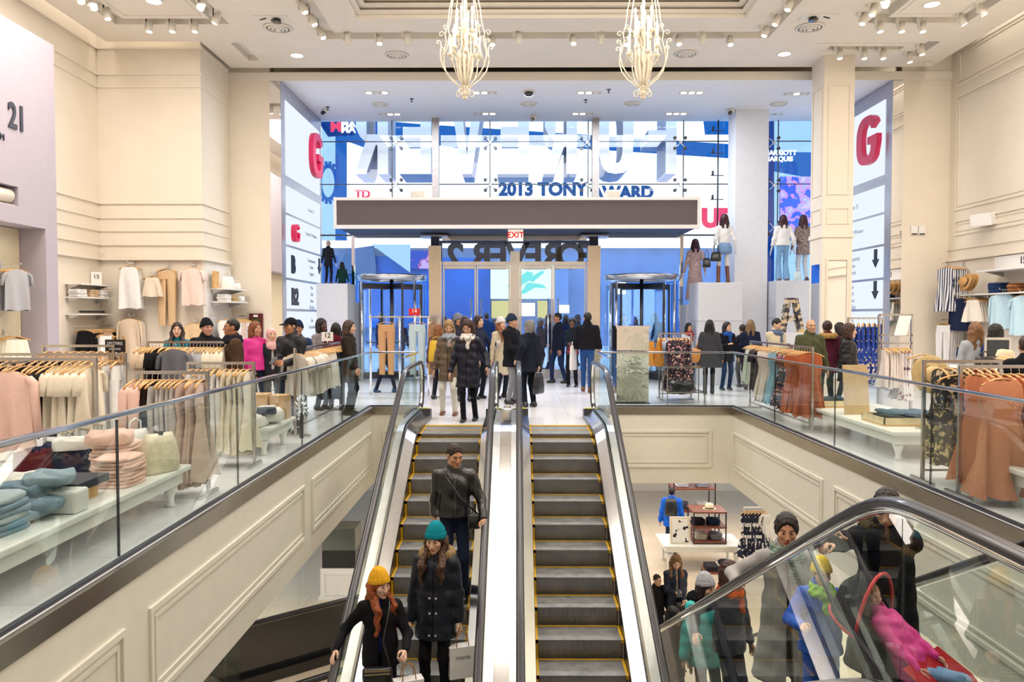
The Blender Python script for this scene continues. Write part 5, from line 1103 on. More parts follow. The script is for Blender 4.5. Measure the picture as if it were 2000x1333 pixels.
# --- toddler and stroller
z, Y = step_n(4.35)
TZ = z
person('small child in pink jacket and jeans reclining in the stroller', 2.27, 4.30, TZ-.16, 40, .92, q=2, skin='#E2B8A0', hair=('short', '#B58A5A'), lean=-.62, head=(-20, 0), top=dict(c='#E0409A', hem=.84, r=.03, m=quilt, puff=.15, n='pink_jacket', collar=.02), bottom=gr('jeans', '#6E93BC', w=1.25, cut=3), shoes='#1A1A1E', feet=((-.13, -.66, .58), (.13, -.64, .50)), RH=(-.22, -.12, 1.0), LH=(.2, -.16, 1.0))
# ================================================================ clothes, rails, tables
HANG = MB(); HANG.tube([(-.20, 0, -.115), (-.15, 0, -.085), (-.07, 0, -.06), (0, 0, -.05), (.07, 0, -.06), (.15, 0, -.085), (.20, 0, -.115)], [.013, .016, .016, .018, .016, .016, .013], 6, ry=.009)
HANG_ME = HANG.mesh('hanger', WOOD)
HK = MB(); HK.tube([(0, 0, -.045), (0, 0, -.012), (.014, 0, .006), (.004, 0, .024), (-.014, 0, .016)], .0035, 5); HOOK_ME = HK.mesh('hook', STEEL)
GC = {}
def garment_mesh(kind, m, w=.42, L=.62, th=.03, v=0):
    key = (kind, m.name, w, L, th, v)
    if key in GC: return GC[key]
    rr = random.Random(len(kind)*71+ord(kind[0])*13+int(L*100)*7+v); mb = MB(); n = 28; ph = rr.random()*6
    def body(prof, x0=0, freq=5, amp=.5):
        R_ = []
        for hw, z, t_, rip in prof:
            ring = []
            for k in range(n):
                a = 2*PI*k/n; c, s_ = math.cos(a), math.sin(a)
                ring.append((x0+hw*math.copysign(abs(c)**.8, c), t_*s_*(1+amp*rip*math.sin(freq*a+ph+z*3))+.35*t_*rip*math.sin(freq*1.7*c+ph*2+z*2), z+.008*rip*math.sin(freq*a+ph)))
            R_.append(ring)
        mb.rings(R_, 0, True, True, False)
    def sleeve(L2, w2, th2, out=.05):
        for s_ in (-1, 1):
            P = [(s_*w*.40, 0, -.115), (s_*w*.50, 0, -.16), (s_*(w*.50+out*.6), 0, -.14-L2*.5), (s_*(w*.5+out), rr.uniform(-.01, .01), -.13-L2)]
            mb.tube(P, [w2*.8, w2, w2*.85, w2*.7], 8, 0, True, ry=th2)
    sh = [(w*.20, -.055, th*.5, 0), (w*.27, -.072, th*.6, 0), (w*.40, -.095, th*.75, .1), (w*.485, -.12, th*.85, .2)]
    T = [i/7 for i in range(1, 8)]
    if kind in ('tee', 'blouse'):
        body(sh+[(w*(.46+.05*t), -.14-(L-.14)*t, th*(1+.5*t), .6+1.0*t) for t in T]); sleeve(.19 if kind == 'tee' else .50, .06 if kind == 'tee' else .055, th*.7, .03)
    elif kind == 'tank': body([(w*.30, -.07, th*.5, 0), (w*.33, -.12, th*.7, .1), (w*.36, -.2, th, .3)]+[(w*(.40+.10*t), -.22-(L-.22)*t, th*(1+.8*t), .8+1.0*t) for t in T])
    elif kind == 'dress': body([(w*.30, -.07, th*.5, 0), (w*.40, -.13, th*.8, .2), (w*.42, -.25, th, .3), (w*.34, -.40, th, .4)]+[(w*(.34+.24*t), -.42-(L-.42)*t, th*(1+1.1*t), .6+.9*t) for t in T], freq=8)
    elif kind in ('pants', 'shorts'):
        body([(w*.40, -.10, th*.8, 0), (w*.42, -.18, th, .1), (w*.45, -.26, th*1.1, .2)])
        for s_ in (-1, 1): body([(w*.22, -.25, th*1.1, .1)]+[(w*(.21-.06*t), -.26-(L-.26)*t, th*(1.1-.2*t), .5) for t in T], s_*w*.225, 3)
    elif kind == 'skirt': body([(w*.36, -.10, th*.8, 0), (w*.38, -.14, th, .3)]+[(w*(.38+.16*t), -.14-(L-.14)*t, th*(1+1.1*t), .5+.9*t) for t in T], freq=9)
    me = mb.mesh(kind, m); GC[key] = me; return me
NAMES = dict(tee='tee_shirt', blouse='blouse', tank='sleeveless_top', dress='dress', pants='trousers', shorts='shorts', skirt='skirt')
def garment(kind, m, p, rz, label, group=None, w=.42, L=.62, th=.03, v=0, hanger=True, cat=None, hook=True):
    m = fab(m) if isinstance(m, str) else m
    o = link_mesh(NAMES[kind], garment_mesh(kind, m, w, L, th, v)); o.location = p; o.rotation_euler = (0, 0, R(rz)); tag(o, label, cat or NAMES[kind].replace('_', ' '), group)
    if hanger:
        h = link_mesh('hanger', HANG_ME, o)
        if hook: link_mesh('hook', HOOK_ME, h)
    return o
JIT = [9]
def rack(label, p, q, z, legs=True, mid=True, fr=RACKMET, base=.22, tall=None):
    p, q = Vector((*p, 0)), Vector((*q, 0)); d = (q-p).normalized(); nrm = Vector((-d.y, d.x, 0)); t = thing('clothes_rack', label, 'clothes rack', (p+q)/2)
    MB().bar(p+Vector((0, 0, z)), q+Vector((0, 0, z)), .03, .03).build('rail', fr, t, world=True)
    for e in (p, q):
        MB().bar(e+Vector((0, 0, .02)), e+Vector((0, 0, z+.015)), .032, .032, up=d).build('post', fr, t, world=True)
        MB().bar(e-nrm*base+Vector((0, 0, .015)), e+nrm*base+Vector((0, 0, .015)), .03, .03).build('foot', fr, t, world=True)
    MB().bar(p+Vector((0, 0, .12)), q+Vector((0, 0, .12)), .02, .02).build('lower_bar', fr, t, world=True)
    return t
def row(p, q, z, sets, where, rz=None, hook=True, step=None):
    # garments side by side along a rail; sets: (kind, material, count, label words, w, L, th)
    p, q = Vector((*p, z-.022)), Vector((*q, z-.022)); d = q-p; N = sum(s[2] for s in sets); i = 0
    a = math.degrees(math.atan2(d.y, d.x))+90 if rz is None else rz
    for kind, m, cnt, words, w, L, th in sets:
        for k in range(cnt):
            f = (i+.5)/N; rr = random.Random(i*31+int(z*100)+len(where)+int(abs(p.x)*77))
            lab = '%s on a wooden hanger, hanging %s' % (words, where)
            garment(kind, m, p+d*f, a+rr.uniform(-JIT[0], JIT[0]), lab, words+' '+where, w*rr.uniform(.95, 1.04), round(L*rr.choice((.97, 1, 1.03)), 3), th, i % 3, True, None, hook)
            i += 1
WHT, CRM, BLK, GRY, LGR, PNK, BEI, TAN, NVY, RST = '#F1EFEA', '#EFE6CF', '#17171B', '#6F7076', '#B4B5B9', '#EFC9BA', '#E0CBB0', '#C79A70', '#232B48', '#B5603F'
FLO = pattern('dark floral print', '#1D2030', ['#C9737E', '#E3CDB9'], scale=22, thr=.56); FLB = pattern('blue floral print', '#22429A', ['#E6D8B4', '#D0A060'], scale=16, thr=.57)
FLK = pattern('black and tan floral print', '#1C1A1C', ['#B49A62', '#D9C9A0'], scale=20, thr=.55); FLW = pattern('white floral print', '#ECE6E4', ['#B8607C', '#6A6A7A'], scale=14, thr=.6)
STR = pattern('navy and white stripes', '#262E4C', ['#262E4C', '#E8E6E4', '#E8E6E4'], scale=5.5, thr=.42, kind='stripe'); LBL_ = '#BFDDE8'
# ---- left floor
rk1 = rack('steel clothes rack in front at the far left, with the blush blouse', (-5.75, 7.45), (-4.10, 7.45), 1.30)
row((-5.72, 7.45), (-4.12, 7.45), 1.30, [('blouse', '#8A5A4A', 3, 'brown blouse', .44, .62, .03), ('blouse', WHT, 7, 'white blouse', .44, .72, .03), ('tee', BLK, 9, 'black top', .44, .74, .03), ('tee', CRM, 6, 'cream tee', .44, .66, .03)], 'on the front left rack')
garment('blouse', PNK, (-4.76, 7.16, 1.25), 3, 'blush pink flared blouse facing out at the end of front left rack', None, .46, .80, .05, 0)
MB().bar((-4.76, 7.10, 1.275), (-4.76, 7.45, 1.275), .02, .02).build('side_bar', RACKMET, rk1, world=True)
rack('steel clothes rack second from front at the far left', (-6.1, 8.35), (-4.27, 8.35), 1.30)
row((-6.05, 8.35), (-4.3, 8.35), 1.30, [('blouse', NVY, 6, 'navy blouse', .44, .66, .03), ('tee', BLK, 8, 'black tee', .44, .66, .03), ('pants', WHT, 8, 'white trousers', .42, .95, .03)], 'on the second left rack')
rack('steel clothes rack beside the glass with trousers and long pieces, left side', (-3.62, 7.30), (-2.95, 7.30), 1.18)
row((-3.66, 7.30), (-2.97, 7.30), 1.18, [('blouse', PNK, 2, 'pale pink blouse', .42, .66, .03), ('tank', '#3B2C2C', 2, 'dark brown top', .40, .70, .03), ('pants', '#D8D4D0', 5, 'pale grey trousers', .40, 1.0, .028), ('dress', '#DDC4B6', 4, 'dusty beige dress', .42, 1.02, .03)], 'beside the left glass railing')
rack('steel clothes rack of white pieces beside the glass, left side', (-3.75, 8.75), (-3.0, 8.75), 1.18)
row((-3.74, 8.75), (-3.02, 8.75), 1.18, [('pants', WHT, 6, 'white trousers', .40, .98, .03), ('dress', CRM, 5, 'cream dress', .42, .98, .03)], 'on the white rack by the left glass')
rack('steel clothes rack of black and grey tees in the middle of left floor', (-5.05, 10.5), (-3.98, 10.5), 1.36)
row((-5.15, 10.5), (-3.98, 10.5), 1.36, [('tee', BEI, 3, 'beige tee', .40, .60, .025), ('tee', BLK, 6, 'black tee', .40, .58, .025), ('tee', GRY, 3, 'mid grey tee', .40, .58, .03), ('tee', LGR, 8, 'pale grey tee', .40, .58, .025), ('tee', CRM, 5, 'cream tee', .40, .58, .025)], 'on the grey tee rack')
garment('tee', GRY, (-4.56, 10.22, 1.33), 0, 'grey short sleeved tee facing out in front of the grey tee rack', None, .40, .50, .04, 1)
rack('steel clothes rack at the back of left floor near the placard', (-6.0, 9.7), (-5.1, 9.7), 1.34)
row((-5.98, 9.7), (-5.12, 9.7), 1.34, [('tee', '#C9A98E', 8, 'camel top', .40, .60, .025)], 'on the rack behind the placard', hook=False)
rack('steel clothes rack along the left glass with beige tops and price card', (-3.15, 10.9), (-3.15, 14.0), 1.25)
JIT[0] = 24
row((-3.15, 10.95), (-3.15, 13.9), 1.25, [('tee', '#DAD2C4', 10, 'stone beige top', .44, .66, .04), ('tank', '#E4DDD0', 8, 'ivory top', .42, .66, .04), ('pants', '#23262E', 4, 'black trousers', .40, .90, .04), ('tee', '#C9C3B4', 6, 'greige top', .42, .62, .04)], 'on the rack along the left glass')
JIT[0] = 9
def card(label, p, w, h, txt, m, tm, rz=0, pole=None, size=.1, tilt=0, name='price_card', cat='sign'):
    t = thing(name, label, cat, p, R(rz)); MB().box(-w/2, -.006, 0, w/2, .006, h).build('card', m, t)
    for k, s_ in enumerate(txt):
        o = text(s_, 'lettering', size, frameM((0, -.0085, h*.62-k*size*1.05), (1, 0, 0), UZ), tm, None, .0012, .001); o.parent = t
    if pole: MB().cyl((0, 0, -pole), (0, 0, 0), .008, n=6).build('stem', STEEL, t)
    return t
CARD = mat('card white', '#F5F2EC', .6); REDC = mat('card red', '#D8252B', .5); BLKC = mat('card black', '#1E1A1E', .5); WTX = mat('white print', '#F4F2F0', .5)
card('small white price card reading 12 on the left glass rack', (-3.15, 12.8, 1.30), .19, .15, ['12'], CARD, INK, 0, .03, .11)
ez = thing('easel_sign', 'black placard reading SPITFIRE on a pale wooden easel', 'sign', (-5.06, 9.75, .5))
MB().box(-5.21, 9.70, 1.26, -4.96, 9.72, 1.42).build('placard', BLKC, ez, world=True); text('SPITFIRE', 'lettering', .055, frameM((-5.085, 9.697, 1.37), (1, 0, 0), UZ), WTX, ez, .001); text('DEMAND', 'lettering', .035, frameM((-5.085, 9.697, 1.30), (1, 0, 0), UZ), WTX, ez, .001)
m = MB()
for a_, b_ in (((-5.2, 9.74, .05), (-5.14, 9.76, 1.46)), ((-4.92, 9.74, .05), (-5.0, 9.76, 1.46)), ((-5.06, 10.05, .05), (-5.07, 9.78, 1.4))): m.bar(a_, b_, .025, .025)
for c, (a_, b_) in enumerate((((-5.2, 9.74, 0), (-5.14, 9.76, 1.46)), ((-4.92, 9.74, 0), (-5.0, 9.76, 1.46)), ((-5.06, 10.05, 0), (-5.07, 9.78, 1.4)))): MB().bar(a_, b_, .025, .025).build('leg', WOOD, ez, world=True)
# trousers stand near the revolving door
ts = thing('display_stand', 'chrome stand with tan and pale blue trousers by the left revolving door', 'clothes stand', (-2.55, 16.6, 0))
for x in (-3.15, -2.52, -1.90): MB().cyl((x, 16.6, 0), (x, 16.6, 1.70), .022, n=8).build('post', CHROME, ts, world=True)
MB().bar((-3.2, 16.6, 1.70), (-1.85, 16.6, 1.70), .05, .03).build('top_bar', CHROME, ts, world=True); MB().bar((-3.2, 16.6, .04), (-1.85, 16.6, .04), .04, .03).build('base_bar', CHROME, ts, world=True)
for x, c, l in ((-2.78, TAN, 'tan long trousers facing out on the chrome stand'), (-2.12, '#BCD0D8', 'pale blue long trousers facing out on the chrome stand')):
    garment('pants', c, (x, 16.45, 1.64), 0, l, None, .42, 1.18, .04); MB().bar((x, 16.42, 1.68), (x, 16.6, 1.68), .015, .015).build('stand_arm', CHROME, ts, world=True)
garment('pants', '#B08660', (-1.83, 16.62, 1.64), 78, 'brown trousers seen edge on at the end of chrome stand', None, .42, 1.18, .04)
card('small red price card reading 14 on top of the chrome stand', (-2.2, 16.6, 1.73), .24, .15, ['14'], REDC, WTX, 0, .03, .12)
# ---- low white tables with folded clothes
TW = mat('white lacquer', '#EFF1EC', .3, noise=.02)
def low_table(label, x0, x1, y0, y1, z=.36):
    t = thing('display_table', label, 'table', ((x0+x1)/2, (y0+y1)/2, 0))
    MB().box(x0, y0, z-.05, x1, y1, z).build('top', TW, t, world=True, bevel=.012); MB().box(x0+.06, y0+.06, z-.16, x1-.06, y1-.06, z-.05).build('apron', TW, t, world=True)
    for x in (x0+.14, x1-.14):
        for y in (y0+.14, y1-.14):
            MB().lathe([(.03, 0), (.045, .01), (.03, .04), (.035, .09), (.06, .16), (.075, .20), (.0, .20)], (x, y, 0), 12).build('leg', TW, t, world=True)
    return t
low_table('low white display table with blush folded clothes, nearest on the left', -4.25, -2.98, 4.3, 7.0)
low_table('low white display table with white folded clothes, further on the left', -4.1, -2.98, 9.3, 10.35)
low_table('low white display table with trays of jeans, on the right side', 4.42, 5.6, 9.0, 12.0)
low_table('low white display table with navy folded pieces, nearest on the right', 4.42, 5.6, 5.0, 7.1)
FM = {}
def folded(label, p, w, d, h, m, rz=0, group=None, v=0, name='folded_garment', cat='folded clothes'):
    m = fab(m) if isinstance(m, str) else m; key = (round(w, 2), round(d, 2), round(h, 3), m.name, v)
    if key not in FM:
        rr = random.Random(v*13+7); mb = MB(); n = 24; R_ = []
        for i in range(7):
            b = -PI/2+PI*i/6; zz = h/2+h/2*math.sin(b); sc = (.30 if i in (0, 6) else .93+.07*math.cos(b)); ring = []
            for k in range(n):
                a = 2*PI*k/n; c, s_ = math.cos(a), math.sin(a); x, y = w/2*math.copysign(abs(c)**.45, c), d/2*math.copysign(abs(s_)**.45, s_)
                ring.append((x*sc*(1+.03*math.sin(3*a+v)), y*sc*(1+.03*math.sin(4*a+v*2)), zz+h*.16*math.sin(5*a+v+i)*(1 if i > 1 else 0)))
            R_.append(ring)
        mb.rings(R_, 0, True, True, True); FM[key] = mb.mesh('folded_garment', m)
    o = link_mesh(name, FM[key]); o.location = p; o.rotation_euler = (0, 0, R(rz)); return tag(o, label, cat, group)
def stack(label, group, x, y, z, n, w, d, h, cols, rz=0, jit=6):
    rr = random.Random(int(x*100+y*37))
    for k in range(n):
        folded(label, (x+rr.uniform(-.012, .012), y+rr.uniform(-.012, .012), z+k*h*.97), w, d, h, cols[k % len(cols)], rz+rr.uniform(-jit, jit), group, k % 3)
zt = .36
stack('blush pink folded top in the neat stack on near left table', 'blush stack on near left table', -3.20, 6.15, zt, 8, .30, .38, .030, [PNK, '#E9BFB0'])
stack('blush pink folded top in the rear stack beside the cream bag', 'rear blush stack', -3.42, 6.52, zt, 9, .32, .40, .032, ['#F0D0C4', PNK])
folded('crumpled blush pink top thrown over the rear stack', (-3.44, 6.45, zt+.28), .36, .36, .10, PNK, 20, None, 2)
stack('washed grey blue jeans in the pile at near left table end', 'jeans pile at near left table', -3.30, 4.75, zt, 6, .34, .40, .04, ['#8FA4B2', '#7C93A4', '#A9B6BC'])
for k in range(5): folded('rumpled pale denim piece slumped over the jeans pile on left table', (-3.32+.08*math.sin(k*2), 5.05+.06*k, zt+.02+.045*k), .36, .30, .07, ['#93A9B4', '#7E96A6'][k % 2], k*28, 'rumpled denim on left table', k % 3)
folded('white rumpled blouse lying beside the navy board on left table', (-3.62, 5.75, zt), .40, .34, .16, WHT, 15, None, 1); stack('sage green folded top on the left table', 'sage stack', -3.85, 5.6, zt, 5, .32, .38, .03, ['#B3B49C'])
folded('dark navy knit heap with white scarf behind the blush stack', (-3.95, 6.7, zt), .5, .4, .22, NVY, 10, None, 2); folded('white scarf heaped on the navy knit', (-3.85, 6.6, zt+.2), .3, .2, .10, WHT, 30, None, 0); folded('maroon knit heap behind the navy knit', (-4.1, 6.5, zt), .28, .3, .2, '#5A1A24', 0, None, 1)
bx = thing('display_board', 'dark navy flat display board on wooden base on near left table', 'display board', (-3.42, 5.62, zt)); MB().box(-3.60, 5.40, zt+.10, -3.12, 5.84, zt+.16).build('board', NAVY, bx, world=True, bevel=.005); MB().box(-3.52, 5.46, zt, -3.18, 5.78, zt+.10).build('base', WOOD, bx, world=True)
MB().box(-.11, -.09, 0, .11, .09, .16).build('white_box', TW, label='small white rounded box at the front of near left table', cat='box', bevel=.02).location = (-3.12, 5.28, zt)
for x, y, h, l in ((-3.95, 5.0, .62, 'tall black display block at the far left table end'), (-3.9, 4.55, .8, 'taller black display block at frame edge')): MB().box(-.16, -.16, 0, .16, .16, h).build('display_block', mat('navy black board', '#141926', .4), label=l, cat='block').location = (x, y, zt)
sg = card('white blank card in clear stand on near left table', (-3.75, 5.25, zt), .22, .34, [], CARD, INK, 8)
def handbag(label, p, w, d, h, m, rz=0, flare=.8, handle=.12, group=None, hm=None):
    t = thing('handbag', label, 'bag', p, R(rz), group); mb = MB(); n = 20
    mb.rings([[(w/2*f*math.copysign(abs(math.cos(2*PI*k/n))**.5, math.cos(2*PI*k/n)), d/2*g_*math.copysign(abs(math.sin(2*PI*k/n))**.6, math.sin(2*PI*k/n)), z) for k in range(n)] for f, g_, z in ((.9, .8, 0), (1, 1, .02), (1.0, 1.0, h*.35), (.5+.5*flare, .7, h*.8), (flare, .3, h), (flare*.96, .1, h*1.01))], 0, True, True, True); mb.build('body', m, t)
    if handle: MB().tube([(-w*.2, 0, h*.97), (-w*.19, 0, h+handle*.7), (0, 0, h+handle), (w*.19, 0, h+handle*.7), (w*.2, 0, h*.97)], .009, 6).build('handle', hm or m, t)
    return t
CBAG = leather('#E9E0C4')
hb = handbag('cream leather handbag with dark clasp on near left table', (-3.10, 6.62, zt), .36, .16, .34, CBAG, 62, .72, .0)
o = MB().box(-.02, -.03, .27, .02, .03, .36).build('clasp', DARKMET, hb)
handbag('white structured handbag propped behind the cream bag', (-3.42, 6.85, zt), .28, .12, .34, leather('#EDEDEA'), 62, .8, .1)
# second left table
for k, (dx, dy) in enumerate(((0, 0), (.22, .22), (-.1, .3), (.1, .45))): folded('white rumpled tee in the heap on the further left table', (-3.28+dx*.6, 9.42+dy, zt+.03*(k % 2)), .40, .34, .15, WHT, k*35, 'white heap on further left table', k % 3)
folded('charcoal rumpled tee on the white heap', (-3.10, 9.48, zt+.14), .24, .16, .08, '#3A4250', 20, None, 1); folded('navy rumpled piece behind the white heap', (-3.62, 9.55, zt), .4, .3, .12, NVY, 10, None, 2)
for a in ((-3.42, 10.05, .34, .30, .34, 'plain cardboard carton behind the white heap, left one'), (-3.12, 10.12, .22, .24, .32, 'plain cardboard carton behind the white heap, right one')):
    MB().box(-a[2]/2, -a[3]/2, 0, a[2]/2, a[3]/2, a[4]).build('carton', mat('kraft board', '#C9A273', .7, noise=.06), label=a[5], cat='box', bevel=.006).location = (a[0], a[1], zt)
sp = thing('bow_ornament', 'silver ribbon bow ornament standing by the left glass', 'ornament', (-3.02, 10.75, 0)); m = MB()
for k in range(26):
    a, b_ = k*2.4, (k % 7)/7*PI-.9; m.tube([(-3.02, 10.75, .42), Vector((-3.02+.10*math.cos(a)*math.cos(b_), 10.75+.10*math.sin(a)*math.cos(b_), .42+.2*math.sin(b_)))], [.012, .02], 5)
m.build('ribbons', mat('silver ribbon', (.8, .82, .85), .25, .9), sp, world=True); MB().cyl((-3.02, 10.75, 0), (-3.02, 10.75, .42), .03, n=8).build('stem', DARKMET, sp, world=True)
# ---- left niche and wall clothes
def wall_hook(label, p, d=(0, -1, 0), L=.3):
    p = Vector(p); d = Vector(d); m = MB(); m.bar(p, p+d*L, .012, .012); m.bar(p+Vector((0, 0, -.05)), p+Vector((0, 0, .05)), .02, .02, up=d); m.cyl(p+d*L, p+d*L+Vector((0, 0, .03)), .006, n=6)
    return m.build('wall_hook', STEEL, label=label, cat='hook')
def facing_set(label, p, d, n, kind, m, w, L, rz, arm=True, armlab=None, gap=.05, front=None):
    # garments one behind the other along a display arm coming out of the wall
    p = Vector(p); d = Vector(d).normalized()
    for k in range(n):
        mm = m[k % len(m)] if isinstance(m, list) else m
        first = k == n-1
        lab = (front or ('frontmost '+label)) if first else label
        garment(kind, mm, p+d*(.10+gap*k)+Vector((0, 0, -.02)), rz+random.uniform(-3, 3), lab, None if first else label, w, L, .03, k % 3)
    if arm: wall_hook(armlab or ('steel wall hook holding the '+label)[:90], p, d, .12+gap*n)
yn = 12.2
facing_set('grey tee on the arm in the niche', (-8.44, 12.55, 2.55), (1, -.25, 0), 5, 'tee', [LGR, GRY], .42, .72, 62, gap=.06, front='charcoal v neck tee hanging in front in the beige niche')
facing_set('white long top in the niche', (-8.44, 11.6, 2.2), (1, -.2, 0), 3, 'blouse', [WHT], .44, 1.1, 62, front='white long top at the left frame edge, in front in niche')
facing_set('white shorts in the niche', (-8.44, 12.6, 1.45), (1, -.2, 0), 4, 'skirt', ['#F1EAD8'], .42, .5, 50, front='cream shorts hanging lowest in the beige niche')
def shelf(label, c, u, L, d, z, n=Vector((0, -1, 0)), thick=.025):
    u = Vector(u).normalized(); n = Vector(n); c = Vector((*c, z)); t = thing('wall_shelf', label, 'shelf', c)
    MB().obox(c+n*d/2, u*L/2, n*d/2, Vector((0, 0, thick/2))).build('board', WHITE, t, world=True)
    for s_ in (-.45, .45): MB().prism([(0, 0), (d*.8, 0), (0, -.10)], c+u*(L*s_)-Vector((0, 0, thick/2)), n, (0, 0, 1), u*.012).build('bracket', RACKMET, t, world=True)
    return t
XW = Vector((1, 0, 0))
SH = 'white shelf on the left wall, %s of three'
for z, l in ((2.34, 'topmost'), (2.08, 'middle'), (1.75, 'lowest')): shelf(SH % l, (XL, 15.35), (0, 1, 0), 1.15, .32, z, XW)
for y, cols, l in ((14.92, [WHT], 'white folded top on the middle left wall shelf'), (15.35, ['#D9B98F', '#E0C8A8'], 'tan folded top on the middle left wall shelf'), (15.72, [WHT, '#E8E4DE'], 'ivory folded top at the shelf end of the left wall')): stack(l, l, XL+.17, y, 2.095, 5, .26, .30, .03, cols)
for k in range(7):
    o = MB().tube([(-.05, 0, .03), (-.03, .03, .05), (.03, .03, .05), (.05, 0, .03)], .012, 6).ell((-.025, .03, .03), (.024, .006, .02), 10, 6).ell((.025, .03, .03), (.024, .006, .02), 10, 6).build('sunglasses', mat('dark lens', '#1A1416', .15), label='pair of dark sunglasses in the row on the lowest left wall shelf', cat='sunglasses', group='sunglasses on the left wall'); o.location = (XL+.2, 14.95+.13*k, 1.765); o.rotation_euler = (0, 0, R(-100))
card('white price card reading 15 above the left wall shelves', (XL+.1, 15.72, 2.36), .2, .26, ['15'], CARD, INK, 40, None, .12)
m = MB(); m.bar((XL+.3, 14.8, 1.52), (XL+.3, 15.95, 1.52), .02, .02); m.bar((XL, 14.82, 1.52), (XL+.3, 14.82, 1.52), .015, .015); m.bar((XL, 15.93, 1.52), (XL+.3, 15.93, 1.52), .015, .015); m.build('wall_rail', RACKMET, label='steel hanging rail under the left wall shelves', cat='rail')
row((XL+.3, 14.85), (XL+.3, 15.9), 1.52, [('tank', BLK, 5, 'black top', .40, .8, .03), ('tee', '#C9A98E', 4, 'camel top', .38, .8, .03), ('tank', BLK, 4, 'black slip', .38, .9, .03)], 'under the left wall shelves', rz=5, hook=False)
facing_set('white printed tank below the left shelves', (XL+.32, 15.3, 1.42), (1, -.5, 0), 5, 'tank', [WHT, '#E6E0DC'], .40, .6, 40, front='white printed tank hanging in front below the left shelves')
yb = 16.03
def wall_set(px, py, label, n, kind, m, w, L, front, gap=.045, wobble=0):
    p = at(px, py, yb); facing_set(label, p, (.15, -1, 0), n, kind, m, w, L, wobble, front=front, gap=gap, armlab='steel wall hook for the '+label)
wall_set(262, 515, 'white sleeveless tops on the stepped wall', 6, 'tank', [WHT], .50, .92, 'white sleeveless swing top hanging in front on the stepped wall')
wall_set(330, 520, 'tan wide trousers on the stepped wall', 3, 'pants', ['#DDBB90'], .46, 1.22, 'tan wide leg trousers hanging in front on the stepped wall')
wall_set(306, 535, 'beige cropped tops on the stepped wall', 4, 'tank', ['#E4CFAE', '#EBDCC4'], .44, .46, 'beige cropped top hanging before the tan trousers', gap=.07)
wall_set(381, 518, 'pale pink blouses on the stepped wall', 5, 'tee', ['#F0D9CC', '#EBD3C6'], .46, .82, 'pale pink blouse hanging in front on the stepped wall')
wall_set(262, 616, 'cream robes on lower arm of the stepped wall', 5, 'blouse', ['#E6D2B8', WHT], .46, .95, 'cream long sleeved robe hanging lowest on the stepped wall')
wall_set(385, 626, 'camel knits on lower arm of the stepped wall', 4, 'tee', ['#C89B62', '#E0C39A'], .44, .7, 'camel knit top hanging lowest near the wall corner')
m = MB(); m.box(-6.56, 16.2, 0, -6.535, 17.6, 2.86); m.build('shelf_panel', WHITE, label='white panel behind the corner shelves', cat='panel')
for z, l in ((2.30, 'upper'), (2.02, 'lower')): shelf('white corner shelf beside the stepped wall, %s one' % l, (-6.53, 16.95), (0, 1, 0), 1.1, .42, z, XW)
handbag('white structured handbag on the upper corner shelf', (-6.28, 16.7, 2.315), .30, .14, .26, leather('#F1EEE8'), 30, .7, .12); handbag('small white handbag with black trim on upper corner shelf', (-6.25, 17.15, 2.315), .2, .1, .14, leather('#E9E6E2'), 30, .8, .06)
MB().box(-.02, -.14, 0, .02, .14, .36).build('mirror_frame', WOOD, label='small wooden framed panel on the upper corner shelf', cat='frame').location = (-6.42, 16.42, 2.315)
stack('white folded top on the lower corner shelf', 'white stack on corner shelf', -6.30, 16.55, 2.035, 5, .26, .26, .03, [WHT]); stack('tan folded top on the lower corner shelf', 'tan stack on corner shelf', -6.28, 16.9, 2.035, 5, .26, .28, .028, ['#C6A66E', '#D8C6A0']); folded('white ruffled top at the end of lower corner shelf', (-6.26, 17.22, 2.035), .3, .24, .12, WHT, 0, None, 2)
m = MB(); m.bar((-6.2, 16.3, 1.72), (-6.2, 17.5, 1.72), .02, .02); m.bar((-6.55, 16.35, 1.72), (-6.2, 16.35, 1.72), .015, .015); m.bar((-6.55, 17.45, 1.72), (-6.2, 17.45, 1.72), .015, .015); m.build('wall_rail', RACKMET, label='steel hanging rail under the corner shelves', cat='rail')
row((-6.2, 16.35), (-6.2, 17.45), 1.72, [('dress', WHT, 7, 'white dress', .42, .95, .03), ('dress', '#E6CDBD', 4, 'blush lace dress', .42, .95, .03), ('dress', FLW, 4, 'white floral dress', .42, .95, .03)], 'under the corner shelves', rz=12, hook=False)
al = thing('alarm_panel', 'dark red framed panel with green screen on the wall beside the mirror', 'panel', (-6.0, 17.6, 1.2)); q = at(499, 640, 17.55)
MB().box(q.x-.15, 17.57, q.z-.45, q.x+.15, 17.645, q.z+.32).build('case', mat('dark red enamel', '#5A1420', .4), al, world=True); MB().box(q.x-.10, 17.56, q.z+.02, q.x+.10, 17.572, q.z+.20).build('screen', mat('olive screen', '#3E4A22', .3), al, world=True); MB().box(q.x-.05, 17.56, q.z+.24, q.x+.05, 17.572, q.z+.29).build('plate', CARD, al, world=True)
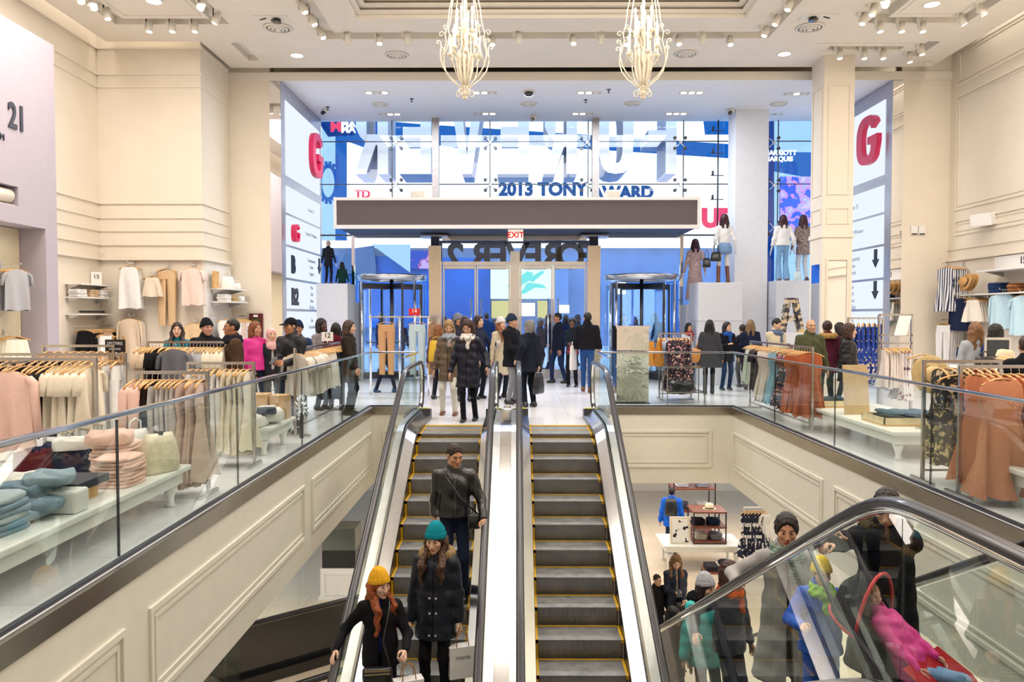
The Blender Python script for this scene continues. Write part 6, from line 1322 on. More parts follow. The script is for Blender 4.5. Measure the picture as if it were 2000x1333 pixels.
# ---- right floor
rack('steel clothes rack along the right glass with mixed dresses', (4.36, 11.3), (4.36, 14.3), 1.25)
JIT[0] = 22
row((4.36, 14.25), (4.36, 11.35), 1.25, [('tank', '#D9E2D4', 5, 'pale green top', .42, .72, .04), ('tee', '#3A3238', 3, 'dark plum top', .42, .8, .04), ('dress', '#E3D6CC', 5, 'cream dress', .44, .95, .04), ('dress', '#8CB4C6', 3, 'light blue dress', .44, .95, .04), ('dress', FLO, 4, 'dark floral dress', .44, .95, .04), ('dress', RST, 6, 'rust dress', .44, .98, .04)], 'on the rack along the right glass')
JIT[0] = 9
rack('steel clothes rack with dark floral dress beside the right glass', (4.22, 7.95), (5.0, 7.95), 1.25)
row((4.34, 7.95), (4.95, 7.95), 1.25, [('dress', FLK, 4, 'black and tan floral dress', .46, .98, .04), ('dress', '#8A3A2A', 3, 'brick red dress', .44, .95, .04)], 'on the floral rack at right')
garment('dress', FLK, (4.40, 7.68, 1.18), 4, 'black and tan floral dress facing out before the floral rack', None, .38, .95, .05, 1)
rack('steel clothes rack of terracotta dresses, nearest on the right', (4.22, 7.3), (5.3, 7.3), 1.24)
row((4.35, 7.3), (5.2, 7.3), 1.24, [('dress', '#C97A55', 3, 'peach terracotta dress', .50, 1.10, .05), ('dress', RST, 6, 'terracotta dress', .48, 1.0, .05), ('dress', FLW, 2, 'white floral dress', .44, .95, .04)], 'on the nearest right rack')
garment('dress', '#D08A66', (4.42, 7.0, 1.20), 8, 'long peach pleated dress facing out before the nearest right rack', None, .52, 1.12, .07, 0); garment('tank', RST, (4.86, 7.02, 1.20), -4, 'short terracotta tiered top facing out on the nearest right rack', None, .46, .60, .06, 1)
# items on the right low tables
def tray(label, p, w, d, rz=0):
    t = thing('wooden_tray', label, 'tray', p, R(rz)); MB().box(-w/2, -d/2, 0, w/2, d/2, .02).build('bottom', WOOD, t); 
    for a in ((-w/2, -d/2, w/2, -d/2+.015), (-w/2, d/2-.015, w/2, d/2), (-w/2, -d/2, -w/2+.015, d/2), (w/2-.015, -d/2, w/2, d/2)): MB().box(a[0], a[1], .02, a[2], a[3], .10).build('side', mat('pale plywood', '#E2CFA4', .5, noise=.1, scale=10), t)
tray('pale wooden tray of folded jeans in front on the right table', (4.92, 9.75, zt), .78, .62); tray('pale wooden tray of folded jeans at the back of right table', (4.75, 11.6, zt), .5, .5)
for x in (4.72, 4.94, 5.14): stack('dark teal folded jeans in the front tray', 'jeans in front tray', x, 9.72, zt+.022, 5, .2, .5, .028, ['#3A5060', '#4A6474', '#2E4150'], 0, 10)
for x in (4.66, 4.86): stack('dark folded jeans in the back tray', 'jeans in back tray', x, 11.58, zt+.022, 4, .19, .42, .028, ['#2A3440', '#3A4A58'], 0, 10)
bo = thing('easel_board', 'tall tan wooden sign board leaning on the right table', 'sign', (4.72, 10.6, zt)); p0 = Vector((4.62, 10.55, zt))
MB().obox((4.70, 10.62, zt+.34), (.17, 0, 0), (0, .012, 0), (0, .05, .34)).build('board', mat('tan board', '#CDB083', .6, noise=.08), bo, world=True); MB().bar((4.70, 10.86, zt), (4.70, 10.68, zt+.6), .03, .02).build('strut', WOOD, bo, world=True)
STRAW = mat('straw', '#D9BE86', .8, noise=.14, scale=40, bump=.5, bscale=90)
def hat(label, p, tilt=(0, 0), brim=.2, m=STRAW, group=None):
    t = thing('straw_hat', label, 'hat', p, 0, group); t.rotation_euler = (R(tilt[0]), R(tilt[1]), 0)
    MB().lathe([(.0, .125), (.05, .125), (.085, .11), (.095, .06), (.1, .0), (brim*.75, -.01), (brim, .0), (brim, .006), (brim*.75, -.003), (.094, .008), (.08, .10), (0, .115)], n=28).build('hat_body', m, t)
    MB().lathe([(.102, .005), (.1, .035), (.098, .035), (.1, .005), (.102, .005)], n=28).build('band', BLKC, t); return t
st_ = thing('hat_stand', 'slim steel hat stand with round base on right table', 'stand', (4.98, 9.2, zt)); MB().cyl((4.98, 9.2, zt), (4.98, 9.2, zt+.012), .17, n=24).build('base', STEEL, st_, world=True); MB().cyl((4.98, 9.2, zt+.012), (4.98, 9.2, zt+.58), .008, n=8).build('pole', STEEL, st_, world=True)
hat('wide brimmed straw hat turned to the viewer on the slim stand', (4.98, 9.24, zt+.66), (84, 0), .23)
clip = garment('shorts', '#B9A87A', (4.95, 9.35, 1.30), 0, 'wooden hanger with a small straw coloured piece above the hat', None, .3, .22, .02)
for k, (x, y, c) in enumerate(((4.72, 6.75, '#1D2B44'), (4.66, 6.3, '#35606C'))):
    for j in range(7): folded('%s gathered jersey piece standing in the bundle on near right table' % ('navy' if k == 0 else 'teal'), (x+.05*j-.1, y+.02*math.sin(j*2), zt+.001), .05, .34, .26, c, 8*math.sin(j), '%s bundle on near right table' % ('navy' if k == 0 else 'teal'), j % 3)
# steel stand with floral dresses and a white notice
rs = thing('display_stand', 'steel frame stand with white notice board by the right directory', 'clothes stand', (5.9, 12.6, 0)); ys_ = 12.7
x0, x1 = at(1716, 700, ys_).x, at(1780, 700, ys_).x
for x in (x0, x1): MB().bar((x, ys_, 0), (x, ys_, 1.74), .035, .035, up=(1, 0, 0)).build('post', RACKMET, rs, world=True)
for z, n_ in ((1.74, 'top_bar'), (1.40, 'shelf_bar'), (1.27, 'rail')): MB().bar((x0, ys_, z), (x1, ys_, z), .035, .03).build(n_, RACKMET, rs, world=True)
MB().obox(((x0+x1)/2+.1, ys_-.04, 1.56), (.1, 0, 0), (0, .006, 0), (.05, .02, .16)).build('notice', CARD, rs, world=True)
row((x0+.04, ys_), (x1-.05, ys_), 1.26, [('tank', '#EADFD6', 6, 'ivory top', .40, .7, .03), ('dress', FLW, 4, 'white floral dress', .42, .9, .03)], 'on the notice stand')
rack('steel clothes rack of blue floral dresses before the right directory', (6.0, 13.9), (6.62, 13.9), 1.68)
row((6.04, 13.9), (6.6, 13.9), 1.66, [('dress', FLB, 6, 'blue floral dress', .44, 1.12, .04)], 'before the right directory', rz=62)
# right wall
yr = 16.0
def wallR(px, py, label, n, kind, m, w, L, front, gap=.05, rz=-70, X=9.84, d=(-1, -.3, 0)):
    p = atx(px, py, X); facing_set(label, p, d, n, kind, m, w, L, rz, front=front, gap=gap, armlab='steel display arm for the '+label)
wallR(1880, 516, 'navy striped dresses on the right wall', 7, 'dress', [STR], .50, 1.02, 'navy and white striped dress hanging in front on the right wall', .06)
wallR(1898, 576, 'navy jackets on the right wall', 5, 'blouse', [NVY], .46, .75, 'navy jacket hanging in front on the right wall', .05)
wallR(1930, 578, 'white ruffled tops on the right wall', 6, 'tank', ['#F1E9DC'], .46, .52, 'white ruffled top hanging in front on the right wall', .06)
wallR(1985, 566, 'pale blue and cream blouses on the right wall', 5, 'blouse', [LBL_, '#EFE3CC'], .48, .75, 'pale blue and cream blouse hanging in front on the right wall', .06)
wallR(2025, 570, 'light blue tops at right frame edge', 5, 'tee', [LBL_], .46, .8, 'light blue top hanging in front at the right frame edge', .06)
wallR(1875, 625, 'white trousers low on the right wall', 7, 'pants', ['#E9E6E2'], .44, .95, 'white trousers hanging in front low on the right wall', .06)
wallR(1905, 668, 'denim shorts low on the right wall', 5, 'shorts', ['#33466A'], .42, .45, 'denim shorts hanging in front low on the right wall', .05)
NX = Vector((-1, 0, 0))
shelf('white lower shelf on the right wall with folded jeans', (9.85, 14.9), (0, 1, 0), 3.0, .42, 2.16, NX); shelf('white upper shelf on the right wall with price 15', (9.85, 14.6), (0, 1, 0), 2.2, .5, 2.62, NX)
MB().box(9.84, 11.5, 2.66, 9.86, 15.9, 2.93).build('price_band', WHITE, label='white price band above the right wall shelves', cat='panel'); o = text('15', 'price_lettering', .20, frameM((9.835, 15.0, 2.80), (0, -1, 0), UZ), INK, None, .003, .002); tag(o, 'black number 15 on the white band of the right wall', 'lettering')
stack('dark blue folded jeans on the right wall shelf', 'jeans on right wall shelf', 9.6, 15.35, 2.175, 6, .30, .34, .035, ['#24365E', '#2C4470']); stack('brown folded top on the right wall shelf', 'brown stack on right wall shelf', 9.6, 14.75, 2.175, 5, .30, .32, .035, ['#7A4A2C', '#B07A4A'])
for k in range(3): hat('tan felt hat hung in the row on the right wall' if k < 2 else 'foremost tan felt hat hung on the right wall', (9.55-.10*k, 16.15-.05*k, 2.42), (0, -72), .19, mat('tan felt', '#C99A5C', .8, noise=.08), 'felt hats on the right wall' if k < 2 else None)
sp_ = thing('wall_speaker', 'white wedge shaped speaker on the right wall', 'speaker', (9.7, 16.0, 3.7)); MB().obox((9.68, 16.05, 3.72), (.09, .05, .02), (-.10, .19, 0), (-.02, 0, .12)).build('case', WHITE, sp_, world=True, bevel=.01); MB().bar((9.87, 16.05, 3.72), (9.72, 16.05, 3.72), .05, .05).build('bracket', WHITE, sp_, world=True)
for i, px in enumerate((1785, 1800)):
    q = at(px, 450, 17.64); t = thing('wall_switch', 'small white thermostat plate on the wall, %s of two' % ('left' if i == 0 else 'right'), 'switch', q); MB().box(-.075, -.03, -.1, .075, 0, .1).build('plate', WHITE, t, bevel=.006); MB().box(-.06, -.034, -.10, .06, -.03, -.075).build('label_strip', BK, t)
# counter group at the far right: hat, mirror frame, black bag
ct = low_table('white counter with straw hat and black bag at right edge', 5.2, 6.2, 8.7, 9.5, 1.12)
hat('cream straw hat with black band on the right counter', (5.68, 8.95, 1.205), (0, 8), .19, mat('cream straw', '#E6D6B4', .8, noise=.1, scale=40)); hat('second straw hat under the cream one on right counter', (5.66, 8.93, 1.13), (0, 4), .2)
mf = thing('table_mirror', 'square table mirror in a pale frame behind the straw hats', 'mirror', (5.8, 9.3, 1.12)); MB().box(5.66, 9.3, 1.12, 5.98, 9.32, 1.46).build('frame', STEEL, mf, world=True); MB().box(5.69, 9.293, 1.15, 5.95, 9.299, 1.43).build('pane', mat('dark glass', '#3A4046', .1), mf, world=True)
handbag('small black box handbag on the right counter', (5.42, 8.9, 1.12), .22, .10, .13, leather('#15151A'), 5, .98, .06)
# far floor: mirrored cabinet, glass case, racks
mc = thing('mirrored_cabinet', 'mirror clad upright cabinet at the right of the landing', 'cabinet', (2.25, 15.1, 0))
wav = mat('wavy mirror', (.85, .85, .84), .04, 1, noise=.03, scale=2, bump=.6, bscale=3.5)
MB().box(1.94, 14.8, .06, 2.56, 15.4, 1.48).build('body', wav, mc, world=True); m = MB()
for z in (0, 1.48, .72): m.box(1.92, 14.78, z, 2.58, 15.42, z+.05)
m.build('rims', CHROME, mc, world=True)
gc = thing('glass_case', 'small glass display case on thin metal legs by the railing', 'display case', (3.3, 15.0, 0)); gx0, gx1, gy0, gy1 = 2.92, 3.64, 14.8, 15.3
for x in (gx0, gx1):
    for y in (gy0, gy1): MB().bar((x, y, 0), (x, y, .72), .02, .02, up=(1, 0, 0)).build('leg', RACKMET, gc, world=True)
m = MB()
for z in (.24, .72):
    for a_, b_ in (((gx0, gy0), (gx1, gy0)), ((gx0, gy1), (gx1, gy1)), ((gx0, gy0), (gx0, gy1)), ((gx1, gy0), (gx1, gy1))): m.bar((*a_, z), (*b_, z), .02, .02)
m.build('frame', RACKMET, gc, world=True); MB().box(gx0, gy0, .235, gx1, gy1, .245).build('floor_pane', WGLASS, gc, world=True); MB().box(gx0, gy0, .72, gx1, gy1, .728).build('top_pane', WGLASS, gc, world=True)
folded('black leather shoe bundle inside the glass case', (3.25, 15.02, .247), .46, .26, .18, leather('#101014'), 8, None, 1)
rack('steel clothes rack of dark floral dresses behind the glass case', (2.95, 15.8), (3.6, 15.8), 1.36)
row((2.9, 15.8), (3.55, 15.8), 1.34, [('tank', '#E8A048', 2, 'orange top', .42, .6, .04), ('tee', '#B9C4E0', 2, 'lilac top', .42, .7, .04), ('dress', '#DCC4A4', 3, 'beige dress', .42, 1.1, .04), ('dress', FLO, 4, 'dark floral dress', .44, 1.15, .05)], 'behind the glass case')
garment('dress', FLO, (3.22, 15.48, 1.30), 5, 'dark pink floral dress facing out behind the glass case', None, .50, 1.1, .07, 2)
garment('tank', '#E8A34E', (2.68, 15.7, 1.26), 6, 'orange top facing out beside the mirrored cabinet', None, .44, .55, .06, 0)
# pedestals and mannequins in the window
PED = mat('window pedestal white', '#DDE0E8', .45, noise=.02)
def ped(label, x0, x1, y0, y1, z): 
    t = thing('window_pedestal', label, 'pedestal', ((x0+x1)/2, (y0+y1)/2, 0)); MB().box(x0, y0, 0, x1, y1, z).build('block', PED, t, world=True, bevel=.01); MB().box(x0-.015, y0-.015, z-.95, x1+.015, y1+.015, z-.93).build('groove_band', PED, t, world=True); return t
ped('white window pedestal left of the pale column', 4.52, 5.62, 19.1, 20.15, 2.55); ped('white window pedestal behind the cream pillar', 6.62, 7.8, 19.6, 20.9, 2.62); ped('white window pedestal beside the left directory', -5.1, -4.3, 19.6, 20.6, 2.55); ped('low white window step left of the tall pedestal', 4.5, 5.3, 20.3, 21.1, 2.02)
MSK = mat('mannequin white', '#E9E4E2', .35, noise=.02)
def mannequin(label, px, top, Y, zb, rz, hairc, tp, bt, shoes, **k):
    p = at(px, top, Y); H = 1.7*(p.z-zb)/1.71
    MC['skin mannequin'] = MSK
    r = person(label, p.x, Y, zb, rz, H, skin='mannequin', hair=hairc, top=tp, bottom=bt, shoes=shoes, lips='#D8D0CE', q=1, **k); o = r['o']; o.name = 'mannequin'; o['category'] = 'mannequin'; return r
HB = ('long', '#3A1620', .10)
mannequin('mannequin from behind in white top and blue denim shorts on left pedestal', 1415, 418, 19.7, 2.55, 178, HB, dict(c='#F0F0F0', hem=.98, n='white_top'), dict(kind='denim_shorts', c='#E6E2E2', m=fab, w=.85, boot=.8), '#6E3A1E', RH=(-.27, .05, .84), LH=(.27, .05, .84), hands=('flat', 'flat'), feet=((-.09, .02, 0), (.13, -.08, 0)))
q = at(1415, 500, 19.7); MB().lathe([(.17, 0), (.185, .03), (.18, .16), (.14, .26), (.0, .26)], n=20).build('denim_shorts', fab('#7C9CC4'), label='blue denim shorts worn by the white topped mannequin', cat='shorts').location = (q.x, 19.7, 2.55+.76)
mannequin('mannequin from behind in pale floral long dress at the window', 1358, 467, 20.65, 2.03, 176, HB, dict(c='#C9A9A6', hem=.12, flare=.02, n='long_dress', m=lambda c: pattern('mauve floral', '#C7ABA8', ['#8E6470', '#E9DAD4'], scale=26, thr=.55), r=.0), dict(c='#E6E2E2'), '#D8D0CE', RH=(-.26, .0, .86), hands=('flat', 'flat'))
mannequin('mannequin from behind in white blouse and flared jeans on right pedestal', 1530, 420, 20.2, 2.62, 178, HB, dict(c='#EFECE8', hem=.92, r=.02, n='blouse'), dict(kind='flared_jeans', c='#86AFD6', m=fab, flare=.04), '#7A4428', RH=(-.28, .02, .86), hands=('flat', 'flat'))
mannequin('mannequin from behind in speckled brown tunic on right pedestal', 1569, 420, 20.3, 2.62, 182, HB, dict(c='#9A8A86', hem=.70, n='tunic', m=lambda c: pattern('speckled tunic', '#A8968E', ['#5E4A48'], scale=40, thr=.52)), dict(c='#C9D2DC', m=fab), '#4A3028', hands=('flat', 'flat'))
mannequin('dark dressed mannequin beside the left directory', 641, 470, 20.1, 2.55, 175, ('short', '#C9A090'), dict(c='#1B1E28', hem=.7), dict(c='#1C2230'), '#14141A', hands=('flat', 'flat')); 
mannequin('mannequin in dark green top at the left window', 668, 512, 20.3, 2.1, 178, ('bob', '#15100F'), dict(c='#143A34', hem=.8), dict(c='#1C2230'), '#14141A', hands=('flat', 'flat'))
ped('low window pedestal under the green topped mannequin', -4.85+.3, -4.18, 20.7, 21.1, 2.08)
for px, py, l, w_ in ((1398, 500, 'black bucket bag hung in the window by the denim mannequin', .26), (1380, 512, 'black shoulder bag hung beside the floral dress mannequin', .2)):
    q = at(px, py, 19.6); handbag(l, (q.x, 19.6, q.z-.14), w_, .12, .24, leather('#14151C'), 0, .7, .22)
q = at(1555, 528, 19.9); handbag('small pale bag standing on the right window pedestal', (q.x, 19.8, 2.62), .2, .1, .24, leather('#CFE2E8'), 0, .8, .1)
# letter A clad in photographs
la = thing('letter_display', 'tall letter A clad in photo collage, standing in front of the pedestal', 'letter', (5.9, 16.3, 0)); q0, q1 = at(1548, 582, 16.3), at(1548, 650, 16.3); hA = q0.z-q1.z; z0 = q1.z; xc = q0.x
COL = pattern('photo collage', '#3F4048', ['#8A7A66', '#C9C2B8', '#D6B878'], scale=9, thr=.46, detail=5); 
for nm, pl in (('stroke', [(-.27, 0), (-.13, 0), (-.02, hA), (-.12, hA)]), ('stroke', [(.27, 0), (.13, 0), (.02, hA), (.12, hA)]), ('crossbar', [(-.12, hA*.32), (.12, hA*.32), (.10, hA*.48), (-.10, hA*.48)]), ('apex', [(-.03, hA*.86), (.03, hA*.86), (.03, hA), (-.03, hA)])):
    m = MB(); m.prism(pl, (xc, 16.3, z0), (1, 0, 0), (0, 0, 1), (0, .14, 0)); m.build(nm, COL, la, world=True)
MB().box(xc-.3, 16.2, 0, xc+.3, 16.55, z0).build('plinth', PED, la, world=True)
# ---- things people hold
def shopping_bag(label, p, rz, txt, side, w=.26, d=.11, h=.30):
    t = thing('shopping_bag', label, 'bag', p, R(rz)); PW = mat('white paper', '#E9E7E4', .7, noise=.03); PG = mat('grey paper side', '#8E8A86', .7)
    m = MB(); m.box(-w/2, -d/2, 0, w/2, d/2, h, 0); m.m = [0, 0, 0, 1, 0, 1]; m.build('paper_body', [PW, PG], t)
    for y in (-d/2+.01, d/2-.01): MB().tube([(-.06, y, h), (-.05, y*.5, h+.11), (0, 0, h+.14), (.05, y*.5, h+.11), (.06, y, h)], .005, 5).build('twine_handle', mat('kraft twine', '#9A7040', .8), t)
    for k, s_ in enumerate(txt):
        o = text(s_, 'lettering', .062, frameM((0, -d/2-.001, h*.68-.09*k), (1, 0, 0), UZ), mat('grey print', '#6A6A6E', .6), None, .0008); o.parent = t
    if side:
        o = text(side, 'side_lettering', .10, frameM((-w/2-.001, 0, h*.45), (0, 0, 1), (0, 1, 0)), WTX, None, .0008); o.parent = t
    return t
P = PEOPLE
def hang_at(p, h): return (p.x, p.y, p.z-h)
q = P['teal']['LH']; shopping_bag('white paper shopping bag held by the woman in teal beanie', (q.x+.02, q.y-.02, q.z-.54), 18, ['merie'], 'merie')
q = P['yellow']['LH']; shopping_bag('white paper shopping bag held by the woman in mustard beanie', (q.x+.03, q.y-.02, q.z-.54), 22, ['I AM', 'merie'], 'merie')
def crossbody(label, key, lx, lz, m, w=.24, h=.15, gold=True, ly=-.19, sx=.12, col='#141418', d=.09):
    r = P[key]; t = thing('crossbody_bag', label, 'bag', r['W']((lx, ly, lz))); rz = r['o'].rotation_euler.z; t.rotation_euler = (0, 0, rz); s = r['s']
    m_ = MB(); n = 18
    m_.rings([[(w/2*f*math.copysign(abs(math.cos(2*PI*k/n))**.5, math.cos(2*PI*k/n)), d/2*g_*math.copysign(abs(math.sin(2*PI*k/n))**.7, math.sin(2*PI*k/n)), z) for k in range(n)] for f, g_, z in ((.75, .5, 0), (.95, .95, .02), (1, 1, h*.5), (.97, .9, h*.9), (.9, .4, h))], 0, True, True, True); m_.build('body', m, t)
    if gold:
        for z in (h*.72, h*.9): MB().bar((-w*.42, -d*.47, z), (w*.42, -d*.47, z), .006, .006).build('zip', mat('gold zip', (.8, .6, .25), .3, 1), t)
    inv = Matrix.Rotation(-rz, 4, 'Z') @ Matrix.Translation(-t.location)
    pts = [Vector((w*.44, 0, h*.8)), inv @ r['W']((sx*.5+lx*.5, -.22, (lz+1.40)/2+.06)), inv @ r['W']((sx, -.12, 1.38)), inv @ r['W']((sx*.95, .0, 1.445)), inv @ r['W']((sx*.6, .12, 1.36))]
    MB().tube(pts, .010, 6).build('strap', m, t)
crossbody('black crossbody bag with gold zips on the woman in mustard beanie', 'yellow', -.02, .70, leather('#15151A'), .27, .17, sx=.09, ly=-.24)
crossbody('small black bag slung at the hip of the leather jacket man', 'leather', .20, .82, leather('#101014'), .15, .17, False, sx=-.10, ly=-.16)
def cup(label, p, m):
    t = thing('paper_cup', label, 'cup', p); MB().lathe([(0, 0), (.03, 0), (.041, .105), (0, .105)], n=16).build('body', m, t); MB().lathe([(.043, .103), (.043, .115), (.036, .122), (0, .122)], n=16).build('lid', WHITE, t)
q = P['coffee']['RH']; cup('white coffee cup held by the man in navy beanie', (q.x+.02, q.y-.07, q.z-.06), WHITE); q = P['cup']['LH']; cup('pale paper cup held by the smiling woman', (q.x+.02, q.y-.07, q.z-.05), mat('pale blue paper', '#C9D3E4', .6))
def phone(key, label, dx=0, dy=-.1, dz=.02):
    r = P[key]; a = (r['RH']+r['LH'])/2; o = MB().box(-.037, -.005, -.075, .037, .005, .075).build('mobile_phone', BK, label=label, cat='phone', bevel=.004); o.location = r['RH']+r['MW'].to_3x3() @ Vector((.04+dx, dy, dz)); o.rotation_euler = (R(-50), 0, r['o'].rotation_euler.z)
phone('cap', 'dark phone held by the man in black baseball cap'); phone('phone', 'dark phone held by the young man in cream jacket'); phone('long', 'phone held by the young woman on the lower floor')
q = P['tanbag']['W']((.24, .02, .72)); tb = handbag('tan leather slouchy bag on the shoulder of grey cape woman', (q.x-.0, q.y, q.z), .34, .16, .32, leather('#C07F3A'), 10, .7, 0)
MB().tube([(-.08, 0, .28), (.0, 0, .5), (.10, .02, .64), (.12, .0, .5), (.08, 0, .28)], .012, 6).build('strap', leather('#C07F3A'), tb)
q = P['greyhair']['RH']; handbag('black tote bag held low by the grey haired woman', (q.x, q.y, q.z-.55), .34, .12, .38, leather('#15161C'), 60, .8, .12)
q = P['hoodie']['LH']; handbag('long white tote bag held by the man in hooded jacket', (q.x-.02, q.y-.05, .5), .3, .08, .55, fab('#E6E4E0'), 60, .9, .1)
q = P['camo']['W']((.0, -.25, .8)); handbag('yellow backpack on the person by the clothes stand', (at(852, 690, 15.5).x, 15.45, .80), .3, .18, .42, fab('#D2AC3C'), 0, .75, .08)
q = P['long']['W']((.12, -.26, .42)); handbag('shiny black shopping bag held by the young woman below', (q.x, q.y, q.z), .40, .14, .50, leather('#141519'), 0, .9, .1)
q = P['bluescarf']['W']((-.26, -.1, .78)); handbag('brown shoulder bag of the blue scarf woman', (q.x, q.y, q.z), .26, .12, .2, leather('#5A3A2C'), 0, .8, .1)
q = P['plaid']['W']((0, -.17, .88)); o = MB().lathe([(.155, 0), (.165, .03), (.15, .18), (.13, .22), (0, .22)], n=20).build('plaid_shirt', pattern('red plaid', '#2A2230', ['#B02A34', '#6A1C28'], scale=9, thr=.5), label='red plaid shirt tied at the waist of the woman in black', cat='shirt'); o.location = P['plaid']['W']((0, 0, .80))
q = P['blue']['W']((0, .20, 1.02)); handbag('black backpack on the person in bright blue jacket', (q.x, q.y, q.z), .3, .18, .42, leather('#17181E'), -15, .75, .06)
# stroller
stl = thing('stroller', 'red rimmed black stroller carrying the child in pink', 'stroller', (2.27, 4.30, TZ)); SB_ = fab('#1C1C22'); SR_ = mat('red piping', '#C8262C', .4)
def U(x, y, z): return Vector((2.27, 4.30, TZ+.02))+Matrix.Rotation(R(40), 3, 'Z') @ Vector((x, y, z))
m = MB(); m.rings([[U(x, .40, .66), U(x*1.05, .24, .44), U(x*1.05, .06, .24), U(x, -.20, .22), U(x*.9, -.30, .14)] for x in (-.21, 0, .21)], 0, True, False); m.build('seat', SB_, stl, world=True)
hood = [[U(.22*math.cos(b_), .25+.25*math.sin(b_)*math.cos(R(f_)), .48+.34*math.sin(b_)*math.sin(R(f_))) for b_ in [PI*j/12 for j in range(13)]] for f_ in (15, 45, 75, 100)]
m = MB(); m.rings(hood, 0, True, False); m.build('canopy', SB_, stl, world=True)
for h_ in (hood[3], hood[0]): MB().tube(h_, .011, 6).build('canopy_piping', SR_, stl, world=True)
m = MB(); m.rings([[U(x, -.02, .40), U(x*1.05, -.20, .30), U(x, -.36, .12)] for x in (-.23, -.21, .21, .23)], 0, True, False); m.build('red_footmuff', fab('#A8202A'), stl, world=True)
for x in (-.24, .24):
    MB().tube([U(x, -.36, .10), U(x, -.02, .26), U(x, .36, .62), U(x, .52, .93)], .012, 6).build('side_tube', DARKMET, stl, world=True)
    for y in (-.36, .32): MB().tube([U(x+.03*math.copysign(1, x), y+.075*math.cos(2*PI*k/16), .10+.075*math.sin(2*PI*k/16)) for k in range(16)], .020, 6, closed=True).cyl(U(x, y, .10), U(x+.05*math.copysign(1, x), y, .10), .03).build('wheel', BLACK, stl, world=True)
    MB().tube([U(x, .32, .10), U(x, .05, .28)], .012, 6).build('rear_leg', DARKMET, stl, world=True)
MB().tube([U(-.24, .52, .93), U(0, .54, .95), U(.24, .52, .93)], .016, 8).build('handlebar', BLACK, stl, world=True)
# ---- lower floor furniture
WD = mat('reddish brown wood', '#7A4630', .4, noise=.15, scale=6); IR_ = mat('black iron', '#1A1818', .5)
def iron_shelf(label, x0, x1, y0, y1, z0, lv):
    t = thing('iron_shelf', label, 'shelf unit', ((x0+x1)/2, (y0+y1)/2, z0))
    for x in (x0, x1):
        for y in (y0, y1): MB().bar((x, y, z0), (x, y, z0+lv[-1]), .025, .025, up=(1, 0, 0)).build('leg', IR_, t, world=True)
    for z in lv: MB().box(x0-.02, y0-.02, z0+z-.02, x1+.02, y1+.02, z0+z+.015).build('shelf_board', WD, t, world=True)
    return t
lt = low_table('white low table holding the iron shelf, on the lower floor', 3.3, 5.1, 17.0, 18.0); lt.location.z = ZL; 
for c in lt.children:
    if c.name.startswith('leg'): c.scale = (1.0, 1.0, 1.9)
    else: c.location.z = .22
lt2z = ZL+.58
iron_shelf('iron and wood shelf unit with hat, standing on the white lower table', 4.0, 4.72, 17.15, 17.75, lt2z, (.05, .38, .72))
iron_shelf('taller iron and wood shelf unit behind the white lower table', 3.85, 4.85, 18.6, 19.2, ZL, (.4, .95, 1.5, 1.95))
hat('small cream hat on the lower floor iron shelf', (4.42, 17.45, lt2z+.735), (0, 0), .15, mat('cream straw', '#E6D6B4', .8)); 
for k, (x, z, c) in enumerate(((4.15, .40, '#1B1B22'), (4.5, .40, '#26324A'), (4.2, .07, '#C9C2B4'), (4.55, .07, '#8E8E96'))): stack('folded %s piece on the lower floor iron shelf' % ('black', 'navy', 'stone', 'grey')[k], 'iron shelf stack %d' % k, x, 17.42, lt2z+z, 4, .28, .34, .03, [c])
for k, (x, z, c) in enumerate(((4.1, 1.52, '#C6C8D2'), (4.6, 1.52, '#9AA2B4'), (4.1, .97, '#4A4A58'), (4.6, .97, '#B9B4B0'), (4.55, 1.97, '#2A2A30'))): stack('folded %s piece on the taller lower shelf' % ('white', 'blue grey', 'slate', 'greige', 'black')[k], 'taller shelf stack %d' % k, x, 18.9, ZL+z, 4, .3, .36, .035, [c])
pf = thing('picture_frame', 'white framed panel with black print on the lower table', 'frame', (3.7, 17.2, lt2z)); MB().obox((3.70, 17.2, lt2z+.30), (.23, 0, 0), (0, .015, 0), (0, .04, .30)).build('frame', mat('pale frame', '#E9E0CC', .5), pf, world=True); MB().obox((3.70, 17.178, lt2z+.30), (.18, 0, 0), (0, .004, 0), (0, .033, .25)).build('print', pattern('black print', '#F4F2EE', ['#1A1A1E'], scale=7, thr=.60), pf, world=True)
t = thing('low_table', 'small reddish wood table with black boxes on the lower floor', 'table', (4.25, 15.4, ZL)); tx0, tx1, ty0, ty1 = 3.82, 4.5, 15.3, 15.8
MB().box(tx0, ty0, ZL+.52, tx1, ty1, ZL+.56).build('top', WD, t, world=True)
for x in (tx0+.03, tx1-.03):
    for y in (ty0+.03, ty1-.03): MB().bar((x, y, ZL), (x, y, ZL+.52), .025, .025, up=(1, 0, 0)).build('leg', IR_, t, world=True)
for x, w_, c, l in ((3.98, .24, '#2A2A30', 'dark box on the small reddish table'), (4.27, .32, '#EDE6D8', 'cream box of black cloth on the small reddish table')): MB().box(-w_/2, -.17, 0, w_/2, .17, .09).build('box', fab(c), label=l, cat='box').location = (x, 15.54, ZL+.56)
folded('black cloth folded in the cream box', (4.27, 15.54, ZL+.65), .27, .28, .07, BLK, 0, None, 1)
rack('steel clothes rack of navy prints on the lower floor', (4.95, 16.6), (5.8, 16.6), 1.55).location.z = ZL
row((5.0, 16.6), (5.75, 16.6), ZL+1.55, [('dress', pattern('navy white print', '#1A2038', ['#E9E6E2'], scale=9, thr=.55), 6, 'navy printed dress', .44, 1.0, .05), ('tee', WHT, 4, 'white top', .42, .6, .04)], 'on the lower floor rack', rz=20)

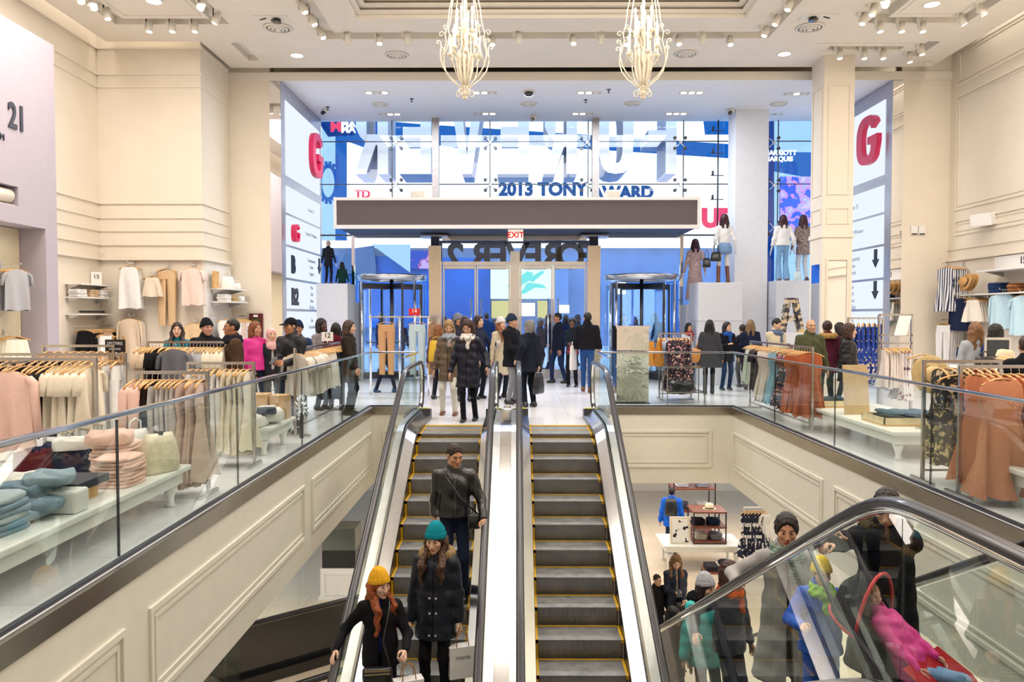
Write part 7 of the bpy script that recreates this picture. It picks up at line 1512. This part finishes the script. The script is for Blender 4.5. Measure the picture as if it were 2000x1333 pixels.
# lower left: plinth, glass rails and the black side of another stair
pl = thing('plinth', 'white panelled plinth with dark case on top, on the lower floor', 'plinth', (-3.55, 15.6, ZL)); MB().box(-3.95, 15.3, ZL, -3.2, 16.0, ZL+.62).build('base', WHITE, pl, world=True, bevel=.01)
m = MB(); frame(m, (-3.87, 15.3, ZL+.1), (1, 0, 0), UZ, .59, .42, .03, .015, double=False); m.build('panel_moulding', WHITE, pl, world=True); MB().box(-3.98, 15.27, ZL, -3.17, 16.03, ZL+.06).build('foot_moulding', WHITE, pl, world=True)
cs = thing('dark_case', 'dark display case standing on the white lower plinth', 'case', (-3.55, 15.6, ZL+.62)); MB().box(-3.92, 15.35, ZL+.62, -3.25, 15.95, ZL+.98).build('base', mat('dark case', '#24262A', .2), cs, world=True); MB().box(-3.92, 15.35, ZL+.98, -3.25, 15.95, ZL+1.42).build('top', mat('smoked case', '#5E645E', .08, coat=.4), cs, world=True)
lb = thing('lower_balustrade', 'black glossy stair side with dark handrail at the lower left', 'railing', (-3.6, 12.3, ZL)); GB = mat('black gloss panel', (.012, .012, .014), .06, 0, noise=0, coat=.6)
a0, b0 = Vector((-2.35, 13.0, ZL)), Vector((-6.2, 9.9, ZL)); MB().bar(a0+Vector((0, 0, .48)), b0+Vector((0, 0, .48)), .05, .94).build('black_panel', GB, lb, world=True)
MB().tube([a0+Vector((0, 0, 1.0)), b0+Vector((0, 0, 1.0))], .04, 8).build('handrail', BLACK, lb, world=True); MB().tube([a0+Vector((-.3, -.8, .05)), b0+Vector((-.3, -.8, .05))], .05, 8).build('floor_rail', BLACK, lb, world=True)
lg = thing('lower_glass_railing', 'pale glass railing on the lower floor under the left fascia', 'railing', (-4.2, 13, ZL))
for y0, y1 in ((9.0, 10.9), (10.93, 12.8), (12.83, 14.7), (14.73, 16.2)): MB().box(-4.21, y0, ZL+.02, -4.19, y1, ZL+1.05).build('glass_panel', GLASS, lg, world=True)
MB().box(-4.23, 9, ZL+1.05, -4.17, 16.2, ZL+1.08).build('top_rail', RAIL, lg, world=True)
